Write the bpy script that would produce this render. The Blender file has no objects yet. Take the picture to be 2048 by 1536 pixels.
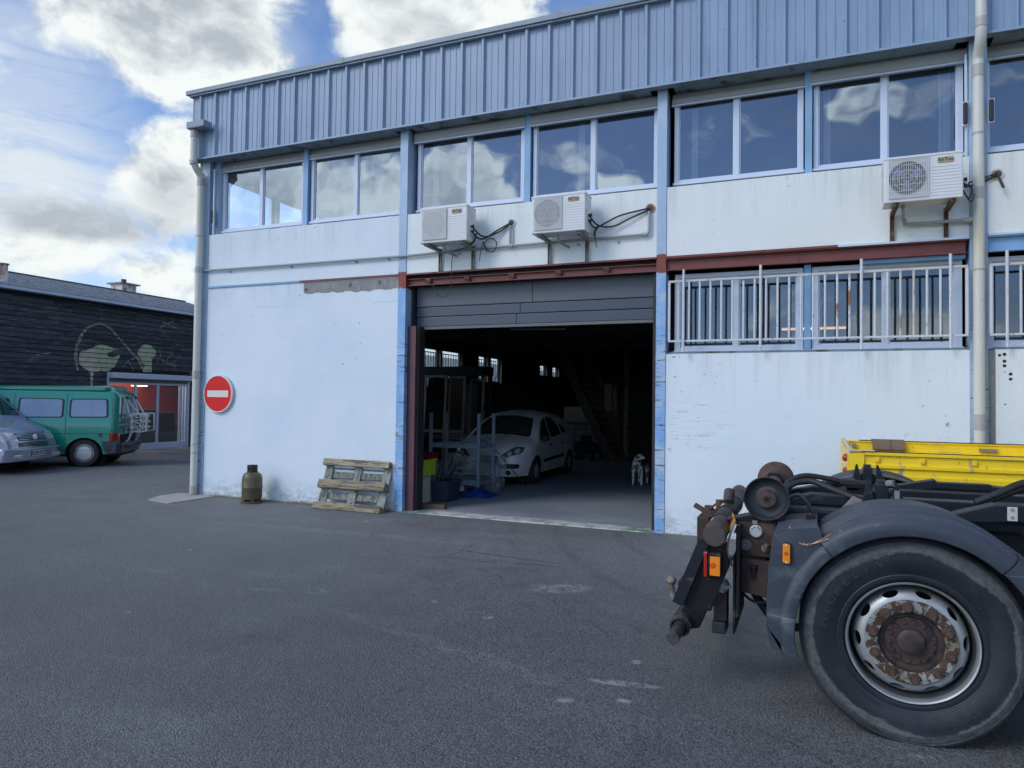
import bpy, bmesh, math, random
from mathutils import Vector, Matrix
from mathutils.bvhtree import BVHTree
random.seed(7)
C = bpy.context.scene.collection
scn = bpy.context.scene
R = math.radians
PI = math.pi

# ------------------------------------------------------------------ camera
cam_d = bpy.data.cameras.new('camera'); cam = bpy.data.objects.new('camera', cam_d); C.objects.link(cam)
cam_d.sensor_width = 36.0; cam_d.lens = 1420.0 / 2048.0 * 36.0
cam_d.clip_start = 0.05; cam_d.clip_end = 3000
_y, _p, _r = R(-22.7722644), R(1.48826246), R(0.76894285)
_f = Vector((math.sin(_y)*math.cos(_p), math.cos(_y)*math.cos(_p), math.sin(_p)))
_rt = Vector((math.cos(_y), -math.sin(_y), 0)); _u = _rt.cross(_f)
_r2 = math.cos(_r)*_rt + math.sin(_r)*_u; _u2 = -math.sin(_r)*_rt + math.cos(_r)*_u
cam.matrix_world = Matrix(((_r2.x, _u2.x, -_f.x, 0), (_r2.y, _u2.y, -_f.y, 0), (_r2.z, _u2.z, -_f.z, 1.65), (0, 0, 0, 1)))
scn.camera = cam

# ------------------------------------------------------------------ exposure
scn.view_settings.view_transform = 'Standard'
scn.view_settings.look = 'None'
scn.view_settings.exposure = 0.82
scn.view_settings.gamma = 1.0
scn.view_settings.use_curve_mapping = False
scn.render.engine = 'CYCLES'
scn.cycles.max_bounces = 8
scn.cycles.transparent_max_bounces = 12

# ------------------------------------------------------------------ sun (low, behind the photographer, softened by cloud)
SUN_EL, SUN_AZ = R(38), R(214)          # azimuth clockwise from +Y
sd = bpy.data.lights.new('sun', 'SUN'); sun = bpy.data.objects.new('sun', sd); C.objects.link(sun)
sd.energy = 0.75; sd.angle = R(22); sd.color = (1.0, 0.95, 0.89)
sdir = Vector((math.sin(SUN_AZ)*math.cos(SUN_EL), math.cos(SUN_AZ)*math.cos(SUN_EL), math.sin(SUN_EL)))
sun.rotation_euler = sdir.to_track_quat('Z', 'Y').to_euler()
sun.location = sdir * 60

# ------------------------------------------------------------------ sky with clouds
class G:
    """small helper around a node tree"""
    def __init__(s, nt): s.t = nt; s.t.nodes.clear()
    def n(s, ty, props=None, **inp):
        nd = s.t.nodes.new(ty)
        for k, v in (props or {}).items(): setattr(nd, k, v)
        for k, v in inp.items():
            key = k.replace('_', ' ')
            if k[0] == 'i' and k[1:].isdigit(): sock = nd.inputs[int(k[1:])]
            else: sock = nd.inputs[key]
            s.set(sock, v)
        return nd
    def set(s, sock, v):
        if isinstance(v, bpy.types.NodeSocket): s.t.links.new(v, sock)
        elif isinstance(v, bpy.types.Node): s.t.links.new(v.outputs[0], sock)
        else:
            if hasattr(sock.default_value, '__len__') and not hasattr(v, '__len__'): v = (v, v, v)
            if hasattr(sock.default_value, '__len__') and len(sock.default_value) == 4 and len(v) == 3: v = (*v, 1)
            sock.default_value = v
    def m(s, op, a, b=0.0, c=0.0, clamp=False):
        nd = s.n('ShaderNodeMath', {'operation': op, 'use_clamp': clamp}, i0=a)
        if op not in ('SINE', 'COSINE', 'ABSOLUTE', 'SQRT', 'ARCSINE', 'EXPONENT', 'FRACT'): s.set(nd.inputs[1], b)
        if op in ('MULTIPLY_ADD', 'SMOOTH_MIN', 'COMPARE'): s.set(nd.inputs[2], c)
        return nd.outputs[0]
    def v(s, op, a, b=(0, 0, 0)):
        nd = s.n('ShaderNodeVectorMath', {'operation': op}, i0=a, i1=b); return nd.outputs[0]
    def noise(s, vec, scale, detail=3, rough=.55, dist=0.0, off=None):
        if off: vec = s.v('ADD', vec, off)
        nd = s.n('ShaderNodeTexNoise', None, Vector=vec, Scale=scale, Detail=detail, Roughness=rough, Distortion=dist)
        return nd.outputs[0]
    def ss(s, x, a, b, lo=0.0, hi=1.0):
        nd = s.n('ShaderNodeMapRange', {'interpolation_type': 'SMOOTHSTEP'}, i0=x, i1=a, i2=b, i3=lo, i4=hi); return nd.outputs[0]
    def mix(s, f, a, b, mode='MIX'):
        nd = s.n('ShaderNodeMix', {'data_type': 'RGBA', 'blend_type': mode})
        s.set(nd.inputs[0], f); s.set(nd.inputs[6], a); s.set(nd.inputs[7], b); return nd.outputs[2]
    def sep(s, v):
        nd = s.n('ShaderNodeSeparateXYZ', None, i0=v); return nd.outputs
    def comb(s, x, y, z):
        return s.n('ShaderNodeCombineXYZ', None, i0=x, i1=y, i2=z).outputs[0]

world = bpy.data.worlds.new('World'); scn.world = world; world.use_nodes = True
g = G(world.node_tree)
sky = g.n('ShaderNodeTexSky', {'sky_type': 'NISHITA', 'sun_disc': False, 'sun_elevation': SUN_EL, 'sun_rotation': SUN_AZ,
                               'altitude': 300, 'air_density': 1.0, 'dust_density': 0.25, 'ozone_density': 4.0})
dirv = g.n('ShaderNodeTexCoord').outputs['Generated']
dirn = g.v('NORMALIZE', dirv)
sx, sy, sz = g.sep(dirn)
az = g.m('MULTIPLY', g.m('ARCTAN2', sx, sy), 57.2958)
el = g.m('MULTIPLY', g.m('ARCSINE', sz), 57.2958)
el = g.m('ABSOLUTE', el)
# fractal breakup of every cloud outline
cv = g.comb(g.m('MULTIPLY', sx, 1.0), g.m('MULTIPLY', sy, 1.0), g.m('MULTIPLY', sz, 1.6))
warp = g.n('ShaderNodeTexNoise', None, Vector=cv, Scale=3.5, Detail=3.0).outputs['Color']
cvw = g.v('ADD', cv, g.v('SCALE', g.v('SUBTRACT', warp, (.5, .5, .5)), (0, 0, 0)))
nd = g.t.nodes.new('ShaderNodeVectorMath'); nd.operation = 'MULTIPLY_ADD'
g.set(nd.inputs[0], g.v('SUBTRACT', warp, (.5, .5, .5))); nd.inputs[1].default_value = (.18, .18, .10); g.set(nd.inputs[2], cv)
cvw = nd.outputs[0]
f1 = g.noise(cvw, 6.5, 11, .60)
f1b = g.noise(g.v('ADD', cvw, (0.004, 0.010, -0.022)), 6.5, 8, .60)
# (azimuth, elevation, half width, half height, strength) of the cloud masses in the sky and of those the windows mirror
CL = [(-49.5, 29.3, 9.4, 7.8, 1.15), (-45.0, 24.5, 4.0, 4.0, .55), (-57, 30, 6, 5, .8), (-31, 28.5, 6.2, 5.5, .9), (-22, 30.5, 5, 3, .5),
      (-48.3, 15.2, 4.0, 4.2, .75), (-50.8, 13.5, 4, 2.6, .4), (-60, 10.5, 9, 2.4, .5), (-55, 12.4, 8, 2.2, .52), (-47, 9.0, 6, 2.2, .62), (-40, 9, 9, 3, .5), (-72, 20, 10, 9, .7),
      (-75, 8, 14, 5, .6), (-20, 8, 14, 4, .5), (10, 20, 14, 7, .7), (35, 12, 18, 7, .7), (-5, 45, 16, 8, .7), (-100, 35, 20, 12, .7),
      (-152.5, 16.5, 4.4, 4.0, .95), (-145.5, 17, 4.4, 5.0, .62), (-138, 18, 6, 8, .9), (-164.5, 15.2, 3.2, 2.5, .7), (-128, 12, 9, 9, .8),
      (176.6, 21.3, 2.6, 1.0, .4), (172.5, 5.4, 4.6, 2.0, .7), (120, 18, 26, 9, .7), (75, 30, 22, 10, .7), (-110, 12, 12, 6, .6)]
mask = None
for a0, e0, wa, he, st in CL:
    da = g.m('DIVIDE', g.m('SUBTRACT', az, a0), wa); de = g.m('DIVIDE', g.m('SUBTRACT', el, e0), he)
    r2 = g.m('ADD', g.m('MULTIPLY', da, da), g.m('MULTIPLY', de, de))
    b = g.m('MULTIPLY', g.ss(r2, 0.0, 1.9, 1.0, 0.0), st)
    mask = b if mask is None else g.m('MAXIMUM', mask, b)
dens = g.m('ADD', mask, g.m('MULTIPLY', g.m('SUBTRACT', f1, .5), 2.3))
alpha = g.ss(dens, .16, .62)
def veilblob(a0, e0, wa, he):
    da = g.m('DIVIDE', g.m('SUBTRACT', az, a0), wa); de = g.m('DIVIDE', g.m('SUBTRACT', el, e0), he)
    return g.ss(g.m('ADD', g.m('MULTIPLY', da, da), g.m('MULTIPLY', de, de)), 0.1, 1.6, 1.0, 0.0)
# thin high veil, streaked
vv = g.comb(g.m('MULTIPLY', sx, 5.0), g.m('MULTIPLY', sy, 5.0), g.m('MULTIPLY', sz, 16.0))
veil = g.m('MULTIPLY', g.ss(g.noise(vv, 1.1, 6, .62, .8), .40, .66), g.ss(el, 8, 18, .62, .30))
lowveil = g.m('MULTIPLY', g.ss(el, 2, 16, .50, 0.0), g.ss(sy, -.5, .3, .12, 1.0))
streak = g.ss(g.noise(vv, 1.5, 7, .66, 1.0), .26, .56, .35, 1.0)
vb = g.m('MULTIPLY', g.m('MAXIMUM', veilblob(-61, 13.0, 11.0, 7.0), g.m('MULTIPLY', veilblob(-44, 24.5, 5, 4), .35)), g.m('MULTIPLY', streak, 1.0))
vb0 = g.m('MULTIPLY', g.m('MULTIPLY', veilblob(-61, 18.5, 9.5, 8.5), .55), streak)
vb = g.m('MAXIMUM', vb, vb0)
thin = g.m('MAXIMUM', g.m('MAXIMUM', g.m('MULTIPLY', veil, g.ss(g.noise(cv, 1.3, 3, .5), .40, .60)), lowveil), vb)
# grey bellies: thick parts, and the side turned away from the light
thick = g.ss(dens, .55, 1.30)
emb = g.m('SUBTRACT', f1b, f1)
shade = g.m('ADD', g.m('MULTIPLY', thick, g.ss(g.noise(cvw, 3.2, 4, .5), .38, .60, .15, .95)), g.m('ADD', g.m('MULTIPLY', emb, 5.0), g.m('MULTIPLY', g.m('SUBTRACT', .54, f1), 1.1)), clamp=True)
shade = g.m('ADD', shade, g.m('MULTIPLY', g.m('MAXIMUM', veilblob(-53.5, 12.2, 7.5, 1.5), g.m('MULTIPLY', veilblob(-48.6, 14.0, 2.6, 2.6), .6)), g.ss(f1, .38, .60, .35, .95)), clamp=True)
ccol = g.mix(shade, (5.25, 5.5, 5.45), (2.7, 3.0, 3.3))
cols = g.mix(thin, g.mix(1.0, sky, (0.98,1.0,1.09,1), 'MULTIPLY'), (4.25, 4.65, 5.0))
sd_ = g.n('ShaderNodeVectorMath', {'operation': 'DOT_PRODUCT'}, i0=dirn, i1=tuple(sdir)).outputs['Value']
nd = g.t.nodes.new('ShaderNodeVectorMath'); nd.operation = 'SCALE'; g.set(nd.inputs[0], ccol); g.set(nd.inputs['Scale'], g.ss(sd_, .35, .98, 1.0, 3.3)); ccol = nd.outputs[0]
cols = g.mix(alpha, cols, ccol)
bg = g.n('ShaderNodeBackground', None, Color=cols, Strength=0.10)
g.t.links.new(bg.outputs[0], g.n('ShaderNodeOutputWorld').inputs[0])

# ------------------------------------------------------------------ materials
MATS = {}
def mat(name, col, rough=.6, metal=0.0, var=0.0, vscale=3.0, bump=None, over=None, coat=0.0, world_space=False, spec=.5, tint=0.0, streak=None, transmission=0.0, stretch=(1, 1, 1), dust=None):
    """procedural surface. over = list of (colour, scale, threshold, softness[, stretch]) patches; streak = (colour, amount)"""
    if name in MATS: return MATS[name]
    m = bpy.data.materials.new(name); m.use_nodes = True; q = G(m.node_tree)
    co = q.n('ShaderNodeNewGeometry').outputs['Position'] if world_space else q.n('ShaderNodeTexCoord').outputs['Object']
    cs = q.v('MULTIPLY', co, stretch)
    c = (*col, 1)
    if var:
        a = q.noise(cs, vscale, 5, .6)
        f = q.m('MULTIPLY_ADD', q.m('SUBTRACT', a, .5), var*2, 1.0)
        nd = q.n('ShaderNodeVectorMath', {'operation': 'SCALE'}, i0=c[:3]); q.set(nd.inputs['Scale'], f); c = nd.outputs[0]
    if tint:
        rnd = q.n('ShaderNodeObjectInfo').outputs['Random']
        nd = q.n('ShaderNodeVectorMath', {'operation': 'SCALE'}, i0=c if not isinstance(c, tuple) else c[:3]); q.set(nd.inputs['Scale'], q.m('MULTIPLY_ADD', rnd, tint*2, 1-tint)); c = nd.outputs[0]
    ro = rough
    for i, o in enumerate(over or []):
        oc, sc, th, so = o[:4]; st = o[4] if len(o) > 4 else (1, 1, 1)
        f = q.ss(q.noise(q.v('MULTIPLY', co, st), sc, 6, .65, .3, off=(13.1*i, 7.7*i, 3.3)), th, th+so)
        c = q.mix(f, c if not isinstance(c, tuple) else c, (*oc, 1))
        if isinstance(ro, float) and rough < .6: ro = q.m('MULTIPLY_ADD', f, .8-rough, rough)
    if dust:      # settled dust on faces that look up
        nz = q.sep(q.n('ShaderNodeNewGeometry').outputs['Normal'])[2]
        f = q.m('MULTIPLY', q.ss(nz, .45, .95), q.ss(q.noise(co, 7, 6, .7), .30, .62, .25, dust[1])); c = q.mix(f, c, (*dust[0], 1))
    b = q.n('ShaderNodeBsdfPrincipled', None, Base_Color=c if not (isinstance(c, tuple) and len(c) == 3) else (*c, 1), Roughness=ro, Metallic=metal)
    b.inputs['Specular IOR Level'].default_value = spec
    if coat: b.inputs['Coat Weight'].default_value = coat; b.inputs['Coat Roughness'].default_value = .08
    if transmission: b.inputs['Transmission Weight'].default_value = transmission
    if bump:
        h = q.noise(cs, bump[0], 4, .6)
        bn = q.n('ShaderNodeBump', None, Height=h, Strength=bump[1], Distance=bump[2]); q.set(b.inputs['Normal'], bn.outputs[0])
    q.t.links.new(b.outputs[0], q.n('ShaderNodeOutputMaterial').inputs[0])
    MATS[name] = m; return m

def glow(name, col, s):
    m = bpy.data.materials.new(name); m.use_nodes = True; q = G(m.node_tree)
    e = q.n('ShaderNodeEmission', None, Color=(*col, 1), Strength=s); q.t.links.new(e.outputs[0], q.n('ShaderNodeOutputMaterial').inputs[0]); return m

def glass(name, tintc=(.78, .84, .86), refl=.14, rough=0.0, dirt=.03, wav=0.0):
    m = bpy.data.materials.new(name); m.use_nodes = True; q = G(m.node_tree)
    tr = q.n('ShaderNodeBsdfTransparent', None, Color=(*tintc, 1))
    gl = q.n('ShaderNodeBsdfGlossy', None, Color=(.74, .86, 1, 1), Roughness=rough)
    fr = q.n('ShaderNodeFresnel', None, IOR=1.52).outputs[0]
    if wav:
        bn = q.n('ShaderNodeBump', None, Height=q.noise(q.n('ShaderNodeNewGeometry').outputs['Position'], .9, 2), Strength=wav, Distance=.05)
        q.set(gl.inputs['Normal'], bn.outputs[0])
    f = q.m('ADD', q.m('MULTIPLY', fr, 1.6), refl, clamp=True)
    mx = q.n('ShaderNodeMixShader', None, i0=f, i1=tr, i2=gl)
    if dirt:
        df = q.n('ShaderNodeBsdfDiffuse', None, Color=(.5, .5, .48, 1))
        dn = q.ss(q.noise(q.n('ShaderNodeNewGeometry').outputs['Position'], 2.5, 6, .7), .35, .8, dirt*.4, dirt*2.2)
        mx = q.n('ShaderNodeMixShader', None, i0=dn, i1=mx.outputs[0], i2=df)
    q.t.links.new(mx.outputs[0], q.n('ShaderNodeOutputMaterial').inputs[0]); return m

# ------------------------------------------------------------------ mesh helpers
OFF = {}
class MB:
    def __init__(s): s.v = []; s.f = []; s.mi = []
    def add(s, vs, fs, mi=0):
        o = len(s.v); s.v += [tuple(v) for v in vs]; s.f += [tuple(i+o for i in f) for f in fs]; s.mi += [mi]*len(fs); return s
    def box(s, x0, x1, y0, y1, z0, z1, mi=0, M=None):
        vs = [Vector((x, y, z)) for z in (z0, z1) for y in (y0, y1) for x in (x0, x1)]
        if M: vs = [M @ v for v in vs]
        return s.add(vs, [(0, 2, 3, 1), (4, 5, 7, 6), (0, 1, 5, 4), (2, 6, 7, 3), (0, 4, 6, 2), (1, 3, 7, 5)], mi)
    def cbox(s, c, sx, sy, sz, mi=0, M=None):
        return s.box(c[0]-sx/2, c[0]+sx/2, c[1]-sy/2, c[1]+sy/2, c[2]-sz/2, c[2]+sz/2, mi, M)
    def bar(s, a, b, w, h=None, mi=0, up=Vector((0, 0, 1))):
        """rectangular bar from a to b, w wide, h high"""
        a = Vector(a); b = Vector(b); h = h or w; d = (b-a).normalized()
        sd_ = d.cross(up)
        if sd_.length < 1e-4: sd_ = d.cross(Vector((0, 1, 0)))
        sd_.normalize(); u = sd_.cross(d)
        vs = [p + sd_*i*w/2 + u*j*h/2 for p in (a, b) for j in (-1, 1) for i in (-1, 1)]
        return s.add(vs, [(0, 2, 3, 1), (4, 5, 7, 6), (0, 1, 5, 4), (2, 6, 7, 3), (0, 4, 6, 2), (1, 3, 7, 5)], mi)
    def tube(s, pts, r, seg=10, caps=True, mi=0):
        pts = [Vector(p) for p in pts]; n = len(pts); rr = r if hasattr(r, '__len__') else [r]*n
        vs = []; prev = None
        for i, p in enumerate(pts):
            t = (pts[min(i+1, n-1)]-pts[max(i-1, 0)]).normalized()
            if prev is None:
                a = t.orthogonal().normalized()
            else:
                a = (prev - t*prev.dot(t)).normalized()
            prev = a; b = t.cross(a)
            for k in range(seg):
                an = 2*PI*k/seg; vs.append(p + (a*math.cos(an)+b*math.sin(an))*rr[i])
        fs = [(i*seg+k, i*seg+(k+1) % seg, (i+1)*seg+(k+1) % seg, (i+1)*seg+k) for i in range(n-1) for k in range(seg)]
        if caps: fs += [tuple(reversed(range(seg))), tuple((n-1)*seg+k for k in range(seg))]
        return s.add(vs, fs, mi)
    def lathe(s, prof, c=(0, 0, 0), axis='Z', seg=32, mi=0, flip=False, close=False):
        """prof: list of (radius, along-axis). axis Y points the profile's 'along' to +Y"""
        c = Vector(c); vs = []
        for r_, h in prof:
            for k in range(seg):
                a = 2*PI*k/seg; ca, sa = math.cos(a)*r_, math.sin(a)*r_
                vs.append(c + (Vector((ca, sa, h)) if axis == 'Z' else Vector((ca, h, sa)) if axis == 'Y' else Vector((h, ca, sa))))
        n = len(prof); fs = []
        rng = range(n) if close else range(n-1)
        for i in rng:
            j = (i+1) % n
            for k in range(seg):
                q = (i*seg+k, i*seg+(k+1) % seg, j*seg+(k+1) % seg, j*seg+k)
                fs.append(q)
        return s.add(vs, fs, mi)
    def cyl(s, a, b, r, seg=16, mi=0): return s.tube([a, b], r, seg, True, mi)
    def prism(s, poly, a, b, axis='Y', mi=0):
        """polygon in the plane across axis, extruded from a to b. axis Y: poly=(x,z); X: (y,z); Z: (x,y)"""
        def P(p, t): return (p[0], t, p[1]) if axis == 'Y' else (t, p[0], p[1]) if axis == 'X' else (p[0], p[1], t)
        n = len(poly); vs = [P(p, a) for p in poly]+[P(p, b) for p in poly]
        fs = [tuple(range(n)), tuple(reversed(range(n, 2*n)))]+[((i+1) % n, i, i+n, (i+1) % n+n) for i in range(n)]
        return s.add(vs, fs, mi)
    def ico(s, c, r, sub=2, mi=0, sc=(1, 1, 1)):
        bm = bmesh.new(); bmesh.ops.create_icosphere(bm, subdivisions=sub, radius=1)
        vs = [(c[0]+v.co.x*r*sc[0], c[1]+v.co.y*r*sc[1], c[2]+v.co.z*r*sc[2]) for v in bm.verts]
        fs = [tuple(v.index for v in f.verts) for f in bm.faces]; bm.free(); return s.add(vs, fs, mi)
    def mesh(s, name, mats, smooth=False, ang=35, fix=True):
        me = bpy.data.meshes.new(name); me.from_pydata(s.v, [], s.f)
        mats = mats if isinstance(mats, (list, tuple)) else [mats]
        for m in mats: me.materials.append(m)
        me.polygons.foreach_set('material_index', s.mi)
        if fix:
            bm = bmesh.new(); bm.from_mesh(me); bmesh.ops.recalc_face_normals(bm, faces=bm.faces); bm.to_mesh(me); bm.free()
        if smooth:
            me.polygons.foreach_set('use_smooth', [True]*len(me.polygons)); me.set_sharp_from_angle(angle=R(ang))
        me.update(); return me
    def build(s, name, mats, parent=None, smooth=False, ang=35, bevel=0.0, loc=None, seg=2, fix=True):
        if parent and parent.name in OFF:
            q = OFF[parent.name]; s.v = [(a-q[0], b-q[1], c-q[2]) for a, b, c in s.v]
        o = bpy.data.objects.new(name, s.mesh(name, mats, smooth, ang, fix)); C.objects.link(o)
        if parent and parent.name in OFF: OFF[o.name] = OFF[parent.name]
        if parent: o.parent = parent
        if loc: o.location = loc
        if bevel:
            b = o.modifiers.new('bevel', 'BEVEL'); b.width = bevel; b.segments = seg; b.limit_method = 'ANGLE'; b.angle_limit = R(40); b.harden_normals = False
        return o
def inst(me, name, parent=None, loc=(0, 0, 0), rot=(0, 0, 0), sc=None):
    o = bpy.data.objects.new(name, me); C.objects.link(o); o.location = loc; o.rotation_euler = rot
    if parent and parent.name in OFF: o.location = Vector(loc)-Vector(OFF[parent.name])
    if parent: o.parent = parent
    if sc: o.scale = sc
    return o
def thing(name, label, cat, loc=(0, 0, 0), rotz=0, group=None, wc=False):
    o = bpy.data.objects.new(name, None); C.objects.link(o); o.empty_display_size = .2
    o.location = loc; o.rotation_euler = (0, 0, rotz); o['label'] = label; o['category'] = cat
    if group: o['group'] = group
    if wc: OFF[o.name] = loc          # parts are given in world coordinates
    return o
def tag(o, label, cat, group=None):
    o['label'] = label; o['category'] = cat
    if group: o['group'] = group
    return o
def struct(o): o['kind'] = 'structure'; return o
def stuff(o): o['kind'] = 'stuff'; return o
def copy_tree(o, parent=None):
    c = o.copy(); C.objects.link(c); c.parent = parent
    for ch in list(o.children): copy_tree(ch, c)
    return c
def text_mb(s, size, depth, bold=0.0, align='CENTER'):
    cu = bpy.data.curves.new('lettering', 'FONT'); cu.body = s; cu.size = size; cu.extrude = depth; cu.offset = bold
    cu.align_x = align; cu.align_y = 'CENTER'; cu.resolution_u = 3
    ob = bpy.data.objects.new('lettering', cu); C.objects.link(ob)
    bpy.context.view_layer.update()
    me = ob.evaluated_get(bpy.context.evaluated_depsgraph_get()).to_mesh()
    mb = MB(); mb.add([v.co.copy() for v in me.vertices], [tuple(p.vertices) for p in me.polygons])
    bpy.data.objects.remove(ob); bpy.data.curves.remove(cu); return mb
def place(mb, M): mb.v = [tuple(M @ Vector(v)) for v in mb.v]; return mb
def smooth_path(pts, n=6):
    pts = [Vector(p) for p in pts]; out = []
    for i in range(len(pts)-1):
        p0 = pts[max(i-1, 0)]; p1 = pts[i]; p2 = pts[i+1]; p3 = pts[min(i+2, len(pts)-1)]
        for k in range(n):
            t = k/n; out.append(.5*((2*p1)+(p2-p0)*t+(2*p0-5*p1+4*p2-p3)*t*t+(3*p1-p0-3*p2+p3)*t**3))
    out.append(pts[-1]); return out
# ================================================================== large structure
# ------------------------------------------------------------------ ground
def ground_mat():
    m = bpy.data.materials.new('asphalt'); m.use_nodes = True; q = G(m.node_tree)
    p = q.n('ShaderNodeNewGeometry').outputs['Position']
    grain = q.n('ShaderNodeTexVoronoi', {'feature': 'F1'}, Vector=p, Scale=105.0).outputs['Distance']
    vc = q.n('ShaderNodeTexVoronoi', {'feature': 'F1'}, Vector=p, Scale=105.0).outputs['Color']
    g2 = q.noise(p, 60, 4, .7)
    big = q.noise(p, .35, 5, .55); mid = q.noise(p, 1.7, 5, .6)
    sw = q.noise(q.v('MULTIPLY', p, (.25, 1.3, 1)), .9, 6, .65, 1.2)
    base = q.m('ADD', q.m('MULTIPLY', q.m('SUBTRACT', big, .5), .030), .052)
    base = q.m('ADD', base, q.m('MULTIPLY', q.m('SUBTRACT', mid, .5), .018))
    base = q.m('ADD', base, q.m('MULTIPLY', q.ss(sw, .55, .78), .014))
    # each stone of the wearing course has its own tone
    st = q.sep(vc)[0]
    base = q.m('MULTIPLY', base, q.m('MULTIPLY_ADD', st, .95, .50))
    base = q.m('MULTIPLY', base, q.m('MULTIPLY_ADD', g2, 1.3, .35))
    # curved tyre tracks in front of the garage
    x, y, z = q.sep(p)
    dx = q.m('SUBTRACT', x, 2.5); dy = q.m('SUBTRACT', y, 10.5)
    rad = q.m('SQRT', q.m('ADD', q.m('MULTIPLY', dx, dx), q.m('MULTIPLY', dy, dy)))
    rad = q.m('ADD', rad, q.m('MULTIPLY', q.m('SUBTRACT', big, .5), .35))
    tr = q.m('SINE', q.m('MULTIPLY', rad, 9.0)); tr2 = q.m('SINE', q.m('MULTIPLY', rad, 23.0))
    tr = q.m('MULTIPLY', q.ss(q.m('ADD', tr, q.m('MULTIPLY', tr2, .6)), .3, 1.5), q.m('MULTIPLY', q.ss(rad, 2.8, 4.2), q.ss(rad, 8.0, 5.6)))
    base = q.m('MULTIPLY', base, q.m('MULTIPLY_ADD', q.m('MULTIPLY', tr, q.ss(mid, .35, .6)), -.22, 1.0))
    pale = q.m('MULTIPLY', q.ss(q.noise(p, 3.0, 8, .72, .6, off=(4, 9, 0)), .63, .78), .022)
    base = q.m('ADD', base, pale)
    # a few pale spots where something dripped
    v2 = q.n('ShaderNodeTexVoronoi', {'feature': 'F1'}, Vector=q.v('ADD', p, q.v('SCALE', p, (0, 0, 0))), Scale=.75)
    spot = q.m('MULTIPLY', q.ss(q.m('ADD', v2.outputs['Distance'], q.m('MULTIPLY', q.m('SUBTRACT', q.noise(p, 14, 4), .5), .10)), .085, .045), .05)
    base = q.m('ADD', base, q.m('MULTIPLY', spot, q.ss(q.noise(p, 22, 3), .45, .6)))
    base = q.m('MULTIPLY', base, q.ss(y, 3.5, 8.5, 2.2, 3.1))
    def ell(cx, cy, a, b, ang, amt, th=.5):
        ca, sa = math.cos(ang), math.sin(ang); ex = q.m('SUBTRACT', x, cx); ey = q.m('SUBTRACT', y, cy)
        u = q.m('DIVIDE', q.m('ADD', q.m('MULTIPLY', ex, ca), q.m('MULTIPLY', ey, sa)), a); w = q.m('DIVIDE', q.m('SUBTRACT', q.m('MULTIPLY', ey, ca), q.m('MULTIPLY', ex, sa)), b)
        d = q.m('ADD', q.m('MULTIPLY', u, u), q.m('MULTIPLY', w, w))
        return q.m('MULTIPLY', q.m('MULTIPLY', q.ss(d, 1.0, .2), q.ss(q.noise(p, 9, 6, .75, off=(cx, 1, 0)), th-.06, th+.08)), amt)
    marks = ell(-2.05, 6.05, .34, .20, .5, .10); 
    for e_ in ((-1.0, 4.17, .26, .05, .15, .13, .44), (-3.95, 5.05, .16, .10, 0, .05), (-4.35, 4.9, .2, .07, .3, .05), (-.95, 3.93, .05, .035, 0, .12, .4), (-1.25, 3.80, .06, .04, .5, .10, .4), (-1.02, 4.55, .04, .05, 0, .10, .4), (-5.2, 7.4, 2.2, .16, .06, .035), (-2.3, 4.3, 1.6, .10, -.3, .03), (.3, 3.62, .10, .05, 0, .10, .42)):
        marks = q.m('MAXIMUM', marks, ell(*e_))
    base = q.m('ADD', base, q.m('MULTIPLY', marks, 1.4))
    wear = q.m('MULTIPLY', q.ss(q.noise(q.v('MULTIPLY', p, (.5, 1.6, 1)), .55, 7, .7, 1.0, off=(7, 2, 0)), .50, .68), .13)
    dark = q.m('MULTIPLY', q.ss(q.noise(p, .7, 6, .7, .5, off=(1, 8, 0)), .56, .72), .26)
    base = q.m('MULTIPLY', base, q.m('SUBTRACT', q.m('ADD', 1.0, wear), dark))
    crk = q.n('ShaderNodeTexVoronoi', {'feature': 'DISTANCE_TO_EDGE'}, Vector=q.v('ADD', q.v('MULTIPLY', p, (.16, .22, 0)), q.v('MULTIPLY', q.n('ShaderNodeTexNoise', None, Vector=p, Scale=1.2, Detail=5.0).outputs['Color'], (.10, .10, 0))), Scale=1.0).outputs['Distance']
    crk = q.m('MULTIPLY', q.ss(crk, .0016, .0006), q.ss(q.noise(p, .5, 3), .50, .56))
    base = q.m('MULTIPLY', base, q.m('SUBTRACT', 1.0, q.m('MULTIPLY', crk, .45)))
    col = q.comb(q.m('MULTIPLY', base, .98), base, q.m('MULTIPLY', base, 1.01))
    h = q.m('ADD', q.m('MULTIPLY', q.m('SUBTRACT', 1.0, grain), 1.0), q.m('MULTIPLY', g2, .6))
    bn = q.n('ShaderNodeBump', None, Height=h, Strength=.8, Distance=.007)
    b = q.n('ShaderNodeBsdfPrincipled', None, Base_Color=col, Roughness=q.ss(st, 0, 1, .55, .85), Normal=bn.outputs[0])
    b.inputs['Specular IOR Level'].default_value = .45
    q.t.links.new(b.outputs[0], q.n('ShaderNodeOutputMaterial').inputs[0]); return m
g0 = MB(); g0.add([(-600, -600, 0), (600, -600, 0), (600, 9.30, 0), (-600, 9.30, 0)], [(0, 1, 2, 3)])
g0.add([(-600, 9.30, 0), (-9.60, 9.30, 0), (-9.60, 800, 0), (-600, 800, 0)], [(0, 1, 2, 3)])
g0.add([(7.0, 9.30, 0), (600, 9.30, 0), (600, 800, 0), (7.0, 800, 0)], [(0, 1, 2, 3)])
g0.add([(-9.60, 30.0, 0), (7.0, 30.0, 0), (7.0, 800, 0), (-9.60, 800, 0)], [(0, 1, 2, 3)])
struct(g0.build('ground', ground_mat(), fix=False))

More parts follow.
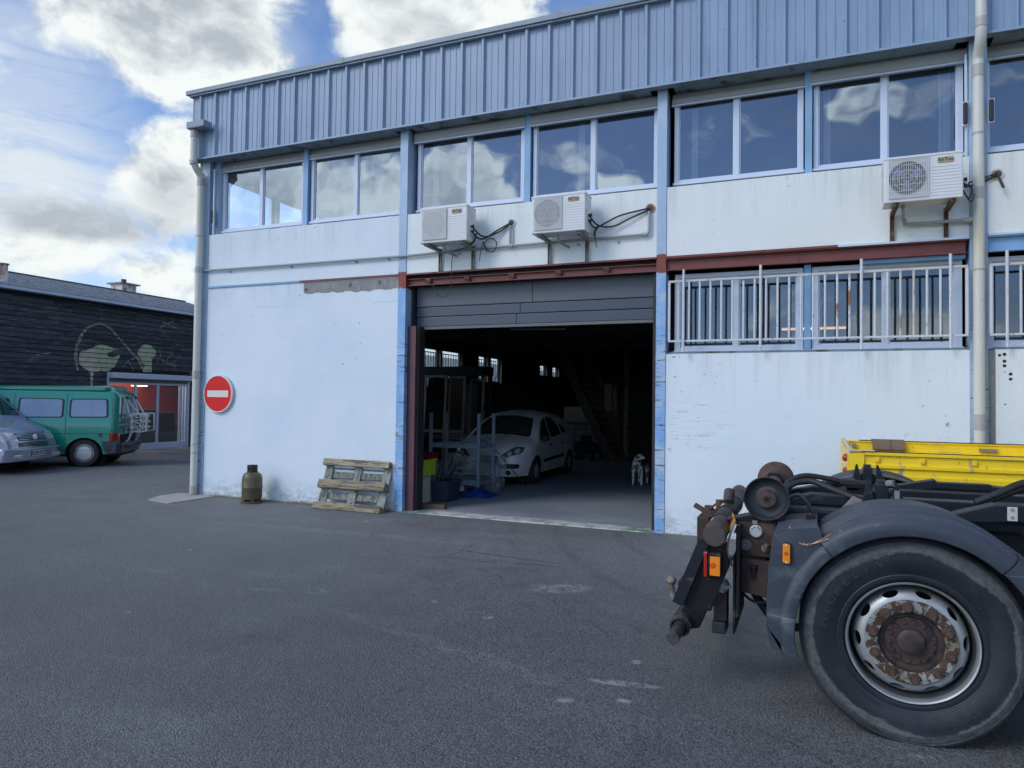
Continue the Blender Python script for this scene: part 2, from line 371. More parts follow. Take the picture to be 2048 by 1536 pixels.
concrete = mat('pad_concrete', (.36, .34, .30), .85, var=.25, vscale=4, bump=(60, .4, .004), over=[((.16, .16, .15), 2.0, .55, .15)])
slab = MB().prism([(-9.80, 8.30), (-9.20, 8.17), (-9.20, 9.10), (-9.45, 9.17), (-10.05, 9.15), (-10.05, 8.75)], 0.0, .012, 'Z')
struct(slab.build('concrete_pad', concrete, bevel=.004))

def floor_mat():
    m = bpy.data.materials.new('garage_concrete'); m.use_nodes = True; q = G(m.node_tree)
    p = q.n('ShaderNodeNewGeometry').outputs['Position']; x, y, z = q.sep(p)
    a = q.noise(p, .9, 7, .65, .7); b_ = q.noise(q.v('MULTIPLY', p, (1, 3, 1)), 2.2, 7, .7)
    c = q.mix(a, (.155, .18, .21, 1), (.36, .39, .43, 1)); c = q.mix(q.ss(b_, .45, .75), c, (.24, .265, .29, 1))
    # worn green and pale paint at the doorstep
    edge = q.ss(q.m('ADD', y, q.m('MULTIPLY', q.m('SUBTRACT', q.noise(p, 3, 6, .7), .5), .25)), 9.50, 9.40)
    gx = q.m('MAXIMUM', q.ss(x, -5.0, -5.35), q.ss(x, -2.35, -2.1))
    gr = q.m('MULTIPLY', edge, q.m('MULTIPLY', gx, q.ss(q.noise(p, 7, 5), .38, .5)))
    c = q.mix(q.m('MULTIPLY', edge, q.ss(q.noise(p, 5, 6, .7), .35, .6)), c, (.62, .60, .54, 1))
    c = q.mix(gr, c, (.13, .24, .17, 1))
    b = q.n('ShaderNodeBsdfPrincipled', None, Base_Color=c, Roughness=q.ss(a, .3, .7, .55, .8),
            Normal=q.n('ShaderNodeBump', None, Height=b_, Strength=.3, Distance=.006).outputs[0])
    q.t.links.new(b.outputs[0], q.n('ShaderNodeOutputMaterial').inputs[0]); return m
fl = MB().box(-9.60, 7.0, 9.30, 30.0, -.2, .012); fl.box(-5.60, -1.84, 9.13, 9.30, -.2, .012)
struct(fl.build('concrete_floor', floor_mat()))

line_m = mat('line_paint', (.62, .62, .60), .8, var=.2, over=[((.07, .07, .075), 9, .48, .1)], world_space=True)
ax = Vector((math.cos(R(22.8)), math.sin(R(22.8)), 0))
def pline(x, y, L, w=.10, cut=0):
    m = MB(); nrm = Vector((-ax.y, ax.x, 0)); a = Vector((x, y, .004)); b = a - ax*L
    m.add([a-nrm*w/2, b-nrm*w/2, b+nrm*w/2, a+nrm*w/2], [(0, 1, 2, 3)]); struct(m.build('parking_line', line_m, fix=False))
pline(-15.55, 11.48, 7.0); pline(-15.55+.5, 11.48+2.75, 7.0); pline(-15.9, 9.05, 5.0); pline(-14.6, 17.5, 5.5); pline(-14.9, 19.3, 5)

# ------------------------------------------------------------------ paints of the warehouse
def wall_paint():
    m = bpy.data.materials.new('white_render'); m.use_nodes = True; q = G(m.node_tree)
    p = q.n('ShaderNodeNewGeometry').outputs['Position']; x, y, z = q.sep(p)
    tex = q.noise(p, 45, 4, .6); cl = q.noise(p, .8, 6, .6)
    c = q.mix(q.ss(cl, .3, .7), (.61, .70, .79, 1), (.68, .76, .83, 1))
    c = q.mix(q.m('MULTIPLY', q.ss(z, 3.50, 3.60), q.ss(x, -5.9, -5.4, .25, 1.0)), c, q.mix(cl, (.70, .76, .78, 1), (.78, .81, .80, 1)))
    c = q.mix(q.m('MULTIPLY', q.ss(x, -1.8, -1.6), q.ss(z, 2.5, 2.4)), c, q.mix(q.ss(cl, .3, .7), (.66, .76, .84, 1), (.73, .80, .86, 1)))
    # grey runs below both window sills
    st = q.noise(q.v('MULTIPLY', p, (5, 5, .3)), 1.1, 7, .78)
    d1 = q.ss(q.m('SUBTRACT', 4.46, z), -.01, .75, 1, 0); d1 = q.m('MULTIPLY', d1, q.ss(z, 4.60, 4.5))
    d2 = q.m('MULTIPLY', q.ss(q.m('SUBTRACT', 2.30, z), -.01, .85, 1, 0), q.ss(z, 2.5, 2.4)); d2 = q.m('MULTIPLY', d2, q.ss(x, -1.9, -1.7))
    d3 = q.m('MULTIPLY', q.ss(q.m('SUBTRACT', 3.54, z), -.01, .5, 1, 0), q.ss(z, 3.6, 3.55)); d3 = q.m('MULTIPLY', d3, q.ss(x, -5.5, -5.7))
    run = q.m('MULTIPLY', q.m('MAXIMUM', q.m('MAXIMUM', d1, d2), q.m('MULTIPLY', d3, .7)), q.ss(st, .44, .70))
    c = q.mix(q.m('MULTIPLY', run, .36), c, (.36, .37, .33, 1))
    # faint rust and algae near the foot, chips, splashes
    ft = q.m('MULTIPLY', q.ss(z, .42, .02), q.ss(q.noise(q.v('MULTIPLY', p, (1, 1, 1.6)), 5.5, 7, .75), .45, .60))
    c = q.mix(q.m('MULTIPLY', ft, .55), c, (.27, .27, .24, 1))
    chip = q.m('MULTIPLY', q.ss(q.noise(p, 13, 6, .78), .645, .66), q.ss(q.noise(p, .9, 3), .46, .60))
    c = q.mix(chip, c, (.22, .23, .24, 1))
    fine = q.ss(q.noise(q.v('MULTIPLY', p, (1.6, 1, 34)), 2.0, 4, .65, .2, off=(3, 1, 2)), .655, .68)
    sc = q.m('MULTIPLY', fine, q.m('MULTIPLY', q.ss(z, 2.0, 1.5), q.ss(q.noise(p, 1.2, 2, off=(5, 0, 1)), .5, .62)))
    reg = q.m('MULTIPLY', q.m('MULTIPLY', q.ss(x, -1.68, -1.6), q.ss(x, -.75, -.95)), q.m('MULTIPLY', q.ss(z, 1.05, 1.15), q.ss(z, 1.8, 1.7)))
    sc = q.m('MAXIMUM', sc, q.m('MULTIPLY', reg, q.ss(q.noise(q.v('MULTIPLY', p, (1.4, 1, 40)), 2.0, 4, .6, .1, off=(9, 1, 2)), .635, .66)))
    c = q.mix(q.m('MULTIPLY', sc, .6), c, (.20, .21, .22, 1))
    # long hairline crack over the left panel
    cz = q.m('ADD', 3.12, q.m('ADD', q.m('MULTIPLY', q.m('SUBTRACT', q.noise(q.v('MULTIPLY', p, (1, 0, 0)), 3, 6, .8), .5), .16), q.m('MULTIPLY', x, -.006)))
    cr = q.m('MULTIPLY', q.ss(q.m('ABSOLUTE', q.m('SUBTRACT', z, cz)), .007, .003), q.ss(x, -5.6, -5.8))
    cr = q.m('MULTIPLY', cr, q.ss(q.noise(p, 2, 2), .42, .58))
    c = q.mix(q.m('MULTIPLY', cr, .45), c, (.3, .3, .3, 1))
    # mould green bloom on the right hand upper panel
    gb = q.m('MULTIPLY', q.ss(x, -1.8, .3), q.ss(q.noise(p, .7, 4, .6, off=(2, 2, 2)), .42, .7, 0, .28)); gb = q.m('MULTIPLY', gb, q.ss(z, 3.4, 3.6))
    c = q.mix(gb, c, (.55, .58, .50, 1))
    bn = q.n('ShaderNodeBump', None, Height=q.m('ADD', tex, q.m('MULTIPLY', q.noise(p, 2.0, 3), 2.0)), Strength=.55, Distance=.006)
    b = q.n('ShaderNodeBsdfPrincipled', None, Base_Color=c, Roughness=.8, Normal=bn.outputs[0]); b.inputs['Specular IOR Level'].default_value = .3
    q.t.links.new(b.outputs[0], q.n('ShaderNodeOutputMaterial').inputs[0]); return m
def pillar_paint(name, redpatch=True, worn=.60, low=(.20, .40, .70, 1)):
    m = bpy.data.materials.new(name); m.use_nodes = True; q = G(m.node_tree)
    p = q.n('ShaderNodeNewGeometry').outputs['Position']; x, y, z = q.sep(p)
    n1 = q.noise(p, 3.0, 6, .65); n2 = q.noise(q.v('MULTIPLY', p, (1, 1, 9)), 3.2, 6, .7, off=(3, 3, 8)); n3 = q.noise(p, 9, 7, .75)
    high = (.34, .46, .62, 1)
    c = q.mix(q.ss(z, 3.3, 3.55), low, high)
    c = q.mix(q.ss(n1, .42, .64), c, (.40, .52, .66, 1))
    band = q.m('MULTIPLY', q.ss(z, 2.75, 2.4), q.ss(z, .05, .4))
    c = q.mix(q.m('MULTIPLY', q.ss(n2, worn, worn+.04), q.m('ADD', q.m('MULTIPLY', band, .9), q.ss(z, .35, .1))), c, (.13, .09, .07, 1))
    c = q.mix(q.m('MULTIPLY', q.ss(n3, .66, .70), .9), c, (.26, .15, .08, 1))
    if not redpatch:
        c = q.mix(q.m('MULTIPLY', q.ss(x, -9.715, -9.73), q.ss(n3, .36, .46)), c, (.24, .17, .09, 1))
    if redpatch:
        e = q.m('ADD', z, q.m('MULTIPLY', q.m('SUBTRACT', q.noise(p, 14, 5, .7), .5), .10))
        rp = q.m('MULTIPLY', q.ss(e, 3.34, 3.355), q.ss(e, 3.60, 3.585))
        c = q.mix(rp, c, q.mix(n3, (.16, .035, .025, 1), (.26, .06, .045, 1)))
    b = q.n('ShaderNodeBsdfPrincipled', None, Base_Color=c, Roughness=.5, Normal=q.n('ShaderNodeBump', None, Height=n2, Strength=.25, Distance=.004).outputs[0])
    b.inputs['Specular IOR Level'].default_value = .4
    q.t.links.new(b.outputs[0], q.n('ShaderNodeOutputMaterial').inputs[0]); return m
m_wall = wall_paint(); m_pil = pillar_paint('blue_steel_paint', True, .555); m_pil1 = pillar_paint('faded_blue_steel_paint', False, .57, (.32, .43, .58, 1))
m_post = mat('blue_post_paint', (.20, .38, .60), .5, var=.3, vscale=5, over=[((.30, .40, .52), 4, .55, .2)])
m_clad = mat('grey_blue_cladding', (.235, .325, .455), .42, var=.16, vscale=1.2, world_space=True, spec=.5, bump=(1.5, .15, .02),
             over=[((.33, .40, .50), 3.2, .55, .25, (1, 1, .2)), ((.11, .14, .19), 16, .665, .03), ((.17, .24, .35), 2.2, .55, .2, (3, 1, .25))], tint=.06)
m_cap = mat('cladding_cap_paint', (.22, .28, .34), .5, var=.2, world_space=True)
m_soff = mat('soffit_paint', (.20, .27, .31), .6, var=.4, vscale=2.5, world_space=True, over=[((.08, .075, .06), 3.2, .52, .12)])
m_alu = mat('painted_aluminium', (.56, .63, .75), .38, var=.08, world_space=True, over=[((.30, .33, .36), 12, .66, .08)])
m_box = mat('shutter_box_grey', (.30, .31, .31), .5, var=.10, world_space=True, over=[((.18, .18, .17), 5, .6, .2)])
m_red = mat('red_oxide_primer', (.17, .045, .04), .55, var=.35, vscale=4, world_space=True, over=[((.07, .04, .035), 6, .60, .06), ((.27, .16, .14), 3, .66, .1, (1, 1, 3))])
m_jamb = mat('purple_red_steel', (.105, .04, .055), .5, var=.35, vscale=3, world_space=True)
m_door2 = mat('grey_header_panel', (.085, .10, .125), .45, var=.15, vscale=.7, world_space=True)
m_door = mat('anthracite_shutter', (.052, .070, .105), .42, var=.25, vscale=.7, world_space=True, bump=(1.2, .2, .02))
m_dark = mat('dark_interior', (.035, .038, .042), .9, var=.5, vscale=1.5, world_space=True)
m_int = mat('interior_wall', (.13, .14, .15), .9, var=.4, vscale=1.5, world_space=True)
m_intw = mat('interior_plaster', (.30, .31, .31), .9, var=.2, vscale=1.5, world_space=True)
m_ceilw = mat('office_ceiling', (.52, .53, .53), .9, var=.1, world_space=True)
m_patch = mat('raw_concrete_patch', (.23, .24, .24), .85, var=.3, vscale=8, world_space=True, bump=(30, .6, .006), over=[((.30, .31, .30), 9, .52, .1, (3, 1, .5))])
m_pipe = mat('grey_pvc_pipe', (.56, .57, .53), .45, var=.08, world_space=True, over=[((.60, .56, .44), 2.2, .50, .22, (1, 1, .4)), ((.28, .29, .28), 6, .64, .12)])
m_pvc2 = mat('small_grey_pvc', (.28, .325, .345), .45, var=.1, world_space=True)
m_coll = mat('pipe_collar_grey', (.38, .39, .38), .5)
m_glass = glass('window_glass', refl=.125, wav=.20)
m_glow_g = glass('barred_window_glass', (.35, .38, .40), refl=.07, wav=.12)
m_rub = mat('black_rubber', (.02, .02, .022), .6)
m_rust = mat('rusty_steel', (.10, .055, .035), .75, var=.5, vscale=12, over=[((.20, .18, .15), 8, .56, .1)])
m_stain = mat('dirty_grey_steel', (.22, .22, .21), .6, var=.3, vscale=8, over=[((.12, .07, .04), 7, .50, .1)])

F = 9.18
WH = thing('warehouse', 'two storey white and blue warehouse with ribbed grey blue cladding and an open garage bay', 'building', (-9.8, F, 0), wc=True)
def wb(name, x0, x1, y0, y1, z0, z1, m, par=WH, bevel=0.0):
    return MB().box(x0, x1, y0, y1, z0, z1).build(name, m, par, bevel=bevel)
# front walls, each panel between the steel pillars
WA = WH
def lab(o, t): o['label'] = t; return o
wb('wall_panel', -9.548, -5.737, F, F+.18, -.1, 3.535, m_wall)
wb('wall_panel', -9.548, -5.737, F, F+.18, 3.568, 4.46, m_wall)
wb('wall_panel', -5.598, -1.842, F, F+.18, 3.56, 4.46, m_wall)
wb('wall_panel', -1.713, 1.628, F, F+.18, -.1, 2.30, m_wall)
wb('wall_panel', -1.713, 1.628, F, F+.18, 3.56, 4.46, m_wall)
wb('wall_panel', 1.87, 5.6, F, F+.18, -.1, 2.30, m_wall)
wb('wall_panel', 1.802, 5.6, F, F+.18, 3.58, 4.46, m_wall)
wb('groove_filler', 1.802, 1.868, F+.03, F+.12, -.1, 2.30, m_patch)
# grey patch where a sign came off, with its torn lower edge
ptc = [(-7.50, 3.52)]
for k in range(46):
    ptc.append((-7.52+k*.0392 if k else -7.50, 3.365-random.random()*.016-.018*math.sin(k*.43)**2-(.012 if 24 < k < 34 else 0)))
ptc.append((-5.745, 3.52))
lab(MB().prism(list(reversed(ptc)), F-.004, F+.01).build('bare_patch', m_patch, WH), 'bare grey render strip where paint came off')
for px_, pz_ in ((-7.46, 3.42), (-6.62, 3.455), (-6.08, 3.465)):
    b = MB().cbox((px_, F-.010, pz_), .05, .012, .06); b.cyl((px_, F-.03, pz_), (px_, F-.006, pz_), .012, 8); b.build('anchor_plate', m_stain, WH)
lab(wb('ledge_strip', -9.54, -7.58, F-.022, F+.05, 3.537, 3.566, m_post), 'pale blue steel edge showing between wall panels')
lab(wb('ledge_strip', -7.58, -5.74, F-.022, F+.05, 3.533, 3.562, m_red), 'red primed steel edge showing between wall panels')
# pillars
for x0, x1, mm in ((-9.78, -9.55, m_pil1), (-5.735, -5.60, m_pil), (-1.84, -1.715, m_pil), (1.63, 1.80, m_pil1), (5.60, 5.75, m_pil1)):
    b = MB(); yf = F-.012
    b.box(x0, x1, yf, yf+.012, -.1, 5.76)                                   # front flange
    b.box(x0+.045, x1-.045, yf+.0125, yf+.24, -.1, 5.76) if x0 < -9 else b.box(x0+.004, x1-.004, yf+.0125, yf+.30, -.1, 5.76)
    b.build('pillar', mm, WH, bevel=.003)
# lintel beams
def channel(x0, x1, z0, z1, y, m, depth=.10, lip=.012, name='lintel_beam'):
    b = MB(); b.box(x0, x1, y, y+depth, z1-lip, z1); b.box(x0, x1, y, y+depth, z0, z0+lip); b.box(x0, x1, y+depth-.01, y+depth, z0+lip, z1-lip)
    return b.build(name, m, WH)
lab(channel(-5.598, -1.842, 3.38, 3.485, F+.03, m_red, .05), 'red oxide lintel over the garage door')
wb('lintel_flange', -5.598, -1.842, F-.03, F+.16, 3.535, 3.558, m_red)
wb('lintel_gap', -5.598, -1.842, F+.09, F+.15, 3.487, 3.533, m_dark)
lab(channel(-1.713, 1.600, 3.375, 3.53, F-.02, m_red, .07), 'dark red lintel over the barred windows')
wb('lintel_flange', -1.713, .3, F-.035, F+.16, 3.532, 3.558, m_red); wb('lintel_flange', .3, 1.626, F-.035, F+.16, 3.532, 3.558, m_alu)
wb('lintel_packer', .56, 1.60, F+.05, F+.14, 3.33, 3.373, m_post)
lab(channel(1.802, 5.6, 3.375, 3.55, F-.02, m_post, .07), 'pale blue lintel over the last barred window')
wb('lintel_flange', 1.802, 5.6, F-.03, F+.16, 3.552, 3.578, m_alu)
for bx in (-5.24, -4.60, -3.90, -3.20, -2.52):
    b = MB().cbox((bx, F+.026, 3.433), .085, .008, .075); b.cyl((bx-.02, F+.005, 3.44), (bx-.02, F+.03, 3.44), .013, 6); b.cyl((bx+.022, F+.005, 3.425), (bx+.022, F+.03, 3.425), .013, 6)
    b.build('bolt_plate', m_rust, WH)
# garage door: side guide, header box and lowered slats
b = MB(); b.box(-5.597, -5.46, F+.07, F+.10, 0, 2.78); b.box(-5.597, -5.56, F+.10, F+.22, 0, 2.78); b.box(-5.50, -5.46, F+.10, F+.25, 0, 2.78)
lab(b.build('door_guide', m_jamb, WH, bevel=.004), 'dark purple red steel guide of the roller door')
wb('door_guide_lining', -5.455, -5.43, F+.12, F+.30, 0, 2.78, m_rub)
wb('door_guide', -5.597, -5.56, F+.16, F+.27, 2.781, 3.375, m_rub)
wb('door_guide', -1.90, -1.85, F+.10, F+.30, 0, 3.37, m_rub)
for k, (z0, z1, yy) in enumerate(((3.085, 3.40, .235), (2.935, 3.078, .245), (2.785, 2.928, .25))):
    for (xa, xb) in ((-5.55, -3.655), (-3.6525, -1.905)) if k == 0 else ((-5.66, -3.845), (-3.8425, -1.905)) if k == 1 else ((-5.66, -3.905), (-3.9025, -1.905)):
        if xa < -5.598: xa = -5.555
        o = MB().box(xa, xb, F+yy, F+yy+.045, z0, z1).build('door_panel', m_door2 if k == 0 else m_door, WH, bevel=.008)
b = MB().box(-5.555, -1.905, F+.252, F+.285, 2.742, 2.783); b.build('door_seal', mat('worn_seal', (.13, .14, .14), .6), WH)
wb('door_roll_housing', -5.6, -1.84, F+.31, F+.62, 2.95, 3.40, m_dark)

# ---- windows
def window(x0, x1, z0, z1, xm, yw=9.38, fr=.055, gm=m_glass, name='window', sash=True):
    """two light sliding window; x0..x1 outer frame; xm centre of meeting stile"""
    b = MB(); d0, d1 = yw-.045, yw+.03
    b.box(x0, x0+fr, d0, d1, z0, z1); b.box(x1-fr, x1, d0, d1, z0, z1); b.box(x0+fr, x1-fr, d0, d1, z0, z0+fr*.8); b.box(x0+fr, x1-fr, d0, d1, z1-fr*.7, z1)
    b.box(x0-.012, x1+.012, d0-.03, d0-.001, z0-.02, z0+.012)
    o = b.build(name, m_alu, WH, bevel=.003)
    s = MB(); s.box(xm-.03, xm+.03, yw-.03, yw+.012, z0+fr*.8, z1-fr*.7); s.build('meeting_stile', m_alu, o, bevel=.003)
    for a, c, yy in ((x0+fr, xm-.03, yw-.008), (xm+.03, x1-fr, yw+.002)):
        r = .016
        k = MB(); k.box(a, a+r, yy-.012, yy+.012, z0+fr*.8, z1-fr*.7); k.box(c-r, c, yy-.012, yy+.012, z0+fr*.8, z1-fr*.7)
        k.box(a+r, c-r, yy-.012, yy+.012, z0+fr*.8, z0+fr*.8+r); k.box(a+r, c-r, yy-.012, yy+.012, z1-fr*.7-r, z1-fr*.7); k.build('sash_bead', m_rub if a > 50 else m_alu, o)
        p_ = MB(); p_.add([(a+r, yy, z0+fr*.8+r), (c-r, yy, z0+fr*.8+r), (c-r, yy, z1-fr*.7-r), (a+r, yy, z1-fr*.7-r)], [(0, 1, 2, 3)])
        p_.build('pane', gm, o, fix=False)
    return o
UP = [(-9.42, -7.665, -8.575), (-7.53, -5.745, -6.66), (-5.525, -3.77, -4.655), (-3.64, -1.855, -2.754), (-1.65, -.08, -.868), (.032, 1.60, .808), (1.79, 3.55, 2.66), (3.66, 5.55, 4.6)]
ZT = 5.645
for i, (a, c, mm) in enumerate(UP):
    o = window(a, c, 4.535, ZT, mm)
    tall = i in (2, 3, 5)
    zb = 5.575; y0 = 9.265 if tall else 9.30
    b = MB(); prof = [(y0, zb+.012), (y0+.012, zb), (y0+.10, zb), (y0+.10, 5.735), (y0+.02, 5.735), (y0, 5.70)] if tall else [(y0, zb+.012), (y0+.012, zb), (y0+.09, zb), (y0+.09, 5.735), (y0+.045, 5.735), (y0+.045, 5.655), (y0, 5.65)]
    b.prism(prof, a-.03, c+.03, 'X'); lab(b.build('shutter_box', m_box, o, bevel=.004), 'closed grey roller shutter box')
    b = MB().box(a-.03, c+.03, y0-.008, y0+.03, zb-.016, zb-.001); b.build('shutter_bar', m_alu, o)
    wb('window_head', a-.04, c+.04, 9.42, 9.47, ZT-.01, 5.75, m_dark)
# blue mullion posts between the two windows of a bay
for a, c in ((-7.645, -7.545), (-3.755, -3.655), (-.068, .022)):
    wb('mullion_post', a+.012, c-.012, 9.285, 9.42, 4.462, 5.74, m_post); wb('mullion_post', a+.004, c-.004, 9.275, 9.284, 4.462, 5.74, m_post)
# electric shutter sensors and cords at pillar sides
for x_, z_ in ((-9.50, 4.78), (1.585, 4.93), (1.83, 4.93)):
    b = MB().cbox((x_, 9.13 if x_ > 0 else 9.2, z_), .045, .03, .24); lab(b.build('shutter_sensor', m_rub, WH, bevel=.012, seg=3), 'slim dark grey sensor box beside the window')
    b = MB().cbox((x_, 9.15 if x_ > 0 else 9.22, z_), .065, .012, .27); b.build('sensor_plate', m_alu, WH, bevel=.003)
b = MB().box(1.59, 1.612, 9.19, 9.215, 4.47, 5.62); b.build('cable_trunking', m_alu, WH)
b = MB().box(-9.49, -9.465, 9.19, 9.215, 4.47, 5.60); b.build('cable_trunking', m_alu, WH)
wb('reveal_side', -9.548, -9.43, F+.10, F+.2, 4.465, 5.74, m_pil1)
# lower barred windows
LW = [(-1.63, -.075, -.862), (.018, 1.585, .82), (1.80, 3.5, 2.62), (3.58, 5.55, 4.5)]
for i, (a, c, mm) in enumerate(LW):
    window(a, c, 2.335, 3.345, mm, fr=.075, gm=m_glow_g)
wb('mullion_post', -.068, .010, 9.30, 9.42, 2.305, 3.37, m_post)
b = MB().box(-1.713, 1.628, 9.28, 9.43, 2.302, 2.334); b.build('window_sill', m_soff, WH)
b = MB().box(1.87, 5.6, 9.28, 9.43, 2.302, 2.334); b.build('window_sill', m_soff, WH)

for x_, z_, r_ in ((1.905, 2.235, .016), (1.95, 2.245, .018), (1.95, 2.17, .018), (1.95, 2.12, .018), (2.005, 2.03, .018), (2.005, 1.975, .017), (1.955, 2.05, .007), (1.955, 1.70, .008)):
    MB().cyl((x_, F-.0015, z_), (x_, F+.01, z_), r_, 12).build('drill_hole', m_rub, WH)
m_curt = mat('pale_curtain', (.45, .47, .50), .9, var=.3, vscale=12, stretch=(6, 1, .2))
for x_, w_ in ((-3.02, .10), (1.38, .12), (-5.35, .10), (.15, .08), (-1.45, .08)):
    b = MB()
    for k in range(5): b.box(x_+w_*k/5, x_+w_*(k+.8)/5, 9.50+.02*(k % 2), 9.52+.02*(k % 2), 4.50, 5.60)
    stuff(b.build('curtain_folds', m_curt, WH))
# ---- cladding: one panel per rib, sheet profile with narrow crest and two small stiffeners
PITCH = .334
def clad_profile():
    pts = [(0, -.045), (.032, -.045), (.056, 0), (.125, 0), (.130, -.007), (.142, -.007), (.147, 0), (.225, 0), (.230, -.007), (.242, -.007), (.247, 0), (PITCH-.026, 0), (PITCH-.001, -.045)]
    return pts
cp = clad_profile(); Z0, Z1 = 5.752, 6.855
cm = MB(); vs = [(x, y, 0) for x, y in cp]+[(x, y, Z1-Z0) for x, y in cp]+[(x, y+.004, 0) for x, y in cp]+[(x, y+.004, Z1-Z0) for x, y in cp]; n = len(cp)
fs = [(i, i+1, n+i+1, n+i) for i in range(n-1)]+[(2*n+i+1, 2*n+i, 3*n+i, 3*n+i+1) for i in range(n-1)]
fs += [(i, 2*n+i, 2*n+i+1, i+1) for i in range(n-1)]+[(n+i, n+i+1, 3*n+i+1, 3*n+i) for i in range(n-1)]+[(0, n, 3*n, 2*n), (n-1, 3*n-1, 4*n-1, 2*n-1)]
cm.add(vs, fs); cme = cm.mesh('cladding_panel', m_clad)
YC = 9.055
k = 0; x = -9.665
while x < 5.6:
    inst(cme, 'cladding_panel', WH, (x, YC+random.uniform(-.0015, .0015), Z0)); x += PITCH
wb('cladding_trim', -9.83, -9.667, YC-.006, YC+.02, Z0, Z1, m_clad)
wb('cladding_trim', -9.84, -9.826, YC-.012, YC+.15, Z0-.012, Z1, m_cap)
wb('parapet_backing', -9.82, 5.7, YC+.02, YC+.14, Z0+.01, Z1, m_cap)
wb('parapet_side', -9.83, -9.70, YC+.15, 30.1, Z0, Z1, m_clad)
b = MB(); b.prism([(YC-.10, 6.862), (YC-.10, 6.935), (YC+.20, 6.955), (YC+.20, 6.862)], -9.93, 5.8, 'X'); b.build('parapet_cap', m_cap, WH, bevel=.006)
b = MB(); b.prism([(YC-.075, 6.835), (YC-.075, 6.859), (YC+.02, 6.859), (YC+.02, 6.835)], -9.88, 5.8, 'X'); b.build('parapet_cap_flashing', m_cap, WH)
for x_ in (-6.72, -3.2, .4): MB().box(x_-.06, x_+.06, YC-.104, YC+.2, 6.86, 6.945).build('cap_joint', m_cap, WH)
# soffit between the cladding and the windows, notched round the pillars
wb('drip_edge', -9.86, 5.7, YC-.055, YC-.045, 5.728, 5.756, m_clad)
for a, c in ((-9.54, -5.83), (-5.52, -1.94), (-1.63, 1.50), (1.86, 5.6)):
    wb('soffit_board', a, c, YC-.044, 9.40, 5.737, 5.749, m_soff)
wb('soffit_board', -9.86, -9.542, YC-.044, 9.165, 5.737, 5.749, m_soff); 
for a, c in ((-5.828, -5.522), (-1.938, -1.632), (1.502, 1.858)):
    wb('soffit_board', a, c, YC-.044, 9.13, 5.737, 5.749, m_soff)
# shell: side wall, back wall, floor over the garage, roof, partitions
X0, XE, YB = -9.78, 7.0, 30.0
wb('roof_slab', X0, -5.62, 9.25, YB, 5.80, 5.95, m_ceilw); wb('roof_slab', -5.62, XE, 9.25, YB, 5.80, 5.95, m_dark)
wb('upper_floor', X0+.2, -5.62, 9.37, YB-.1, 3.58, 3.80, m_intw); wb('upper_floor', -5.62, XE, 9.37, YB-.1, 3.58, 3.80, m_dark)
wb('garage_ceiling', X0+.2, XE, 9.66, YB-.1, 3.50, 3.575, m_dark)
wb('back_wall', X0, XE, YB, YB+.2, -.1, 5.95, m_int)
wb('right_side_wall', XE, XE+.2, 9.18, YB+.2, -.1, 6.9, m_int)
wb('wall_panel', 5.76, 7.0, F, F+.18, -.1, 5.76, m_wall)
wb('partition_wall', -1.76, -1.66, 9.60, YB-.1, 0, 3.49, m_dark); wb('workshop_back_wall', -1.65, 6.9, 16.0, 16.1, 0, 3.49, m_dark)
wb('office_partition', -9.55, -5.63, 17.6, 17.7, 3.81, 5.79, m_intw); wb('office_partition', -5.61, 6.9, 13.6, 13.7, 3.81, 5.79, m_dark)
wb('office_partition', -5.70, -5.62, 9.50, 17.59, 3.81, 5.79, m_intw); wb('office_partition', -5.619, -5.60, 9.50, 13.59, 3.81, 5.79, m_dark)
# side wall with openings at both levels
def side(y0, y1, z0, z1, m=m_int): wb('side_wall', X0, X0+.18, y0, y1, z0, z1, m)
LO = [(12.9, 14.3), (14.5, 16.35), (16.62, 17.66), (17.76, 19.05), (19.22, 20.86), (21.08, 21.95), (25.65, 26.45), (27.1, 27.9)]
side(9.37, YB, -.1, 2.29); wb('wall_infill', X0+.185, X0+.20, 25.5, 28.2, 2.2, 2.72, m_dark); side(9.37, YB, 3.14, 4.50); side(9.37, YB, 5.62, 5.79)
y = 9.37
for a, c in LO: side(y, a, 2.291, 3.139); y = c
side(y, YB, 2.291, 3.139)
HI = [(9.55, 10.9), (10.98, 12.3), (12.55, 13.9), (14.0, 15.4)]
y = 9.37
for a, c in HI: side(y, a, 4.501, 5.619); y = c
side(y, YB, 4.501, 5.619)
glass_side = glass('dusty_side_glass', (.93, .95, .95), .03, dirt=.05)
for a, c in LO:
    f_ = MB(); f_.box(X0+.05, X0+.09, a, a+.04, 2.295, 3.135); f_.box(X0+.05, X0+.09, c-.04, c, 2.295, 3.135); f_.box(X0+.05, X0+.09, a+.04, c-.04, 3.095, 3.135); f_.box(X0+.05, X0+.09, a+.04, c-.04, 2.295, 2.335)
    o = f_.build('side_window', m_rub, WH); p_ = MB(); p_.add([(X0+.07, a, 2.30), (X0+.07, c, 2.30), (X0+.07, c, 3.13), (X0+.07, a, 3.13)], [(0, 1, 2, 3)]); p_.build('pane', glass_side, o, fix=False)
    g_ = MB(); n_ = max(3, int((c-a)/.145))
    for k in range(n_+1): g_.cyl((X0-.06, a+(c-a)*k/n_, 2.2), (X0-.06, a+(c-a)*k/n_, 3.02), .011, 6)
    g_.box(X0-.075, X0-.045, a-.05, c+.05, 3.02, 3.045); g_.build('window_bars', m_rub, o)
for a, c in HI:
    f_ = MB(); f_.box(X0+.05, X0+.09, a, a+.05, 4.51, 5.61); f_.box(X0+.05, X0+.09, c-.05, c, 4.51, 5.61); f_.box(X0+.05, X0+.09, a+.05, c-.05, 5.56, 5.61)
    f_.build('side_window', m_alu, WH)
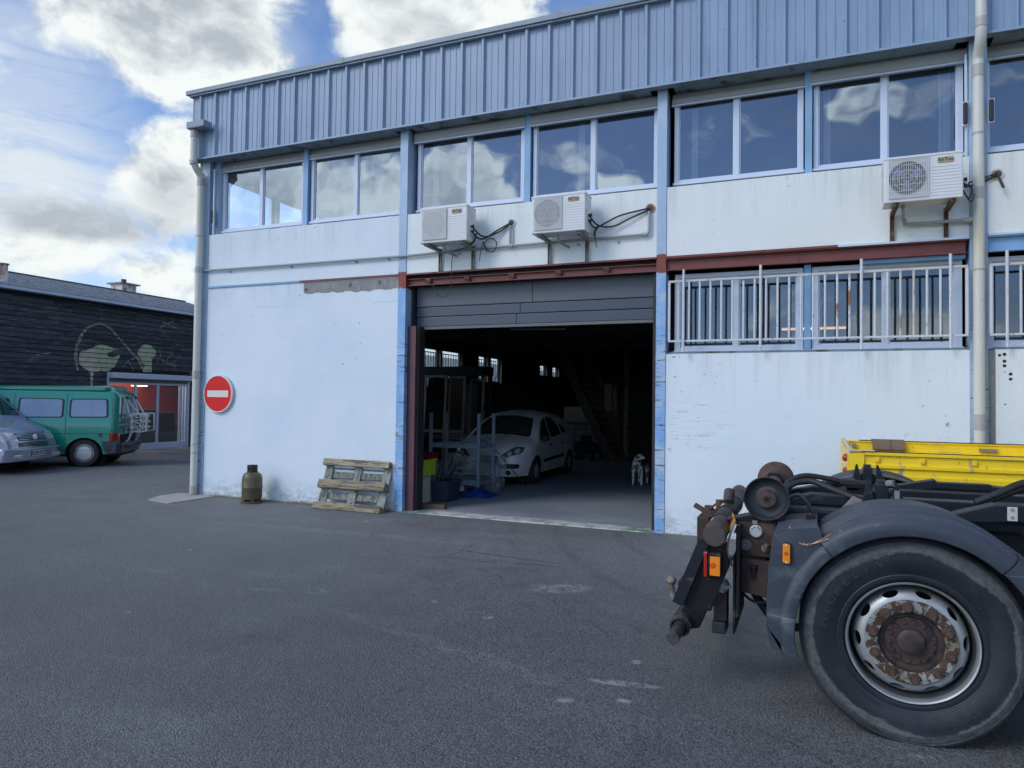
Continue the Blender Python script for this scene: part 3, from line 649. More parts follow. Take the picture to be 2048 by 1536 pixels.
# garage ceiling joists, hall column
for yy in (10.5, 11.9, 13.3, 14.9, 16.6, 18.5, 20.6): wb('ceiling_joist', X0+.2, -1.77, yy, yy+.09, 3.33, 3.498, mat('joist_steel', (.06, .065, .07), .5))
b = MB().cyl((-5.25, 21.7, 0), (-5.25, 21.7, 3.5), .085, 14); b.build('hall_column', m_stain, WH, True)

# ---- rain goods
def pipe(parent, pts, r, m, name='drainpipe', n=6, smoothp=True):
    pts = smooth_path(pts, n) if smoothp else pts
    return MB().tube(pts, r, 20).build(name, m, parent, True, 50)
def collar(parent, x, y, z, r, h=.06, m=m_coll): return MB().cyl((x, y, z), (x, y, z+h), r, 20).build('pipe_collar', m, parent, True, 40)
xl = -9.665
dp = pipe(WH, [(xl, 8.92, 6.20), (xl, 8.92, 6.0), (xl, 8.92, 5.74), (xl, 8.925, 5.66), (xl, 8.97, 5.58), (xl, 9.03, 5.52), (xl, 9.08, 5.44), (xl, 9.085, 5.3), (xl, 9.085, 3.0), (xl, 9.085, .03)], .058, m_pipe)
for z_, h_ in ((6.08, .12), (5.62, .05), (5.30, .12), (4.42, .02), (3.80, .10), (1.98, .14), (.02, .14), (.72, .02), (.86, .02)): collar(dp, xl, 9.085 if z_ < 5.5 else 8.92, z_, .064, h_)
b = MB(); b.box(-9.745, -9.36, 8.82, 9.00, 6.215, 6.32); b.box(-9.74, -9.365, 8.825, 9.0, 6.205, 6.214); b.build('rainwater_hopper', m_cap, WH, bevel=.006)
xr = 1.70
dp = pipe(WH, [(xr, 8.93, 7.3), (xr, 8.93, 6.4), (xr, 8.93, 5.88), (xr, 8.935, 5.76), (xr, 8.97, 5.66), (xr, 9.03, 5.58), (xr, 9.08, 5.50), (xr, 9.085, 5.38), (xr, 9.085, 3.2), (xr, 9.085, .5), (xr, 9.085, .03)], .055, m_pipe)
for z_, h_ in ((5.78, .10), (5.30, .13), (1.42, .17), (4.66, .02), (3.16, .02), (3.95, .12)): collar(dp, xr, 9.085 if z_ < 5.6 else 8.93, z_, .060, h_)
# hall stairs, built across the hall
ST = MB(); st_o = None
sp = []
nst = 15
xa, za, xb, zb_ = -5.40, .25, -7.0, 3.5
for k in range(nst):
    t = k/(nst-1); sp.append((xa+(xb-xa)*t, za+(zb_-za)*t))
b = MB(); b.bar((xa+.1, 20.0, .02), (xb, 20.0, zb_), .05, .26); b.bar((xa+.1, 21.3, .02), (xb, 21.3, zb_), .05, .26); so = b.build('staircase', mat('stair_timber', (.055, .05, .045), .7), WH)
for x_, z_ in sp: MB().box(x_-.12, x_+.12, 20.03, 21.27, z_, z_+.035).build('stair_tread', mat('stair_tread_timber', (.10, .09, .075), .7), so)
for x_, z_ in sp[::1]: MB().cyl((x_, 21.32, z_+.1), (x_, 21.32, z_+.95), .015, 6).build('baluster', m_stain, so)
MB().bar((xa, 21.32, 1.2), (xb, 21.32, zb_+.95), .05).build('handrail', m_stain, so)
# ================================================================== timber clad building opposite
XB = -19.5
TB = thing('timber_building', 'low building clad in dark weathered boards with a painted mural and tiled roof', 'building', (XB, 12, 0), wc=True)
m_board = mat('weathered_boards', (.042, .048, .062), .75, var=.6, vscale=7, bump=(20, .6, .01), tint=.38, spec=.4, world_space=True,
              over=[((.13, .14, .16), 5.0, .54, .10, (1, .5, 7)), ((.012, .013, .017), 4, .58, .1, (1, .6, 6))], stretch=(1, .4, 6))
ROW = .139
def clip(poly, z, keep_above):
    out = []
    for i in range(len(poly)):
        a, b_ = poly[i], poly[(i+1) % len(poly)]
        ia = (a[1] >= z) == keep_above; ib = (b_[1] >= z) == keep_above
        if ia: out.append(a)
        if ia != ib:
            t = (z-a[1])/(b_[1]-a[1]); out.append((a[0]+(b_[0]-a[0])*t, z))
    return out
def clipy(poly, y, keep):
    return [(b, a) for a, b in clip([(b, a) for a, b in poly], y, keep)]
boards = {}
SX0, SX1, SZ = 14.95, 18.02, 2.41      # shop window opening
for r in range(32):
    z0 = .03+r*ROW; z1 = z0+ROW-.010
    if z0 > 4.36: break
    y = 4.0+random.uniform(-2, 0)
    while y < 20.6:
        L = random.choice((2.4, 3.1, 3.7, 4.3)); a, c = y, min(y+L, 20.6); y += L+.004
        segs = [(a, c)]
        if z0 < SZ:
            segs = []
            if a < SX0: segs.append((a, min(c, SX0)))
            if c > SX1: segs.append((max(a, SX1), c))
        for a_, c_ in segs:
            if c_-a_ < .05: continue
            off = random.uniform(-.003, .004)
            o = MB().prism([(XB+.012+off, z1), (XB+.034+off, z0), (XB-.0, z0), (XB-.0, z1)], a_, c_, 'Y')
            # prism with axis Y takes (x,z)
            o.build('wall_board', m_board, TB)
def wbt(name, x0, x1, y0, y1, z0, z1, m, par=TB, bevel=0): return MB().box(x0, x1, y0, y1, z0, z1).build(name, m, par, bevel=bevel)
m_bk = mat('board_backing', (.012, .013, .016), .9)
wbt('wall_core', -30, XB-.002, 4, SX0, -.1, 4.40, m_bk); wbt('wall_core', XB-.16, XB-.002, SX0, SX1, SZ, 4.40, m_bk)
wbt('wall_core', XB-.3, XB-.002, SX1, 20.6, -.1, 4.40, m_bk)
m_greyw = mat('pale_grey_render', (.74, .75, .74), .85, var=.2, world_space=True)
wbt('rendered_wall', -30, XB-.002, 20.61, 60, -.1, 4.20, m_greyw)
wbt('shop_inner_wall', -29.9, -29.7, SX0, 20.6, 0, 4.4, m_bk)
# mural: paint film lying on each board
m_mc = mat('faded_cream_paint', (.52, .46, .36), .8, var=.45, vscale=6, world_space=True, over=[((.05, .05, .055), 6, .58, .12, (1, 1, 4))])
m_mg = mat('faded_green_paint', (.38, .45, .30), .8, var=.45, vscale=6, world_space=True, over=[((.44, .42, .28), 2.2, .52, .2), ((.05, .06, .055), 7, .62, .1, (1, 1, 4))])
m_mb = mat('faded_bark_paint', (.34, .31, .26), .8, var=.5, vscale=9, world_space=True, over=[((.03, .03, .035), 9, .50, .08, (1, 2, 3))])
BODY = [(14.08, 2.96), (14.24, 3.0), (14.42, 3.07), (14.61, 3.18), (14.65, 2.68), (14.76, 2.43), (14.51, 2.38), (14.35, 2.4), (14.17, 2.51), (14.06, 2.59), (14.04, 2.78)]
GREEN1 = [(14.62, 3.18), (14.76, 3.21), (14.92, 3.19), (15.12, 3.13), (15.33, 3.1), (15.15, 3.06), (14.99, 3.0), (14.93, 2.94), (14.96, 2.87), (14.90, 2.42), (14.79, 2.42), (14.70, 2.56), (14.64, 2.82)]
GREEN2 = [(14.965, 2.87), (15.1, 2.85), (15.19, 2.87), (15.39, 2.96), (15.29, 2.77), (15.2, 2.59), (15.04, 2.46), (14.905, 2.42)]
HEAD = [(16.1, 3.27), (16.24, 3.34), (16.43, 3.33), (16.65, 3.17), (16.65, 3.04), (16.53, 2.91), (16.50, 2.9), (16.12, 2.9), (16.08, 2.88), (15.99, 2.97), (15.98, 3.09)]
NECK = [(16.12, 2.9), (16.50, 2.9), (16.52, 2.47), (16.2, 2.46), (16.12, 2.64)]
LEG = [(14.4, 2.38), (14.51, 2.38), (14.48, 1.92), (14.44, 1.92)]
STEM = [(14.02, 2.39), (13.97, 2.64), (13.94, 2.83), (13.98, 3.12), (14.08, 3.41), (14.25, 3.65), (14.46, 3.77), (14.68, 3.82), (14.9, 3.78), (15.1, 3.65), (15.31, 3.46), (15.55, 3.24), (15.79, 3.02), (16.05, 2.82), (16.2, 2.6)]
BR = [[(16.55, 2.91), (16.84, 2.93), (17.08, 2.78), (17.39, 2.74), (17.47, 2.58)], [(15.5, 2.6), (15.66, 2.79), (15.87, 2.87)], [(15.63, 2.79), (15.77, 2.62), (15.85, 2.5)], [(16.7, 2.83), (16.84, 3.02), (16.8, 3.15)], [(17.08, 2.78), (17.15, 3.01), (17.3, 3.12)], [(16.74, 3.91), (17.04, 4.07), (17.34, 4.2)], [(16.88, 4.11), (17.19, 4.02), (17.43, 3.98)], [(17.2, 2.76), (17.5, 2.95), (17.6, 3.1)], [(12.6, 2.6), (12.9, 2.8), (13.2, 2.85)]]
def film(mb, poly):
    for r in range(32):
        z0 = .03+r*ROW+.002; z1 = z0+ROW-.016
        q_ = clip(clip(poly, z0, True), z1, False)
        if len(q_) < 3: continue
        mb.add([(XB+.034+.0055-.022*(z-z0)/(ROW-.014), y_, z) for y_, z in q_], [tuple(range(len(q_)))])
def ribbon(mb, pts, w):
    for i in range(len(pts)-1):
        a = Vector(pts[i]); b_ = Vector(pts[i+1]); d = (b_-a).normalized(); n_ = Vector((-d.y, d.x)); wa = w[i] if hasattr(w, '__len__') else w; wb_ = w[i+1] if hasattr(w, '__len__') else w
        a2 = a-d*.01; b2 = b_+d*.01
        film(mb, [tuple(a2-n_*wa/2), tuple(b2-n_*wb_/2), tuple(b2+n_*wb_/2), tuple(a2+n_*wa/2)])
mu = MB(); film(mu, BODY); film(mu, LEG); o = mu.build('mural_paint', m_mc, TB, fix=False); o['label'] = 'cream rounded mural shape with a thin leg'
mu = MB(); film(mu, GREEN1); film(mu, GREEN2); o = mu.build('mural_paint', m_mg, TB, fix=False); o['label'] = 'green open pod of the mural'
mu = MB(); film(mu, HEAD); film(mu, NECK); o = mu.build('mural_paint', m_mg, TB, fix=False); o['label'] = 'small green and pink bud of the mural'
mu = MB(); ribbon(mu, STEM, [.07, .09, .11, .10, .09, .07, .06, .06, .06, .06, .06, .06, .07, .12, .18]); o = mu.build('mural_paint', m_mb, TB, fix=False); o['label'] = 'arching stem of the mural'
mu = MB()
for b_ in BR: ribbon(mu, b_, .028)
o = mu.build('mural_paint', m_mb, TB, fix=False); o['label'] = 'bare painted twigs around the mural'; stuff(o)
# roof: tiles laid on a low slope, gutter, chimneys
m_tile = mat('weathered_roof_tiles', (.40, .42, .45), .8, var=.5, vscale=6, world_space=True, over=[((.42, .42, .41), 5, .55, .12), ((.10, .10, .11), 5, .58, .1)])
SL = math.atan(.245); EX, EZ = XB+.22, 4.53
tl = MB(); TW, TH = .24, .30
nr = 13
for i in range(nr):
    for j in range(int(17/TW)):
        yy = 4.5+j*TW+(TW/2 if i % 2 else 0); d = i*TH
        if yy > 21: continue
        j1 = random.uniform(0, .008)
        def P(dd, hh): return (EX-dd*math.cos(SL)-hh*0, EZ+dd*math.sin(SL)+hh)
        a = P(d, .045+j1); b_ = P(d+TH+.03, .012+j1); a0 = P(d, .015)
        tl.add([(a[0], yy+.006, a[1]), (a[0], yy+TW-.006, a[1]), (b_[0], yy+TW-.006, b_[1]), (b_[0], yy+.006, b_[1]), (a0[0], yy+.006, a0[1]), (a0[0], yy+TW-.006, a0[1])], [(0, 1, 2, 3), (4, 5, 1, 0)])
stuff(tl.build('roof_tiles', m_tile, TB, fix=False))
rb = MB(); dd = nr*TH; rx, rz = EX-dd*math.cos(SL), EZ+dd*math.sin(SL)
rb.add([(EX, 4, EZ), (EX, 20.9, EZ), (rx, 20.9, rz), (rx, 4, rz), (rx-8, 4, EZ), (rx-8, 20.9, EZ)], [(0, 1, 2, 3), (3, 2, 5, 4)]); rb.build('roof', m_tile, TB)
MB().prism([(rx-.12, rz), (rx-.05, rz+.075), (rx+.05, rz+.075), (rx+.12, rz)], 4, 21, 'Y').build('ridge_tile_row', m_bk if False else mat('ridge_tiles', (.06, .06, .07), .8, var=.5, vscale=5), TB)
m_gut = mat('pale_zinc_gutter', (.46, .54, .66), .45, var=.2, vscale=3, world_space=True, over=[((.14, .15, .17), 2.5, .64, .05, (1, .5, 8))])
MB().prism([(EX+.10, 4.52), (EX+.11, 4.44), (EX-.02, 4.42), (EX-.03, 4.52)], 4, 21, 'Y').build('gutter', m_gut, TB)
wbt('eave_board', XB+.04, EX-.035, 4, 21, 4.40, 4.42, m_bk)
m_ch = mat('white_chimney_render', (.60, .60, .57), .85, var=.25, vscale=5, world_space=True, over=[((.28, .17, .12), 5, .50, .12, (1, 1, .4))])
ch = MB(); ch.cyl((-19.75, 12.05, 4.5), (-19.75, 12.05, 5.13), .115, 14); o = ch.build('chimney', m_ch, TB, True); o['label'] = 'round rusty streaked flue with a flat cap'
MB().cyl((-19.75, 12.05, 5.131), (-19.75, 12.05, 5.155), .145, 14).build('chimney_cap', m_stain, o, True)
ch = MB().box(-24.1, -23.5, 18.55, 19.15, 4.6, 5.86); o = ch.build('chimney', m_ch, TB); o['label'] = 'square white chimney behind the ridge'
MB().box(-24.2, -23.4, 18.45, 19.25, 5.861, 5.91).build('chimney_cap', m_stain, o); MB().cyl((-23.8, 18.85, 5.911), (-23.8, 18.85, 6.08), .09, 10).build('chimney_pot', m_rust, o, True)
# shop window: shutter box, frames, red room behind with a lit tube
wbt('window_surround', XB-.05, XB+.05, SX0, SX0+.05, 0, SZ, m_alu); wbt('window_surround', XB-.05, XB+.05, SX1-.08, SX1, 0, 2.2, m_alu)
o = wbt('shutter_box', XB+.0, XB+.19, SX0+.06, SX1+.06, 2.225, 2.40, m_alu, bevel=.02)
wbt('window_surround', XB-.03, XB+.06, SX0+.05, SX1-.08, 2.12, 2.224, mat('dark_frame_grey', (.12, .13, .14), .5))
sw = MB()
y_ = [SX0+.05, 15.90, 16.74, 17.60, 17.72, 17.94]
sw.box(XB-.02, XB+.03, SX0+.05, SX0+.13, .0, 2.12)
for yy in (15.95, 16.78, 17.66, 17.80, 17.92): sw.box(XB-.02, XB+.035, yy-.035, yy+.035, .0, 2.12)
sw.box(XB-.02, XB+.03, SX0+.13, 17.95, .0, .20); sw.box(XB-.021, XB+.029, SX0+.13, 17.95, 2.06, 2.121)
o = sw.build('shop_window', m_alu, TB)
p_ = MB(); p_.add([(XB, SX0+.1, .15), (XB, 17.66, .15), (XB, 17.66, 2.08), (XB, SX0+.1, 2.08)], [(0, 1, 2, 3)]); p_.build('pane', glass('shop_glass', (.75, .8, .82), .10), o, fix=False)
m_redw = mat('red_shop_wall', (.30, .035, .03), .8, var=.15, world_space=True)
wbt('shop_red_wall', -22.2, -22.1, SX0, 20.5, 0, 3.6, m_redw); wbt('shop_floor', -22.09, XB-.31, SX0, 20.5, -.1, .02, m_greyw); wbt('shop_ceiling', -22.09, XB-.31, SX0, 20.5, 2.7, 2.8, m_ceilw)
wbt('shop_side_wall', -22.09, XB-.31, SX0, SX0+.05, .03, 2.69, m_redw); wbt('shop_side_wall', -22.09, XB-.31, 20.45, 20.5, .03, 2.69, m_redw)
b = MB().cyl((-21.9, 17.75, 2.06), (-21.9, 18.4, 2.06), .014, 8); b.build('tube_lamp', glow('lit_tube', (1.0, .80, .55), 4.0), TB)
lt = bpy.data.lights.new('shop_tube_light', 'AREA'); lo = bpy.data.objects.new('shop_tube_light', lt); C.objects.link(lo); lt.shape = 'RECTANGLE'; lt.size = 1.4; lt.size_y = .3; lt.energy = 35; lt.color = (1, .86, .7)
lo.location = Vector((-20.9, 17.3, 2.6)); 
b = MB().box(-21.4, -20.4, 15.6, 18.3, .03, 1.15); b.box(-21.3, -20.6, 16.8, 17.8, .951, 1.25); o = b.build('display_counter', m_bk, TB, bevel=.03)
b = MB().box(-20.9, -20.5, 18.0, 18.8, .03, .7); b.build('display_stand', m_rust, TB, bevel=.02)
# ================================================================== vehicles built as smooth shells
def body_mesh(stations, ztop, zbot, half, crown=.04, rc=.12, K1=11, K2=6, K3=4):
    """shell from cross sections. half(x,z)=half width, ztop(x), zbot(x)"""
    rows = []
    for x in stations:
        zt = ztop(x); zb = zbot(x); r = min(rc, max(.02, (zt-zb)*.5)); row = []
        for i in range(K1):
            z = zb+(zt-r-zb)*i/(K1-1); row.append((x, half(x, z), z))
        w = half(x, zt-r)
        for i in range(1, K2+1):
            a = PI/2*i/K2; row.append((x, w-r*1.3*(1-math.cos(a)), zt-r+r*math.sin(a)))
        y1 = w-r*1.3
        for i in range(1, K3+1):
            t = i/K3; row.append((x, y1*(1-t), zt+crown*(1-(1-t)**2)))
        rows.append(row)
    mb = MB(); n = len(rows[0]); full = []
    for row in rows:
        full.append(row+[(x, -y, z) for x, y, z in reversed(row[:-1])])
    m = len(full[0])
    for row in full: mb.v += row
    for i in range(len(full)-1):
        for k in range(m-1):
            mb.f.append((i*m+k, i*m+k+1, (i+1)*m+k+1, (i+1)*m+k)); mb.mi.append(0)
    mb.f.append(tuple(range(m))); mb.mi.append(0); mb.f.append(tuple((len(full)-1)*m+k for k in reversed(range(m)))); mb.mi.append(0)
    return mb
def interp(pts):
    def f(x):
        if x <= pts[0][0]: return pts[0][1]
        for (a, fa), (b, fb) in zip(pts, pts[1:]):
            if x <= b: t = (x-a)/(b-a); return fa+(fb-fa)*t
        return pts[-1][1]
    return f
def sinterp(pts, n=8):
    q = smooth_path([(a, b, 0) for a, b in pts], n); return interp([(p.x, p.y) for p in q])
def rounded(poly, r, n=4):
    out = []; N = len(poly)
    for i in range(N):
        p = Vector(poly[i]); a = Vector(poly[i-1]); b = Vector(poly[(i+1) % N]); rr = min(r, (a-p).length*.45, (b-p).length*.45)
        p1 = p+(a-p).normalized()*rr; p2 = p+(b-p).normalized()*rr
        for k in range(n+1):
            t = k/n; out.append(tuple(p1*(1-t)**2+p*2*t*(1-t)+p2*t*t))
    return out
def patch(bvh, poly, axis, sgn, off=.004, rings=4, far=3.0, dense=True):
    """polygon projected on the shell along an axis: 'S' side (x,z), 'F' front/back (y,z), 'T' top (x,y)"""
    if dense:
        q = []
        for i in range(len(poly)):
            a = Vector(poly[i]); b = Vector(poly[(i+1) % len(poly)]); k = max(1, int((b-a).length/.08))
            q += [tuple(a+(b-a)*j/k) for j in range(k)]
        poly = q
    c = sum((Vector(p) for p in poly), Vector((0, 0)))/len(poly); n = len(poly); mb = MB(); pts = []
    for r in range(rings):
        s_ = 1-r/rings
        pts += [c+(Vector(p)-c)*s_ for p in poly]
    pts.append(c); last = None
    for p in pts:
        if axis == 'S': o, d = Vector((p.x, sgn*far, p.y)), Vector((0, -sgn, 0))
        elif axis == 'F': o, d = Vector((sgn*far*2, p.x, p.y)), Vector((-sgn, 0, 0))
        else: o, d = Vector((p.x, p.y, far)), Vector((0, 0, -1))
        h = bvh.ray_cast(o, d)
        if h[0] is None: mb.v.append(tuple(last if last is not None else o+d*far)); continue
        nrm = h[1] if h[1].dot(d) < 0 else -h[1]
        last = h[0]+nrm*off; mb.v.append(tuple(last))
    for r in range(rings-1):
        for k in range(n): mb.f.append((r*n+k, r*n+(k+1) % n, (r+1)*n+(k+1) % n, (r+1)*n+k)); mb.mi.append(0)
    for k in range(n): mb.f.append(((rings-1)*n+k, (rings-1)*n+(k+1) % n, rings*n)); mb.mi.append(0)
    return mb
def bvh_of(mb): return BVHTree.FromPolygons([Vector(v) for v in mb.v], mb.f)
def inset(poly, d):
    c = sum((Vector(p) for p in poly), Vector((0, 0)))/len(poly); out = []
    for p in poly:
        v = Vector(p)-c; out.append(tuple(c+v*(1-d/max(v.length, .01))))
    return out
m_tyre = mat('car_tyre', (.022, .023, .025), .75)
m_rimc = mat('silver_wheel_cover', (.60, .62, .65), .4, metal=.3)
m_cglass = mat('car_glass', (.03, .04, .05), .04, spec=.9)
m_trim = mat('black_trim', (.018, .02, .024), .5)
m_lampr = mat('red_lamp', (.35, .012, .012), .15, coat=.8)
m_lampc = mat('clear_lamp', (.55, .58, .60), .12, metal=.15, coat=1, var=.5, vscale=14)
m_under = mat('underbody', (.015, .015, .016), .9)
m_platew = mat('number_plate_white', (.62, .64, .64), .4)
m_ink = mat('plate_ink', (.02, .02, .025), .5)
def car_wheel(parent, x, y, z, r, w, sgn, spokes=12, dish='slots'):
    """sgn=+1 wheel face looks to +y"""
    t = MB(); hw = w/2
    t.lathe([(r*.66, -hw), (r*.80, -hw*1.02), (r*.93, -hw), (r*.99, -hw*.7), (r, 0), (r*.99, hw*.7), (r*.93, hw), (r*.80, hw*1.02), (r*.66, hw)], (0, 0, 0), 'Y', 36, close=True)
    o = t.build('wheel', m_tyre, parent, True, loc=(x, y, z)); 
    rm = MB(); f = sgn
    rm.lathe([(r*.69, f*hw*.98), (r*.66, f*hw*.84), (r*.56, f*hw*.90), (r*.30, f*hw*.98), (r*.12, f*hw*1.03), (r*.001, f*hw*1.05)], (0, 0, 0), 'Y', 36)
    rm.build('rim', m_rimc, o, True)
    s_ = MB()
    for k in range(spokes):
        a = 2*PI*k/spokes; c0, s0 = math.cos(a), math.sin(a); 
        for rr in (.56,):
            M = Matrix.Translation((c0*r*rr, f*(hw*.90), s0*r*rr)) @ Matrix.Rotation(-a, 4, 'Y')
            s_.box(-r*.065, r*.065, -.012, .012, -r*(.9/spokes), r*(.9/spokes), M=M)
    stuff(s_.build('cover_slots', m_trim, o))
    return o
# ---------------------------------------------------------------- camper vans
def van(root, paint, rear_detail, front_detail):
    LW_, TR = .315, .325
    ztop = interp([(-.80, 1.66), (-.76, 1.72), (-.68, 1.775), (-.55, 1.80), (0, 1.815), (2.1, 1.82), (2.42, 1.79), (2.58, 1.70), (2.85, 1.46), (3.16, 1.17), (3.24, 1.10), (3.45, 1.02), (3.68, .93), (3.82, .82), (3.90, .70), (3.93, .55)])
    def arch(x):
        z = .30
        for cx in (0, 2.92):
            if abs(x-cx) < .40: z = max(z, .315+math.sqrt(max(0, .40**2-(x-cx)**2))*.93)
        if x > 3.5: z = max(z, .27)
        return z
    def half(x, z):
        w = .92
        if z > 1.02: w -= (z-1.02)*.155
        if z < .45: w -= (.45-z)*.12
        if x > 3.0: w *= 1-.16*((x-3.0)/.93)**2
        if x < -.62: w *= 1-.30*((-.62-x)/.18)**2*.35
        return w
    st = sorted(set([-.80, -.79, -.76, -.72, -.66, -.60]+[round(-.5+.1*i, 3) for i in range(44)]+[round(cx+.4*math.cos(a*PI/14), 4) for cx in (0, 2.92) for a in range(15)]+[3.87, 3.90, 3.92, 3.93]))
    st = [x for x in st if x <= 3.93]
    mb = body_mesh(st, ztop, arch, half, crown=.035, rc=.10)
    mb.v = [(-.45+(x+.45)*.70, y, z) if x < -.45 else (x, y, z) for x, y, z in mb.v]
    bv = bvh_of(mb)
    body = mb.build('body', paint, root, True, 38)
    MB().box(-.70, 3.85, -.70, .70, .24, .75).build('underbody', m_under, root)
    for cx in (0, 2.92):
        for s in (-1, 1): MB().lathe([(.39, s*.86), (.40, s*.45), (.02, s*.45)], (cx, 0, .33), 'Y', 28).build('wheel_arch_liner', m_under, root)
    for cx in (0, 2.92):
        for s in (-1, 1): car_wheel(root, cx, s*.80, TR, TR, .21, s, 24 if True else 12)
    # raising roof cap with a dark joint
    rp = [(-.42, -.72), (2.25, -.72), (2.45, -.5), (2.45, .5), (2.25, .72), (-.42, .72), (-.50, .5), (-.50, -.5)]
    rp = rounded(rp, .12); b = MB(); b.prism(rp, 1.78, 1.82, 'Z'); b.build('roof_joint', m_trim, root)
    b = MB(); r2 = [(x*1.012-.01, y*1.10) for x, y in rp]; N = len(r2)
    b.v = [(x, y, 1.805) for x, y in r2]+[(x, y, 1.885-.03*(x > 2)) for x, y in r2]+[(x*.96+.03, y*.86, 1.925-.04*(x > 2)) for x, y in r2]; b.f = [(k, (k+1) % N, N+(k+1) % N, N+k) for k in range(N)]+[(N+k, N+(k+1) % N, 2*N+(k+1) % N, 2*N+k) for k in range(N)]+[tuple(range(2*N, 3*N))]; b.mi = [0]*len(b.f)
    b.build('pop_up_roof', paint, root, True, 50)
    # side windows
    for s in (-1, 1):
        for poly, nm in (([(-.50, 1.16), (.34, 1.155), (.34, 1.60), (-.47, 1.61)], 'side_window'), ([(.45, 1.155), (1.40, 1.15), (1.40, 1.61), (.45, 1.60)], 'side_window'), ([(1.58, 1.12), (2.86, 1.10), (2.78, 1.28), (2.50, 1.56), (1.58, 1.60)], 'door_window')):
            rp_ = rounded(poly, .07)
            fr = patch(bv, rp_, 'S', s, .004).build('window_seal', m_trim, root, True)
            patch(bv, inset(rp_, .045), 'S', s, .009).build(nm, m_cglass if nm == 'door_window' else m_vglass, root, True)
        # shut lines and swage
        for poly in ([(.395, .40), (.405, .40), (.405, 1.72), (.395, 1.72)], [(1.48, .32), (1.49, .32), (1.49, 1.72), (1.48, 1.72)], [(-.59, .62), (-.58, .62), (-.565, 1.72), (-.575, 1.72)]):
            patch(bv, poly, 'S', s, .0025, 2).build('shut_line', m_trim, root)
        for zz in (.785, .93, .39):
            patch(bv, [(-.575, zz), (3.2, zz), (3.2, zz+.008), (-.575, zz+.008)], 'S', s, .0025, 2).build('swage_line', m_trim if zz < .9 else paint, root)
    # windscreen and rear window
    patch(bv, rounded([(2.50, -.64), (3.14, -.72), (3.14, .72), (2.50, .64)], .08), 'T', 1, .006).build('windscreen', m_cglass, root, True)
    rw = rounded([(-.66, 1.10), (.66, 1.10), (.60, 1.62), (-.60, 1.62)], .08)
    patch(bv, rw, 'F', -1, .004).build('window_seal', m_trim, root, True); patch(bv, inset(rw, .04), 'F', -1, .008).build('rear_window', m_vglass, root, True)
    # bumpers
    def bumper(x0, x1, z0, z1, m, nm, sg):
        b = MB(); pl = [(x0, -.86), (x0+sg*.02, -.90), (x1-sg*.12, -.92), (x1-sg*.02, -.80), (x1, -.5), (x1, .5), (x1-sg*.02, .80), (x1-sg*.12, .92), (x0+sg*.02, .90), (x0, .86)]
        b.prism(pl, z0, z1, 'Z'); return b.build(nm, m, root, True, 40, bevel=.03, seg=3)
    bumper(-.42, -.80, .30, .56, m_vbump if rear_detail else paint, 'rear_bumper', -1)
    bumper(3.40, 4.03, .26, .54, paint if front_detail else m_trim, 'front_bumper', 1)
    for s in (-1, 1):
        patch(bv, rounded([(-.62, .60), (-.53, .60), (-.53, .80), (-.62, .80)], .02), 'S', s, .012).build('tail_light', m_lampr, root, True)
        patch(bv, [(s*.90, .60), (s*.72, .60), (s*.72, .80), (s*.90, .80)], 'F', -1, .012).build('tail_light', m_lampr, root, True)
        if rear_detail: MB().cbox((-.795, s*.75, .47), .02, .10, .10).build('rear_reflector', m_lampr, root)
        b = MB(); b.cbox((2.72, s*1.03, 1.16), .12, .18, .20); b.build('door_mirror', m_trim, root, bevel=.03)
    return bv
m_green = mat('teal_van_paint', (.018, .29, .225), .22, coat=.7, var=.05)
m_silver = mat('silver_van_paint', (.36, .40, .50), .25, metal=.35, coat=.7)
m_vbump = mat('dark_grey_bumper', (.05, .055, .075), .5)
m_vglass = mat('curtained_van_glass', (.20, .27, .40), .06, spec=.9, coat=.6, var=.35, vscale=1.6)
# green van: nose to the left, tail towards the warehouse
GV = thing('camper_van', 'teal green camper van with a white bicycle rack on its tailgate', 'van', (-15.723-.602*.90, 11.532+.799*.90, 0), R(37+180))
bv = van(GV, m_green, True, False)
patch(bv, [(-.38, .70), (-.30, .70), (-.30, .79), (-.38, .79)], 'S', 1, .008, 2).build('air_vent', m_vbump, GV)
patch(bv, [(-.60, .30), (-.38, .30), (-.38, .60), (-.60, .60)], 'S', 1, .004, 2).build('rear_corner_trim', m_vbump, GV)
# number plate
b = MB().box(-.735, -.715, -.26+.1, .26+.1, .78, .90); b.build('number_plate', m_platew, GV)
tx = place(text_mb('5 788 BA', .105, .001), Matrix.Translation((-.738, .10, .84)) @ Matrix.Rotation(-PI/2, 4, 'Z') @ Matrix.Rotation(PI/2, 4, 'X')); tx.build('plate_lettering', m_ink, GV)
# rack
m_rack = mat('white_rack_tube', (.76, .78, .76), .4)
RK = GV
rk = MB()
for y_ in (-.42, .40):
    rk.tube([(-.80, y_, 1.66), (-.93, y_, 1.22), (-.98, y_, 1.16), (-.98, y_, .80), (-.92, y_, .62), (-.86, y_, .56)], .023, 8)
    rk.tube([(-.83, y_+.12, 1.64), (-.84, y_+.12, 1.25)], .016, 6)
    rk.tube([(-.83, y_-.12, 1.60), (-1.10, y_*.6, 1.24)], .020, 6)
for z_, x_ in ((1.20, -1.0), (1.06, -1.02), (.92, -1.02)):
    rk.tube([(x_, -.58, z_), (x_, .56, z_)], .026, 8)
    rk.tube([(x_-.14, -.60, z_-.02), (x_-.14, .58, z_-.02)], .028, 8)
for y_ in (-.30, .12, .40): rk.tube([(-1.0, y_, .80), (-1.16, y_, .84), (-1.18, y_, 1.24)], .022, 8)
for y_ in (-.42, .40): rk.tube([(-.98, y_, 1.24), (-1.30, y_, 1.24), (-1.30, y_, .82), (-1.10, y_, .80)], .024, 8)
rk.v = [(x+.10, y, z) for x, y, z in rk.v]
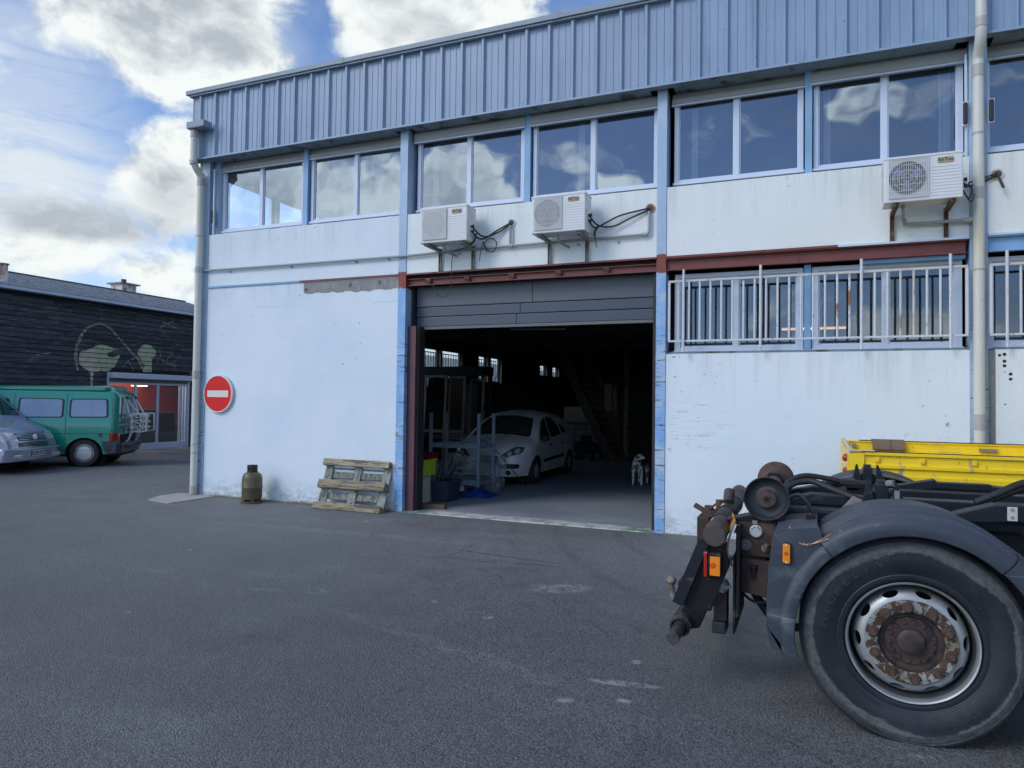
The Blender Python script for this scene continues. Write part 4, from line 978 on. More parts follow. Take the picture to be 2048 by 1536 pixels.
rack = rk.build('bicycle_rack', m_rack, GV, True)
rk = MB()
for z_, x_ in ((1.20, -1.16), (1.06, -1.18), (.92, -1.18)):
    for y_ in (-.6, .58): rk.cbox((x_, y_, z_), .05, .05, .04)
for y_ in (-.42, .40): rk.cbox((-.86, y_, 1.64), .06, .05, .05)
rk.v = [(x+.10, y, z) for x, y, z in rk.v]
rk.build('rack_clips', m_trim, rack)
MB().tube([(-.83, -.6, .50), (-.89, -.4, .44), (-.89, .4, .44), (-.83, .6, .50)], .02, 8).build('tow_bar', m_trim, GV, True)
# silver van: nose towards the warehouse, only the nose is in the picture
sl = Vector((-15.617, 10.285)); axl = Vector((.922, .387))
so_ = sl-axl*3.93
SV = thing('camper_van', 'silver camper van cut by the left edge with its nose and number plate showing', 'van', (so_.x, so_.y, 0), R(22.8))
bv = van(SV, m_silver, False, True)
for s in (-1, 1):
    hp = rounded([(s*.46, .68), (s*.84, .70), (s*.84, .88), (s*.50, .86)], .03)
    patch(bv, hp, 'F', 1, .012).build('headlight', m_lampc, SV, True)
    hp = rounded([(3.60, .70), (3.88, .68), (3.88, .84), (3.62, .88)], .03)
    patch(bv, hp, 'S', s, .008).build('indicator', m_lampc, SV, True)
    f = MB().cbox((4.03, s*.62, .36), .03, .24, .09); f.build('fog_light', m_lampc, SV, bevel=.015)
gp = rounded([(-.44, .69), (.44, .69), (.46, .85), (-.46, .85)], .02)
patch(bv, gp, 'F', 1, .006).build('grille_surround', m_under, SV, True)
for z_ in (.705, .735, .765, .795, .825):
    patch(bv, [(-.43, z_), (.43, z_), (.43, z_+.017), (-.43, z_+.017)], 'F', 1, .014, 2).build('grille_slat', m_silver, SV)
gp = [(-.46, .56), (.46, .56), (.46, .65), (-.46, .65)]
patch(bv, gp, 'F', 1, .010).build('lower_grille', m_under, SV)
for z_ in (.575, .60, .625): patch(bv, [(-.45, z_), (.45, z_), (.45, z_+.008), (-.45, z_+.008)], 'F', 1, .014, 2).build('grille_slat', m_silver, SV)
em = MB(); em.lathe([(.066, .0), (.066, .012), (.056, .012), (.056, 0)], (0, 0, 0), 'X', 24, close=True)
em.bar((.006, -.036, .045), (.006, -.018, .003), .012, .010); em.bar((.006, .036, .045), (.006, .018, .003), .012, .010); em.bar((.006, -.018, .003), (.006, 0, .042), .012, .010) if False else None
em.bar((.006, -.024, .050), (.006, 0, .008), .010, .011); em.bar((.006, .024, .050), (.006, 0, .008), .010, .011)
em.bar((.006, -.050, .020), (.006, -.024, -.050), .010, .011); em.bar((.006, -.024, -.050), (.006, 0, -.004), .010, .011); em.bar((.006, 0, -.004), (.006, .024, -.050), .010, .011); em.bar((.006, .024, -.050), (.006, .050, .020), .010, .011)
em.build('emblem', m_rimc, SV, True, loc=(3.945, 0, .765))
b = MB().box(4.028, 4.042, -.26, .26, .36, .47); o = b.build('number_plate', m_platew, SV); b = MB().box(4.043, 4.045, -.26, -.215, .36, .47); b.build('plate_band', mat('plate_blue', (.02, .06, .35), .4), o)
tx = place(text_mb('9224 FCD', .118, .001, .0015), Matrix.Translation((4.045, .025, .415)) @ Matrix.Rotation(PI/2, 4, 'Z') @ Matrix.Rotation(PI/2, 4, 'X')); tx.build('plate_lettering', m_ink, o)
b = MB(); b.tube([(3.20, -.5, 1.13), (3.02, .12, 1.29)], .012, 6); b.tube([(3.20, .2, 1.14), (3.02, .66, 1.27)], .012, 6); b.build('wiper', m_trim, SV)
# ---------------------------------------------------------------- small white hatchback inside the garage
HB = thing('hatchback', 'dusty white five door hatchback parked nose out inside the garage', 'car', (-5.91, 13.42, 0), R(-90+2.5))
HB.scale = (1, 1, .965)
ztop = sinterp([(-3.10, .80), (-3.06, .98), (-2.90, 1.16), (-2.62, 1.35), (-2.2, 1.455), (-1.7, 1.49), (-1.25, 1.485), (-.85, 1.40), (-.5, 1.24), (-.12, 1.00), (.02, .95), (.35, .87), (.60, .77), (.70, .68), (.755, .56), (.77, .48)])
def arch(x):
    z = .22
    for cx in (0, -2.46):
        if abs(x-cx) < .335: z = max(z, .28+math.sqrt(max(0, .335**2-(x-cx)**2)))
    return z
def half(x, z):
    w = .815
    for cx in (0, -2.46):
        w += .022*math.exp(-((x-cx)/.34)**2)*math.exp(-((z-.5)/.25)**2)
    if z > .86: w -= (z-.86)*.36
    if z < .45: w -= (.45-z)*.15
    if x > .1: w *= 1-.30*((x-.1)/.67)**2.2
    if x < -2.6: w *= 1-.22*((-2.6-x)/.5)**2
    return w
st = sorted(set([round(-3.08+.08*i, 3) for i in range(48)]+[-3.10, -3.09, .66, .70, .73, .75, .762, .77]+[round(cx+.335*math.cos(a*PI/14), 4) for cx in (0, -2.46) for a in range(15)]))
mb = body_mesh([x for x in st if x <= .77], ztop, arch, half, crown=.05, rc=.17)
bv = bvh_of(mb)
m_white = mat('dusty_white_car_paint', (.80, .82, .84), .42, var=.1, over=[((.42, .41, .39), 2.0, .5, .3)])
mb.build('body', m_white, HB, True, 40)
MB().box(-2.95, .60, -.62, .62, .18, .60).build('underbody', m_under, HB)
for cx in (0, -2.46):
    for s in (-1, 1): MB().lathe([(.33, s*.78), (.34, s*.45), (.02, s*.45)], (cx, 0, .29), 'Y', 28).build('wheel_arch_liner', m_under, HB)
for cx in (0, -2.46):
    for s in (-1, 1): car_wheel(HB, cx, s*.735, .29, .29, .18, s, 12)
m_dglass = mat('dusty_car_glass', (.05, .058, .062), .25, spec=.7, var=.2)
patch(bv, rounded([(-.76, -.50), (-.08, -.66), (-.08, .66), (-.76, .50)], .10), 'T', 1, .006, 6).build('windscreen', m_dglass, HB, True)
for s in (-1, 1):
    for poly in ([(-1.02, .93), (-.30, .92), (-.42, 1.06), (-.72, 1.28), (-1.02, 1.385)], [(-1.90, .98), (-1.10, .94), (-1.10, 1.385), (-1.50, 1.37), (-1.80, 1.22)], [(-2.35, 1.02), (-2.0, 1.0), (-1.95, 1.22), (-2.1, 1.20)]):
        rp_ = rounded(poly, .05); patch(bv, rp_, 'S', s, .004).build('window_seal', m_trim, HB, True); patch(bv, inset(rp_, .02), 'S', s, .008).build('side_window', m_dglass, HB, True)
    patch(bv, rounded([(-1.98, .47), (-.46, .43), (-.46, .50), (-1.98, .54)], .03), 'S', s, .016, 2).build('rubbing_strip', m_trim, HB)
    for poly in ([(-.40, .30), (-.39, .30), (-.33, .92), (-.34, .92)], [(-1.07, .25), (-1.06, .25), (-1.06, .93), (-1.07, .93)], [(-1.95, .55), (-1.94, .55), (-1.94, .98), (-1.95, .98)]): patch(bv, poly, 'S', s, .0025, 2).build('shut_line', m_trim, HB)
    for xh in (-.98, -1.86): patch(bv, rounded([(xh, .78), (xh+.15, .78), (xh+.15, .815), (xh, .815)], .015), 'S', s, .022, 2).build('door_handle', m_trim, HB)
    hp = rounded([(s*.30, .58), (s*.46, .60), (s*.70, .68), (s*.72, .80), (s*.56, .80), (s*.36, .66)], .03)
    hl = patch(bv, hp, 'F', 1, .010).build('headlight', mat('smoked_lamp', (.10, .11, .12), .12, coat=1), HB, True)
    for yy, zz, rr in ((s*.50, .665, .045), (s*.62, .72, .05)): patch(bv, [(yy+rr*math.cos(a*PI/6), zz+rr*math.sin(a*PI/6)) for a in range(12)], 'F', 1, .014, 2).build('reflector', m_lampc, hl)
    hp = rounded([(s*.24, .38), (s*.66, .38), (s*.68, .47), (s*.30, .48)], .04)
    patch(bv, hp, 'F', 1, .012).build('bumper_strip', m_trim, HB, True)
    fg = [(s*.50+.055*math.cos(a*PI/6), .30+.055*math.sin(a*PI/6)) for a in range(12)]
    patch(bv, fg, 'F', 1, .008, 2).build('fog_light', m_trim, HB)
    b = MB().ico((-.32, s*.90, .96), .10, 2, 0, (.55, 1, .75)); b.build('door_mirror', m_trim, HB, True)
for z_ in (.53, .565, .60): patch(bv, [(-.27, z_), (.27, z_), (.31, z_+.017), (-.31, z_+.017)], 'F', 1, .012, 2).build('grille_bar', m_trim, HB)
patch(bv, [(-.28, .49), (.28, .49), (.24, .515), (-.24, .515)], 'F', 1, .008, 2).build('lower_grille', m_trim, HB)
patch(bv, rounded([(.02, -.62), (.03, -.62), (.03, .62), (.02, .62)], .002), 'T', 1, .003, 2).build('bonnet_line', m_trim, HB)
ch = MB()
for dz in (0, .035):
    ch.bar((.0, -.06, .62+dz), (.0, 0, .655+dz), .012, .014); ch.bar((0, 0, .655+dz), (0, .06, .62+dz), .012, .014)
ch.build('emblem', m_rimc, HB, loc=(.735, 0, 0)); 
b = MB(); b.tube([(-.06, -.5, 1.0), (-.22, .1, 1.13)], .010, 6); b.tube([(-.06, .1, 1.02), (-.25, .5, 1.12)], .010, 6); b.build('wiper', m_trim, HB)
# ================================================================== things fixed to the facade
m_acw = mat('white_ac_casing', (.66, .68, .69), .4, var=.06, over=[((.45, .45, .42), 5, .66, .1)])
m_acg = mat('ac_grille', (.60, .62, .63), .4)
m_acd = mat('ac_dark_inside', (.05, .055, .06), .6)
m_tan = mat('tan_label_patch', (.42, .31, .20), .6)
m_ink2 = mat('label_ink', (.035, .04, .045), .5)
def ac_unit(x, y, z, label, turn=0, gt=.0022, nb=23):
    """x,y,z = bottom front left corner"""
    W_, H_, D_ = .745, .51, .29
    t = thing('air_conditioner', label, 'air conditioner', (x, y, z), 0, 'white air conditioning units hung on the facade', wc=False)
    MB().box(0, W_, .006, D_, .015, H_).build('casing', m_acw, t, bevel=.012, seg=3)
    MB().box(-.003, W_+.003, .0, D_+.004, H_-.02, H_+.006).build('lid', m_acw, t, bevel=.005)
    # fan side: round opening with grille
    cx, cz, rr = .225, .275, .178
    b = MB(); b.lathe([(rr+.004, .005), (rr, .001), (.001, .0015)], (cx, .0, cz), 'Y', 36); b.build('fan_opening', m_acd, t, True)
    fb = MB()
    for k in range(3):
        a = k*2*PI/3+turn
        pts = []
        for j in range(7):
            r_ = .03+.125*j/6; pts.append((cx+r_*math.cos(a+.25*j/6), -.001, cz+r_*math.sin(a+.25*j/6))); 
        o2 = [(cx+(p[0]-cx)*math.cos(.75)-(p[2]-cz)*math.sin(.75), -.0005, cz+(p[0]-cx)*math.sin(.75)+(p[2]-cz)*math.cos(.75)) for p in pts]
        vs = pts+o2; fb.add(vs, [(j, j+1, 7+j+1, 7+j) for j in range(6)])
    fb.build('fan_blades', mat('fan_blade_violet', (.16, .16, .36), .4), t)
    g_ = MB()
    gx0, gx1, gz0, gz1 = .045, .425, .06, .49
    for k in range(nb):
        xx = gx0+(gx1-gx0)*k/(nb-1); g_.box(xx-gt, xx+gt, -.014, -.009, gz0, gz1)
    for k in range(7):
        zz = gz0+(gz1-gz0)*k/6; g_.box(gx0, gx1, -.009, -.005, zz-.002, zz+.002)
    for k in range(4): g_.tube([(cx+(.045+.045*k)*math.cos(a*PI/14), -.007, cz+(.045+.045*k)*math.sin(a*PI/14)) for a in range(29)], .0022, 4, False)
    g_.tube([(gx0, -.010, gz0), (gx1, -.010, gz0), (gx1, -.010, gz1), (gx0, -.010, gz1), (gx0, -.010, gz0)], .005, 6)
    g_.build('fan_guard', m_acg, t)
    b = MB()
    for k in range(10): b.box(.45, .735, .0035, .008, .055+.034*k, .0575+.034*k)
    b.build('casing_groove', m_coll, t)
    MB().box(.515, .655, -.003, .004, .405, .462).build('label_patch', m_tan, t)
    tx = text_mb('AirTon', .052, .001, .0006); tx = place(tx, Matrix.Translation((.585, -.005, .434)) @ Matrix.Rotation(PI/2, 4, 'X')); tx.build('lettering', m_ink2, t)
    # right side service cover, valves
    b = MB(); b.box(W_-.001, W_+.010, .05, .24, .10, .30); b.box(W_, W_+.004, .06, .22, .38, .46); b.build('service_cover', m_acw, t, bevel=.003)
    b = MB()
    for zz in (.16, .23): b.cyl((W_+.01, .12, zz), (W_+.055, .12, zz), .016, 8); b.cyl((W_+.045, .12, zz-.02), (W_+.045, .12, zz+.02), .011, 8)
    b.build('valve', m_rub, t)
    if x < 0: pass
    b = MB()
    for k in range(9): b.box(-.004, .001, .04, D_-.03, .07+.045*k, .085+.045*k)
    b.build('side_louvre', m_acw, t)
    # brackets: rails under the unit and uprights on the wall
    yw = 9.166-y; b = MB()
    for bx in (.12, .655):
        b = MB(); b.box(bx-.022, bx+.022, -.05, yw-.012, -.035, -.028); b.box(bx-.022, bx-.017, -.05, yw-.012, -.028, .008); b.box(bx+.017, bx+.022, -.05, yw-.012, -.028, .008)
        b.box(bx-.022, bx+.022, yw-.012, yw-.006, -.32, .02); b.box(bx-.022, bx-.017, yw-.03, yw-.012, -.32, -.036); b.box(bx+.017, bx+.022, yw-.03, yw-.012, -.32, -.036)
        b.cyl((bx, yw-.02, -.26), (bx, yw-.004, -.26), .01, 6); b.cyl((bx, yw-.02, -.30), (bx, yw-.004, -.30), .01, 6)
        b.build('wall_bracket', m_stain if x < 0 else m_rust, t)
        MB().cyl((bx, .04, -.027), (bx, .04, .014), .02, 8).build('rubber_foot', m_rub, t); MB().cyl((bx, .24, -.027), (bx, .24, .014), .02, 8).build('rubber_foot', m_rub, t)
    MB().tube(smooth_path([(.33, .14, .02), (.33, .14, -.04), (.36, .20, -.09), (.42, yw-.06, -.12)] if x < 0 else [(.20, .14, .02), (.20, .14, -.06), (.21, .25, -.10), (.24, yw-.05, -.12)]), .018, 8).build('drain_hose', m_pvc2, t, True)
    return t
ac_unit(-5.13, 8.75, 3.875, 'white air conditioner above the left end of the open garage door', .3, .0048, 26)
ac_unit(-3.428, 8.75, 3.878, 'white air conditioner above the middle of the open garage door', 1.2, .0034, 26)
ac_unit(.745, 8.70, 3.872, 'largest looking white air conditioner over the barred windows beside the right drainpipe', 2.0)
# pipe work and cables
CP = thing('condensate_pipe', 'thin grey drain pipe running along the facade under the two left air conditioners', 'pipe', (-9.7, 9.15, 3.82), wc=True)
MB().tube(smooth_path([(-9.60, 9.135, 3.84), (-8.0, 9.135, 3.83), (-5.6, 9.135, 3.825), (-5.0, 9.135, 3.84), (-3.9, 9.135, 3.85), (-2.2, 9.135, 3.86), (-1.99, 9.135, 3.862), (-1.935, 9.135, 3.90), (-1.932, 9.135, 4.16)], 5), .019, 10).build('pipe_run', m_pvc2, CP, True)
MB().cyl((-3.89, 9.135, 3.85), (-3.89, 9.135, 4.14), .018, 10).build('pipe_branch', m_pvc2, CP, True)
for x_ in (-9.05, -7.75, -6.5, -5.9, -4.7, -2.9, -2.35): MB().cyl((x_, 9.155, 3.80), (x_, 9.18, 3.80), .018, 8).build('pipe_clip', m_pvc2, CP, True)
for x_, z_ in ((-3.89, 3.85), (-1.99, 3.862), (-2.7, 3.857)): MB().cyl((x_-.04, 9.135, z_), (x_+.04, 9.135, z_), .026, 10).build('pipe_joint', m_coll, CP, True)
CP2 = thing('condensate_pipe', 'short grey drain pipe from the right air conditioner into the drainpipe', 'pipe', (.95, 9.1, 3.75), wc=True)
MB().tube(smooth_path([(.99, 9.08, 3.79), (.99, 9.09, 3.745), (1.03, 9.10, 3.73), (1.65, 9.10, 3.728)]), .02, 10).build('pipe_run', m_pvc2, CP2, True)
MB().cyl((1.55, 9.10, 3.728), (1.68, 9.10, 3.728), .032, 10).build('pipe_joint', m_coll, CP2, True)
def cables(label, runs, base, grommet):
    t = thing('cable_bundle', label, 'cable', base, wc=True)
    for r_, pts in runs: MB().tube(smooth_path(pts, 7), r_, 8).build('cable', m_rub, t, True)
    MB().cyl((grommet[0], 9.165, grommet[1]), (grommet[0], 9.19, grommet[1]), .062, 18).build('wall_grommet', m_ch, t, True)
    MB().cyl((grommet[0], 9.160, grommet[1]), (grommet[0], 9.166, grommet[1]), .040, 14).build('wall_hole', m_rust, t)
cables('black cables looping from the left air conditioner into the wall', [(.012, [(-4.36, 8.87, 4.03), (-4.30, 8.95, 3.95), (-4.26, 9.10, 3.98), (-4.10, 9.13, 4.08), (-3.89, 9.15, 4.182)]), (.012, [(-4.36, 8.87, 4.10), (-4.25, 9.0, 3.98), (-4.08, 9.12, 4.05), (-3.89, 9.15, 4.17)]), (.007, [(-4.30, 9.1, 3.94), (-4.22, 9.12, 3.80), (-4.12, 9.12, 3.80), (-4.10, 9.12, 3.92), (-4.2, 9.12, 3.98), (-4.29, 9.12, 3.90), (-4.24, 9.12, 3.78)]), (.006, [(-4.30, 9.1, 3.92), (-4.33, 9.1, 3.80), (-4.35, 9.1, 3.66)]), (.014, [(-4.40, 8.9, 3.86), (-4.36, 8.95, 3.92), (-4.34, 8.96, 4.02)])], (-4.3, 9.1, 3.8), (-3.89, 4.185))
cables('black cables arching from the middle air conditioner into the wall', [(.011, [(-2.66, 8.87, 4.03), (-2.62, 9.0, 3.97), (-2.5, 9.1, 4.05), (-2.3, 9.13, 4.14), (-1.93, 9.15, 4.205)]), (.011, [(-2.66, 8.87, 4.10), (-2.58, 9.02, 4.0), (-2.4, 9.12, 4.0), (-2.2, 9.13, 4.08), (-1.93, 9.15, 4.19)]), (.006, [(-2.62, 9.02, 3.97), (-2.63, 9.05, 3.85), (-2.61, 9.06, 3.72)]), (.016, [(-2.63, 9.0, 3.86), (-2.62, 9.02, 3.94), (-2.58, 9.04, 4.0)])], (-2.6, 9.1, 3.9), (-1.925, 4.205))
cables('black cables passing behind the drainpipe into the wall', [(.012, [(1.50, 8.86, 4.10), (1.58, 9.0, 4.08), (1.68, 9.14, 4.12), (1.80, 9.15, 4.17), (1.89, 9.15, 4.22)]), (.008, [(1.50, 8.86, 4.03), (1.58, 8.95, 3.93), (1.62, 8.98, 4.02), (1.60, 9.05, 4.12), (1.7, 9.14, 4.17), (1.88, 9.15, 4.23)]), (.006, [(1.51, 8.86, 4.0), (1.60, 8.93, 3.88), (1.64, 8.98, 3.98)]), (.014, [(1.89, 9.14, 4.2), (1.91, 9.11, 4.12), (1.93, 9.09, 4.05)])], (1.6, 9.1, 4.0), (1.892, 4.225))
hc = MB().tube(smooth_path([(-4.38, 9.05, 3.86), (-4.72, 9.10, 3.84), (-4.80, 9.12, 3.70), (-4.80, 9.12, 3.42), (-4.83, 9.12, 3.25), (-4.92, 9.11, 3.17), (-5.02, 9.11, 3.21), (-5.12, 9.13, 3.37)], 7), .006, 6).build('hanging_cable', m_rub, None, True)
tag(hc, 'single loose black cable looping down in front of the grey roller door', 'cable')
# barred window guards
m_bar = mat('white_guard_paint', (.56, .60, .66), .45, var=.1, over=[((.30, .13, .06), 3.5, .60, .05, (1, 1, .5)), ((.36, .38, .40), 7, .60, .1)])
m_bar2 = mat('rusty_guard_paint', (.52, .50, .47), .5, var=.2, over=[((.34, .20, .12), 5, .52, .18, (1, 1, .5))])
def guard(x0, x1, n, posts, label):
    yb = 9.10; t = thing('window_guard', label, 'window guard', ((x0+x1)/2, yb, 2.25), 0, 'white bar guards over the lower windows', wc=True)
    MB().bar((x0, yb, 3.215), (x1, yb, 3.215), .028, .028, up=Vector((0, 0, 1))).build('rail', m_bar2, t, bevel=.003); MB().bar((x0, yb, 2.455), (x1, yb, 2.455), .028, .024).build('rail', m_bar, t, bevel=.003)
    for x_ in (x0+.012, x1-.012): MB().box(x_-.014, x_+.014, yb-.012, yb+.012, 2.469, 3.20).build('end_bar', m_bar, t)
    for k in range(1, n):
        x_ = x0+(x1-x0)*k/n
        if any(abs(x_-p) < .06 for p in posts): continue
        MB().cyl((x_, yb, 2.468), (x_, yb, 3.20), .0135, 10).build('bar', m_bar2 if k in (20, 21) else m_bar, t, True)
    for p in posts: MB().cyl((p, yb-.028, 2.315), (p, yb-.028, 3.36), .016, 10).build('post', m_bar, t, True)
guard(-1.67, 1.60, 25, (-1.475, -.555, .545, 1.43), 'long white bar guard over the two lower windows left of the drainpipe')
guard(1.80, 5.5, 26, (1.955, 3.0, 4.0, 5.0), 'white bar guard over the lower windows right of the drainpipe')
# no entry sign
SG = thing('no_entry_sign', 'round red no entry sign with a white bar fixed low beside the left drainpipe', 'sign', (-9.215, 9.16, 1.73), wc=False)
m_sred = mat('sign_red', (.66, .012, .016), .5, var=.08, vscale=6, spec=.3, over=[((.42, .10, .09), 14, .72, .04)])
m_swh = mat('sign_white', (.66, .66, .63), .4, var=.08)
b = MB(); b.lathe([(.0, -.028), (.298, -.028), (.298, .0), (.0, .0)], (0, 0, 0), 'Y', 56); b.build('sign_face', m_sred, SG, True)
b = MB(); b.lathe([(.299, -.036), (.315, -.036), (.320, -.030), (.320, .005), (.299, .005)], (0, 0, 0), 'Y', 56, close=True); b.build('sign_rim', m_swh, SG, True)
MB().box(-.235, .225, -.0295, -.0282, -.055, .055).build('white_bar', m_swh, SG)
MB().box(-.2, .2, .0, .018, -.03, .03).build('fixing_rail', m_stain, SG)

# ================================================================== things standing in the yard
GB = thing('gas_bottle', 'brown gas bottle with a black collar standing by the white wall', 'gas bottle', (-8.18, 8.86, 0))
m_gas = mat('brown_gas_bottle_paint', (.105, .085, .045), .42, var=.3, vscale=5, over=[((.055, .04, .025), 9, .62, .06), ((.20, .17, .11), 12, .70, .04)])
b = MB(); b.lathe([(.0, .05), (.10, .045), (.145, .065), (.155, .10), (.157, .24), (.160, .245), (.160, .255), (.157, .26), (.155, .38), (.150, .42), (.125, .465), (.085, .487), (.05, .493), (.0, .495)], (0, 0, 0), 'Z', 40); b.build('cylinder_body', m_gas, GB, True, 50)
b = MB(); b.lathe([(.150, 0), (.163, 0), (.165, .03), (.15, .035)], (0, 0, 0), 'Z', 36, close=True); b.build('foot_ring', m_rust, GB, True)
b = MB()
for k in range(6):
    a = k*PI/3+.3; b.bar((.150*math.cos(a), .150*math.sin(a), .03), (.145*math.cos(a), .145*math.sin(a), .075), .03, .008, up=Vector((math.cos(a), math.sin(a), 0)))
b.build('foot_lug', m_rust, GB)
b = MB()
seg_ = [0, 1, 2, 3, 4, 5, 6, 7]
for k in range(32):
    a0, a1 = 2*PI*k/32, 2*PI*(k+1)/32
    for z0, z1 in ((.49, .525), (.565, .598)) if k in (23, 24, 8, 9) else ((.49, .598),):
        for rr in (.070, .082): pass
        vs = [(r_*math.cos(a), r_*math.sin(a), z) for z in (z0, z1) for r_ in (.068, .080) for a in (a0, a1)]
        b.add(vs, [(0, 1, 3, 2), (4, 6, 7, 5), (0, 4, 5, 1), (2, 3, 7, 6), (0, 2, 6, 4), (1, 5, 7, 3)])
b.build('valve_collar', m_rub, GB); b = MB(); b.cyl((0, 0, .49), (0, 0, .56), .022, 10); b.cyl((-.04, 0, .54), (.04, 0, .54), .014, 8); b.build('valve', m_rimc, GB, True)
# pallet leaning on the wall, underside to the yard
m_wood = mat('weathered_pallet_wood', (.33, .275, .18), .8, var=.85, vscale=7, tint=.25, bump=(14, .6, .006), stretch=(.7, 5, 5), over=[((.10, .085, .065), 4, .50, .10, (.5, 5, 5)), ((.035, .03, .026), 13, .60, .05, (.8, 3, 3))])
m_woodg = mat('grey_pallet_wood', (.23, .25, .215), .85, var=.8, vscale=9, tint=.2, bump=(14, .6, .006), stretch=(5, 5, .7), over=[((.09, .10, .095), 4, .50, .10, (5, 5, .5)), ((.03, .03, .03), 15, .62, .05)])
PL = thing('pallet', 'weathered wooden pallet leaning upright on the white wall with its underside showing', 'pallet', (-6.385, 8.83, .0))
tilt = R(-20)
PM = Matrix.Rotation(tilt, 4, 'X')
# local: x along 1.2 m, z up the .8 m, y depth (0 = runner face, towards the yard)
def pb(name, x0, x1, y0, y1, z0, z1, m):
    rnd = Matrix.Rotation(random.uniform(-.006, .006), 4, 'Y')
    o = MB().box(x0, x1, y0, y1, z0, z1, M=PM @ rnd).build(name, m, PL, bevel=.004); return o
for z0, h_ in ((0.01, .10), (.335, .13), (.69, .10)):
    pb('runner_board', -.6, .6, 0, .022, z0, z0+h_, m_wood)
    for xx in (-.6, -.07, .46): pb('block', xx, xx+.14, .024, .100, z0+.004, z0+h_-.004, m_wood)
for xx in (-.6, -.07, .46): pb('cross_board', xx+.004, xx+.142, .102, .122, .005, .79, m_woodg)
for z0, h_ in ((0.0, .14), (.185, .10), (.345, .13), (.52, .10), (.655, .14)): pb('deck_board', -.6, .6, .124, .146, z0, z0+h_, m_woodg)
# dry weeds and grit along the foot of the wall
wd = MB(); random.seed(3)
for k in range(1700):
    cx_ = random.choice((-8.45, -8.3, -9.1, -7.5, -7.2, -8.6, -5.9)); x_ = cx_+random.gauss(0, .13); y_ = 9.16-abs(random.gauss(0, .05)); h_ = random.uniform(.01, .065)
    if x_ > -5.75: continue
    a = random.uniform(0, 6.28); dx, dy = math.cos(a)*.02, math.sin(a)*.02; w_ = .0025
    wd.add([(x_-w_, y_, 0), (x_+w_, y_, 0), (x_+dx, y_+dy*.5-.01, h_)], [(0, 1, 2)])
o = stuff(wd.build('dry_weeds', mat('dry_weed_stems', (.26, .22, .14), .9, var=.3), None, fix=False)); tag(o, 'sparse dry weeds along the foot of the white wall', 'weeds')
gr = MB()
for k in range(5000):
    x_ = random.uniform(-9.5, -5.8) if k % 3 else random.uniform(-1.7, 1.5); y_ = 9.17-abs(random.gauss(0, .045)); s_ = random.uniform(.003, .013)
    if abs(x_+8.14) < .17 and y_ < 9: continue
    gr.add([(x_-s_, y_-s_, 0), (x_+s_, y_-s_*.7, 0), (x_+s_*.3, y_+s_, 0), (x_, y_, s_*1.1)], [(0, 1, 3), (1, 2, 3), (2, 0, 3)])
o = stuff(gr.build('grit', mat('grey_grit', (.20, .18, .14), .9, var=.5), None, fix=False)); tag(o, 'grit and crumbled render at the foot of the white wall', 'grit')

# ================================================================== inside the garage
m_galv = mat('galvanised_rack', (.27, .33, .42), .5, metal=.1, var=.25, vscale=9)
RKK = thing('shelving_rack', 'low open metal shelving rack standing before the parked hatchback', 'shelf rack', (-6.0, 11.95, .012), wc=True)
for x_, y_ in ((-6.52, 11.64), (-5.53, 11.64), (-6.54, 12.30), (-5.535, 12.30)):
    b = MB(); b.box(x_-.028, x_+.028, y_-.003, y_, .012, 1.44); b.box(x_-.028, x_-.025, y_, y_+.035, .012, 1.44); b.box(x_+.025, x_+.028, y_, y_+.035, .012, 1.44); b.build('upright', m_galv, RKK)
for z_ in (.80, .13):
    for y_ in (11.66, 12.29): MB().box(-6.49, -5.56, y_-.018, y_+.018, z_, z_+.085).build('beam', m_galv, RKK)
    for x_ in (-6.5, -5.53): MB().box(x_-.012, x_+.012, 11.68, 12.27, z_+.01, z_+.075).build('end_beam', m_galv, RKK)
b = MB().box(-6.49, -5.56, 11.68, 12.27, .216, .226); b.build('shelf_panel', m_galv, RKK)
for z_ in (.98, 1.02, .36):
    for y_ in (11.66, 12.3): MB().cyl((-6.5, y_, z_), (-5.53, y_, z_-.02), .006, 6).build('brace_rod', m_galv, RKK)
# basket like wires on the lower shelf
# plastic sheet over the bumper of the hatchback
m_sheet = bpy.data.materials.new('clear_plastic_sheet'); m_sheet.use_nodes = True; q = G(m_sheet.node_tree)
pp = q.n('ShaderNodeNewGeometry').outputs['Position']
h = q.noise(q.v('MULTIPLY', pp, (1, .6, .5)), 6, 5, .6, 2.2)
bn = q.n('ShaderNodeBump', None, Height=h, Strength=.8, Distance=.03)
gl = q.n('ShaderNodeBsdfGlossy', None, Color=(.9, .93, 1, 1), Roughness=.16, Normal=bn.outputs[0]); tr = q.n('ShaderNodeBsdfTransparent', None, Color=(.85, .87, .87, 1)); df = q.n('ShaderNodeBsdfDiffuse', None, Color=(.60, .62, .62, 1))
m1 = q.n('ShaderNodeMixShader', None, i0=.34, i1=tr.outputs[0], i2=gl.outputs[0]); m2 = q.n('ShaderNodeMixShader', None, i0=q.ss(h, .44, .62, .16, .55), i1=m1.outputs[0], i2=df.outputs[0])
q.t.links.new(m2.outputs[0], q.n('ShaderNodeOutputMaterial').inputs[0])
random.seed(11)
sh = MB(); NX, NY = 46, 26
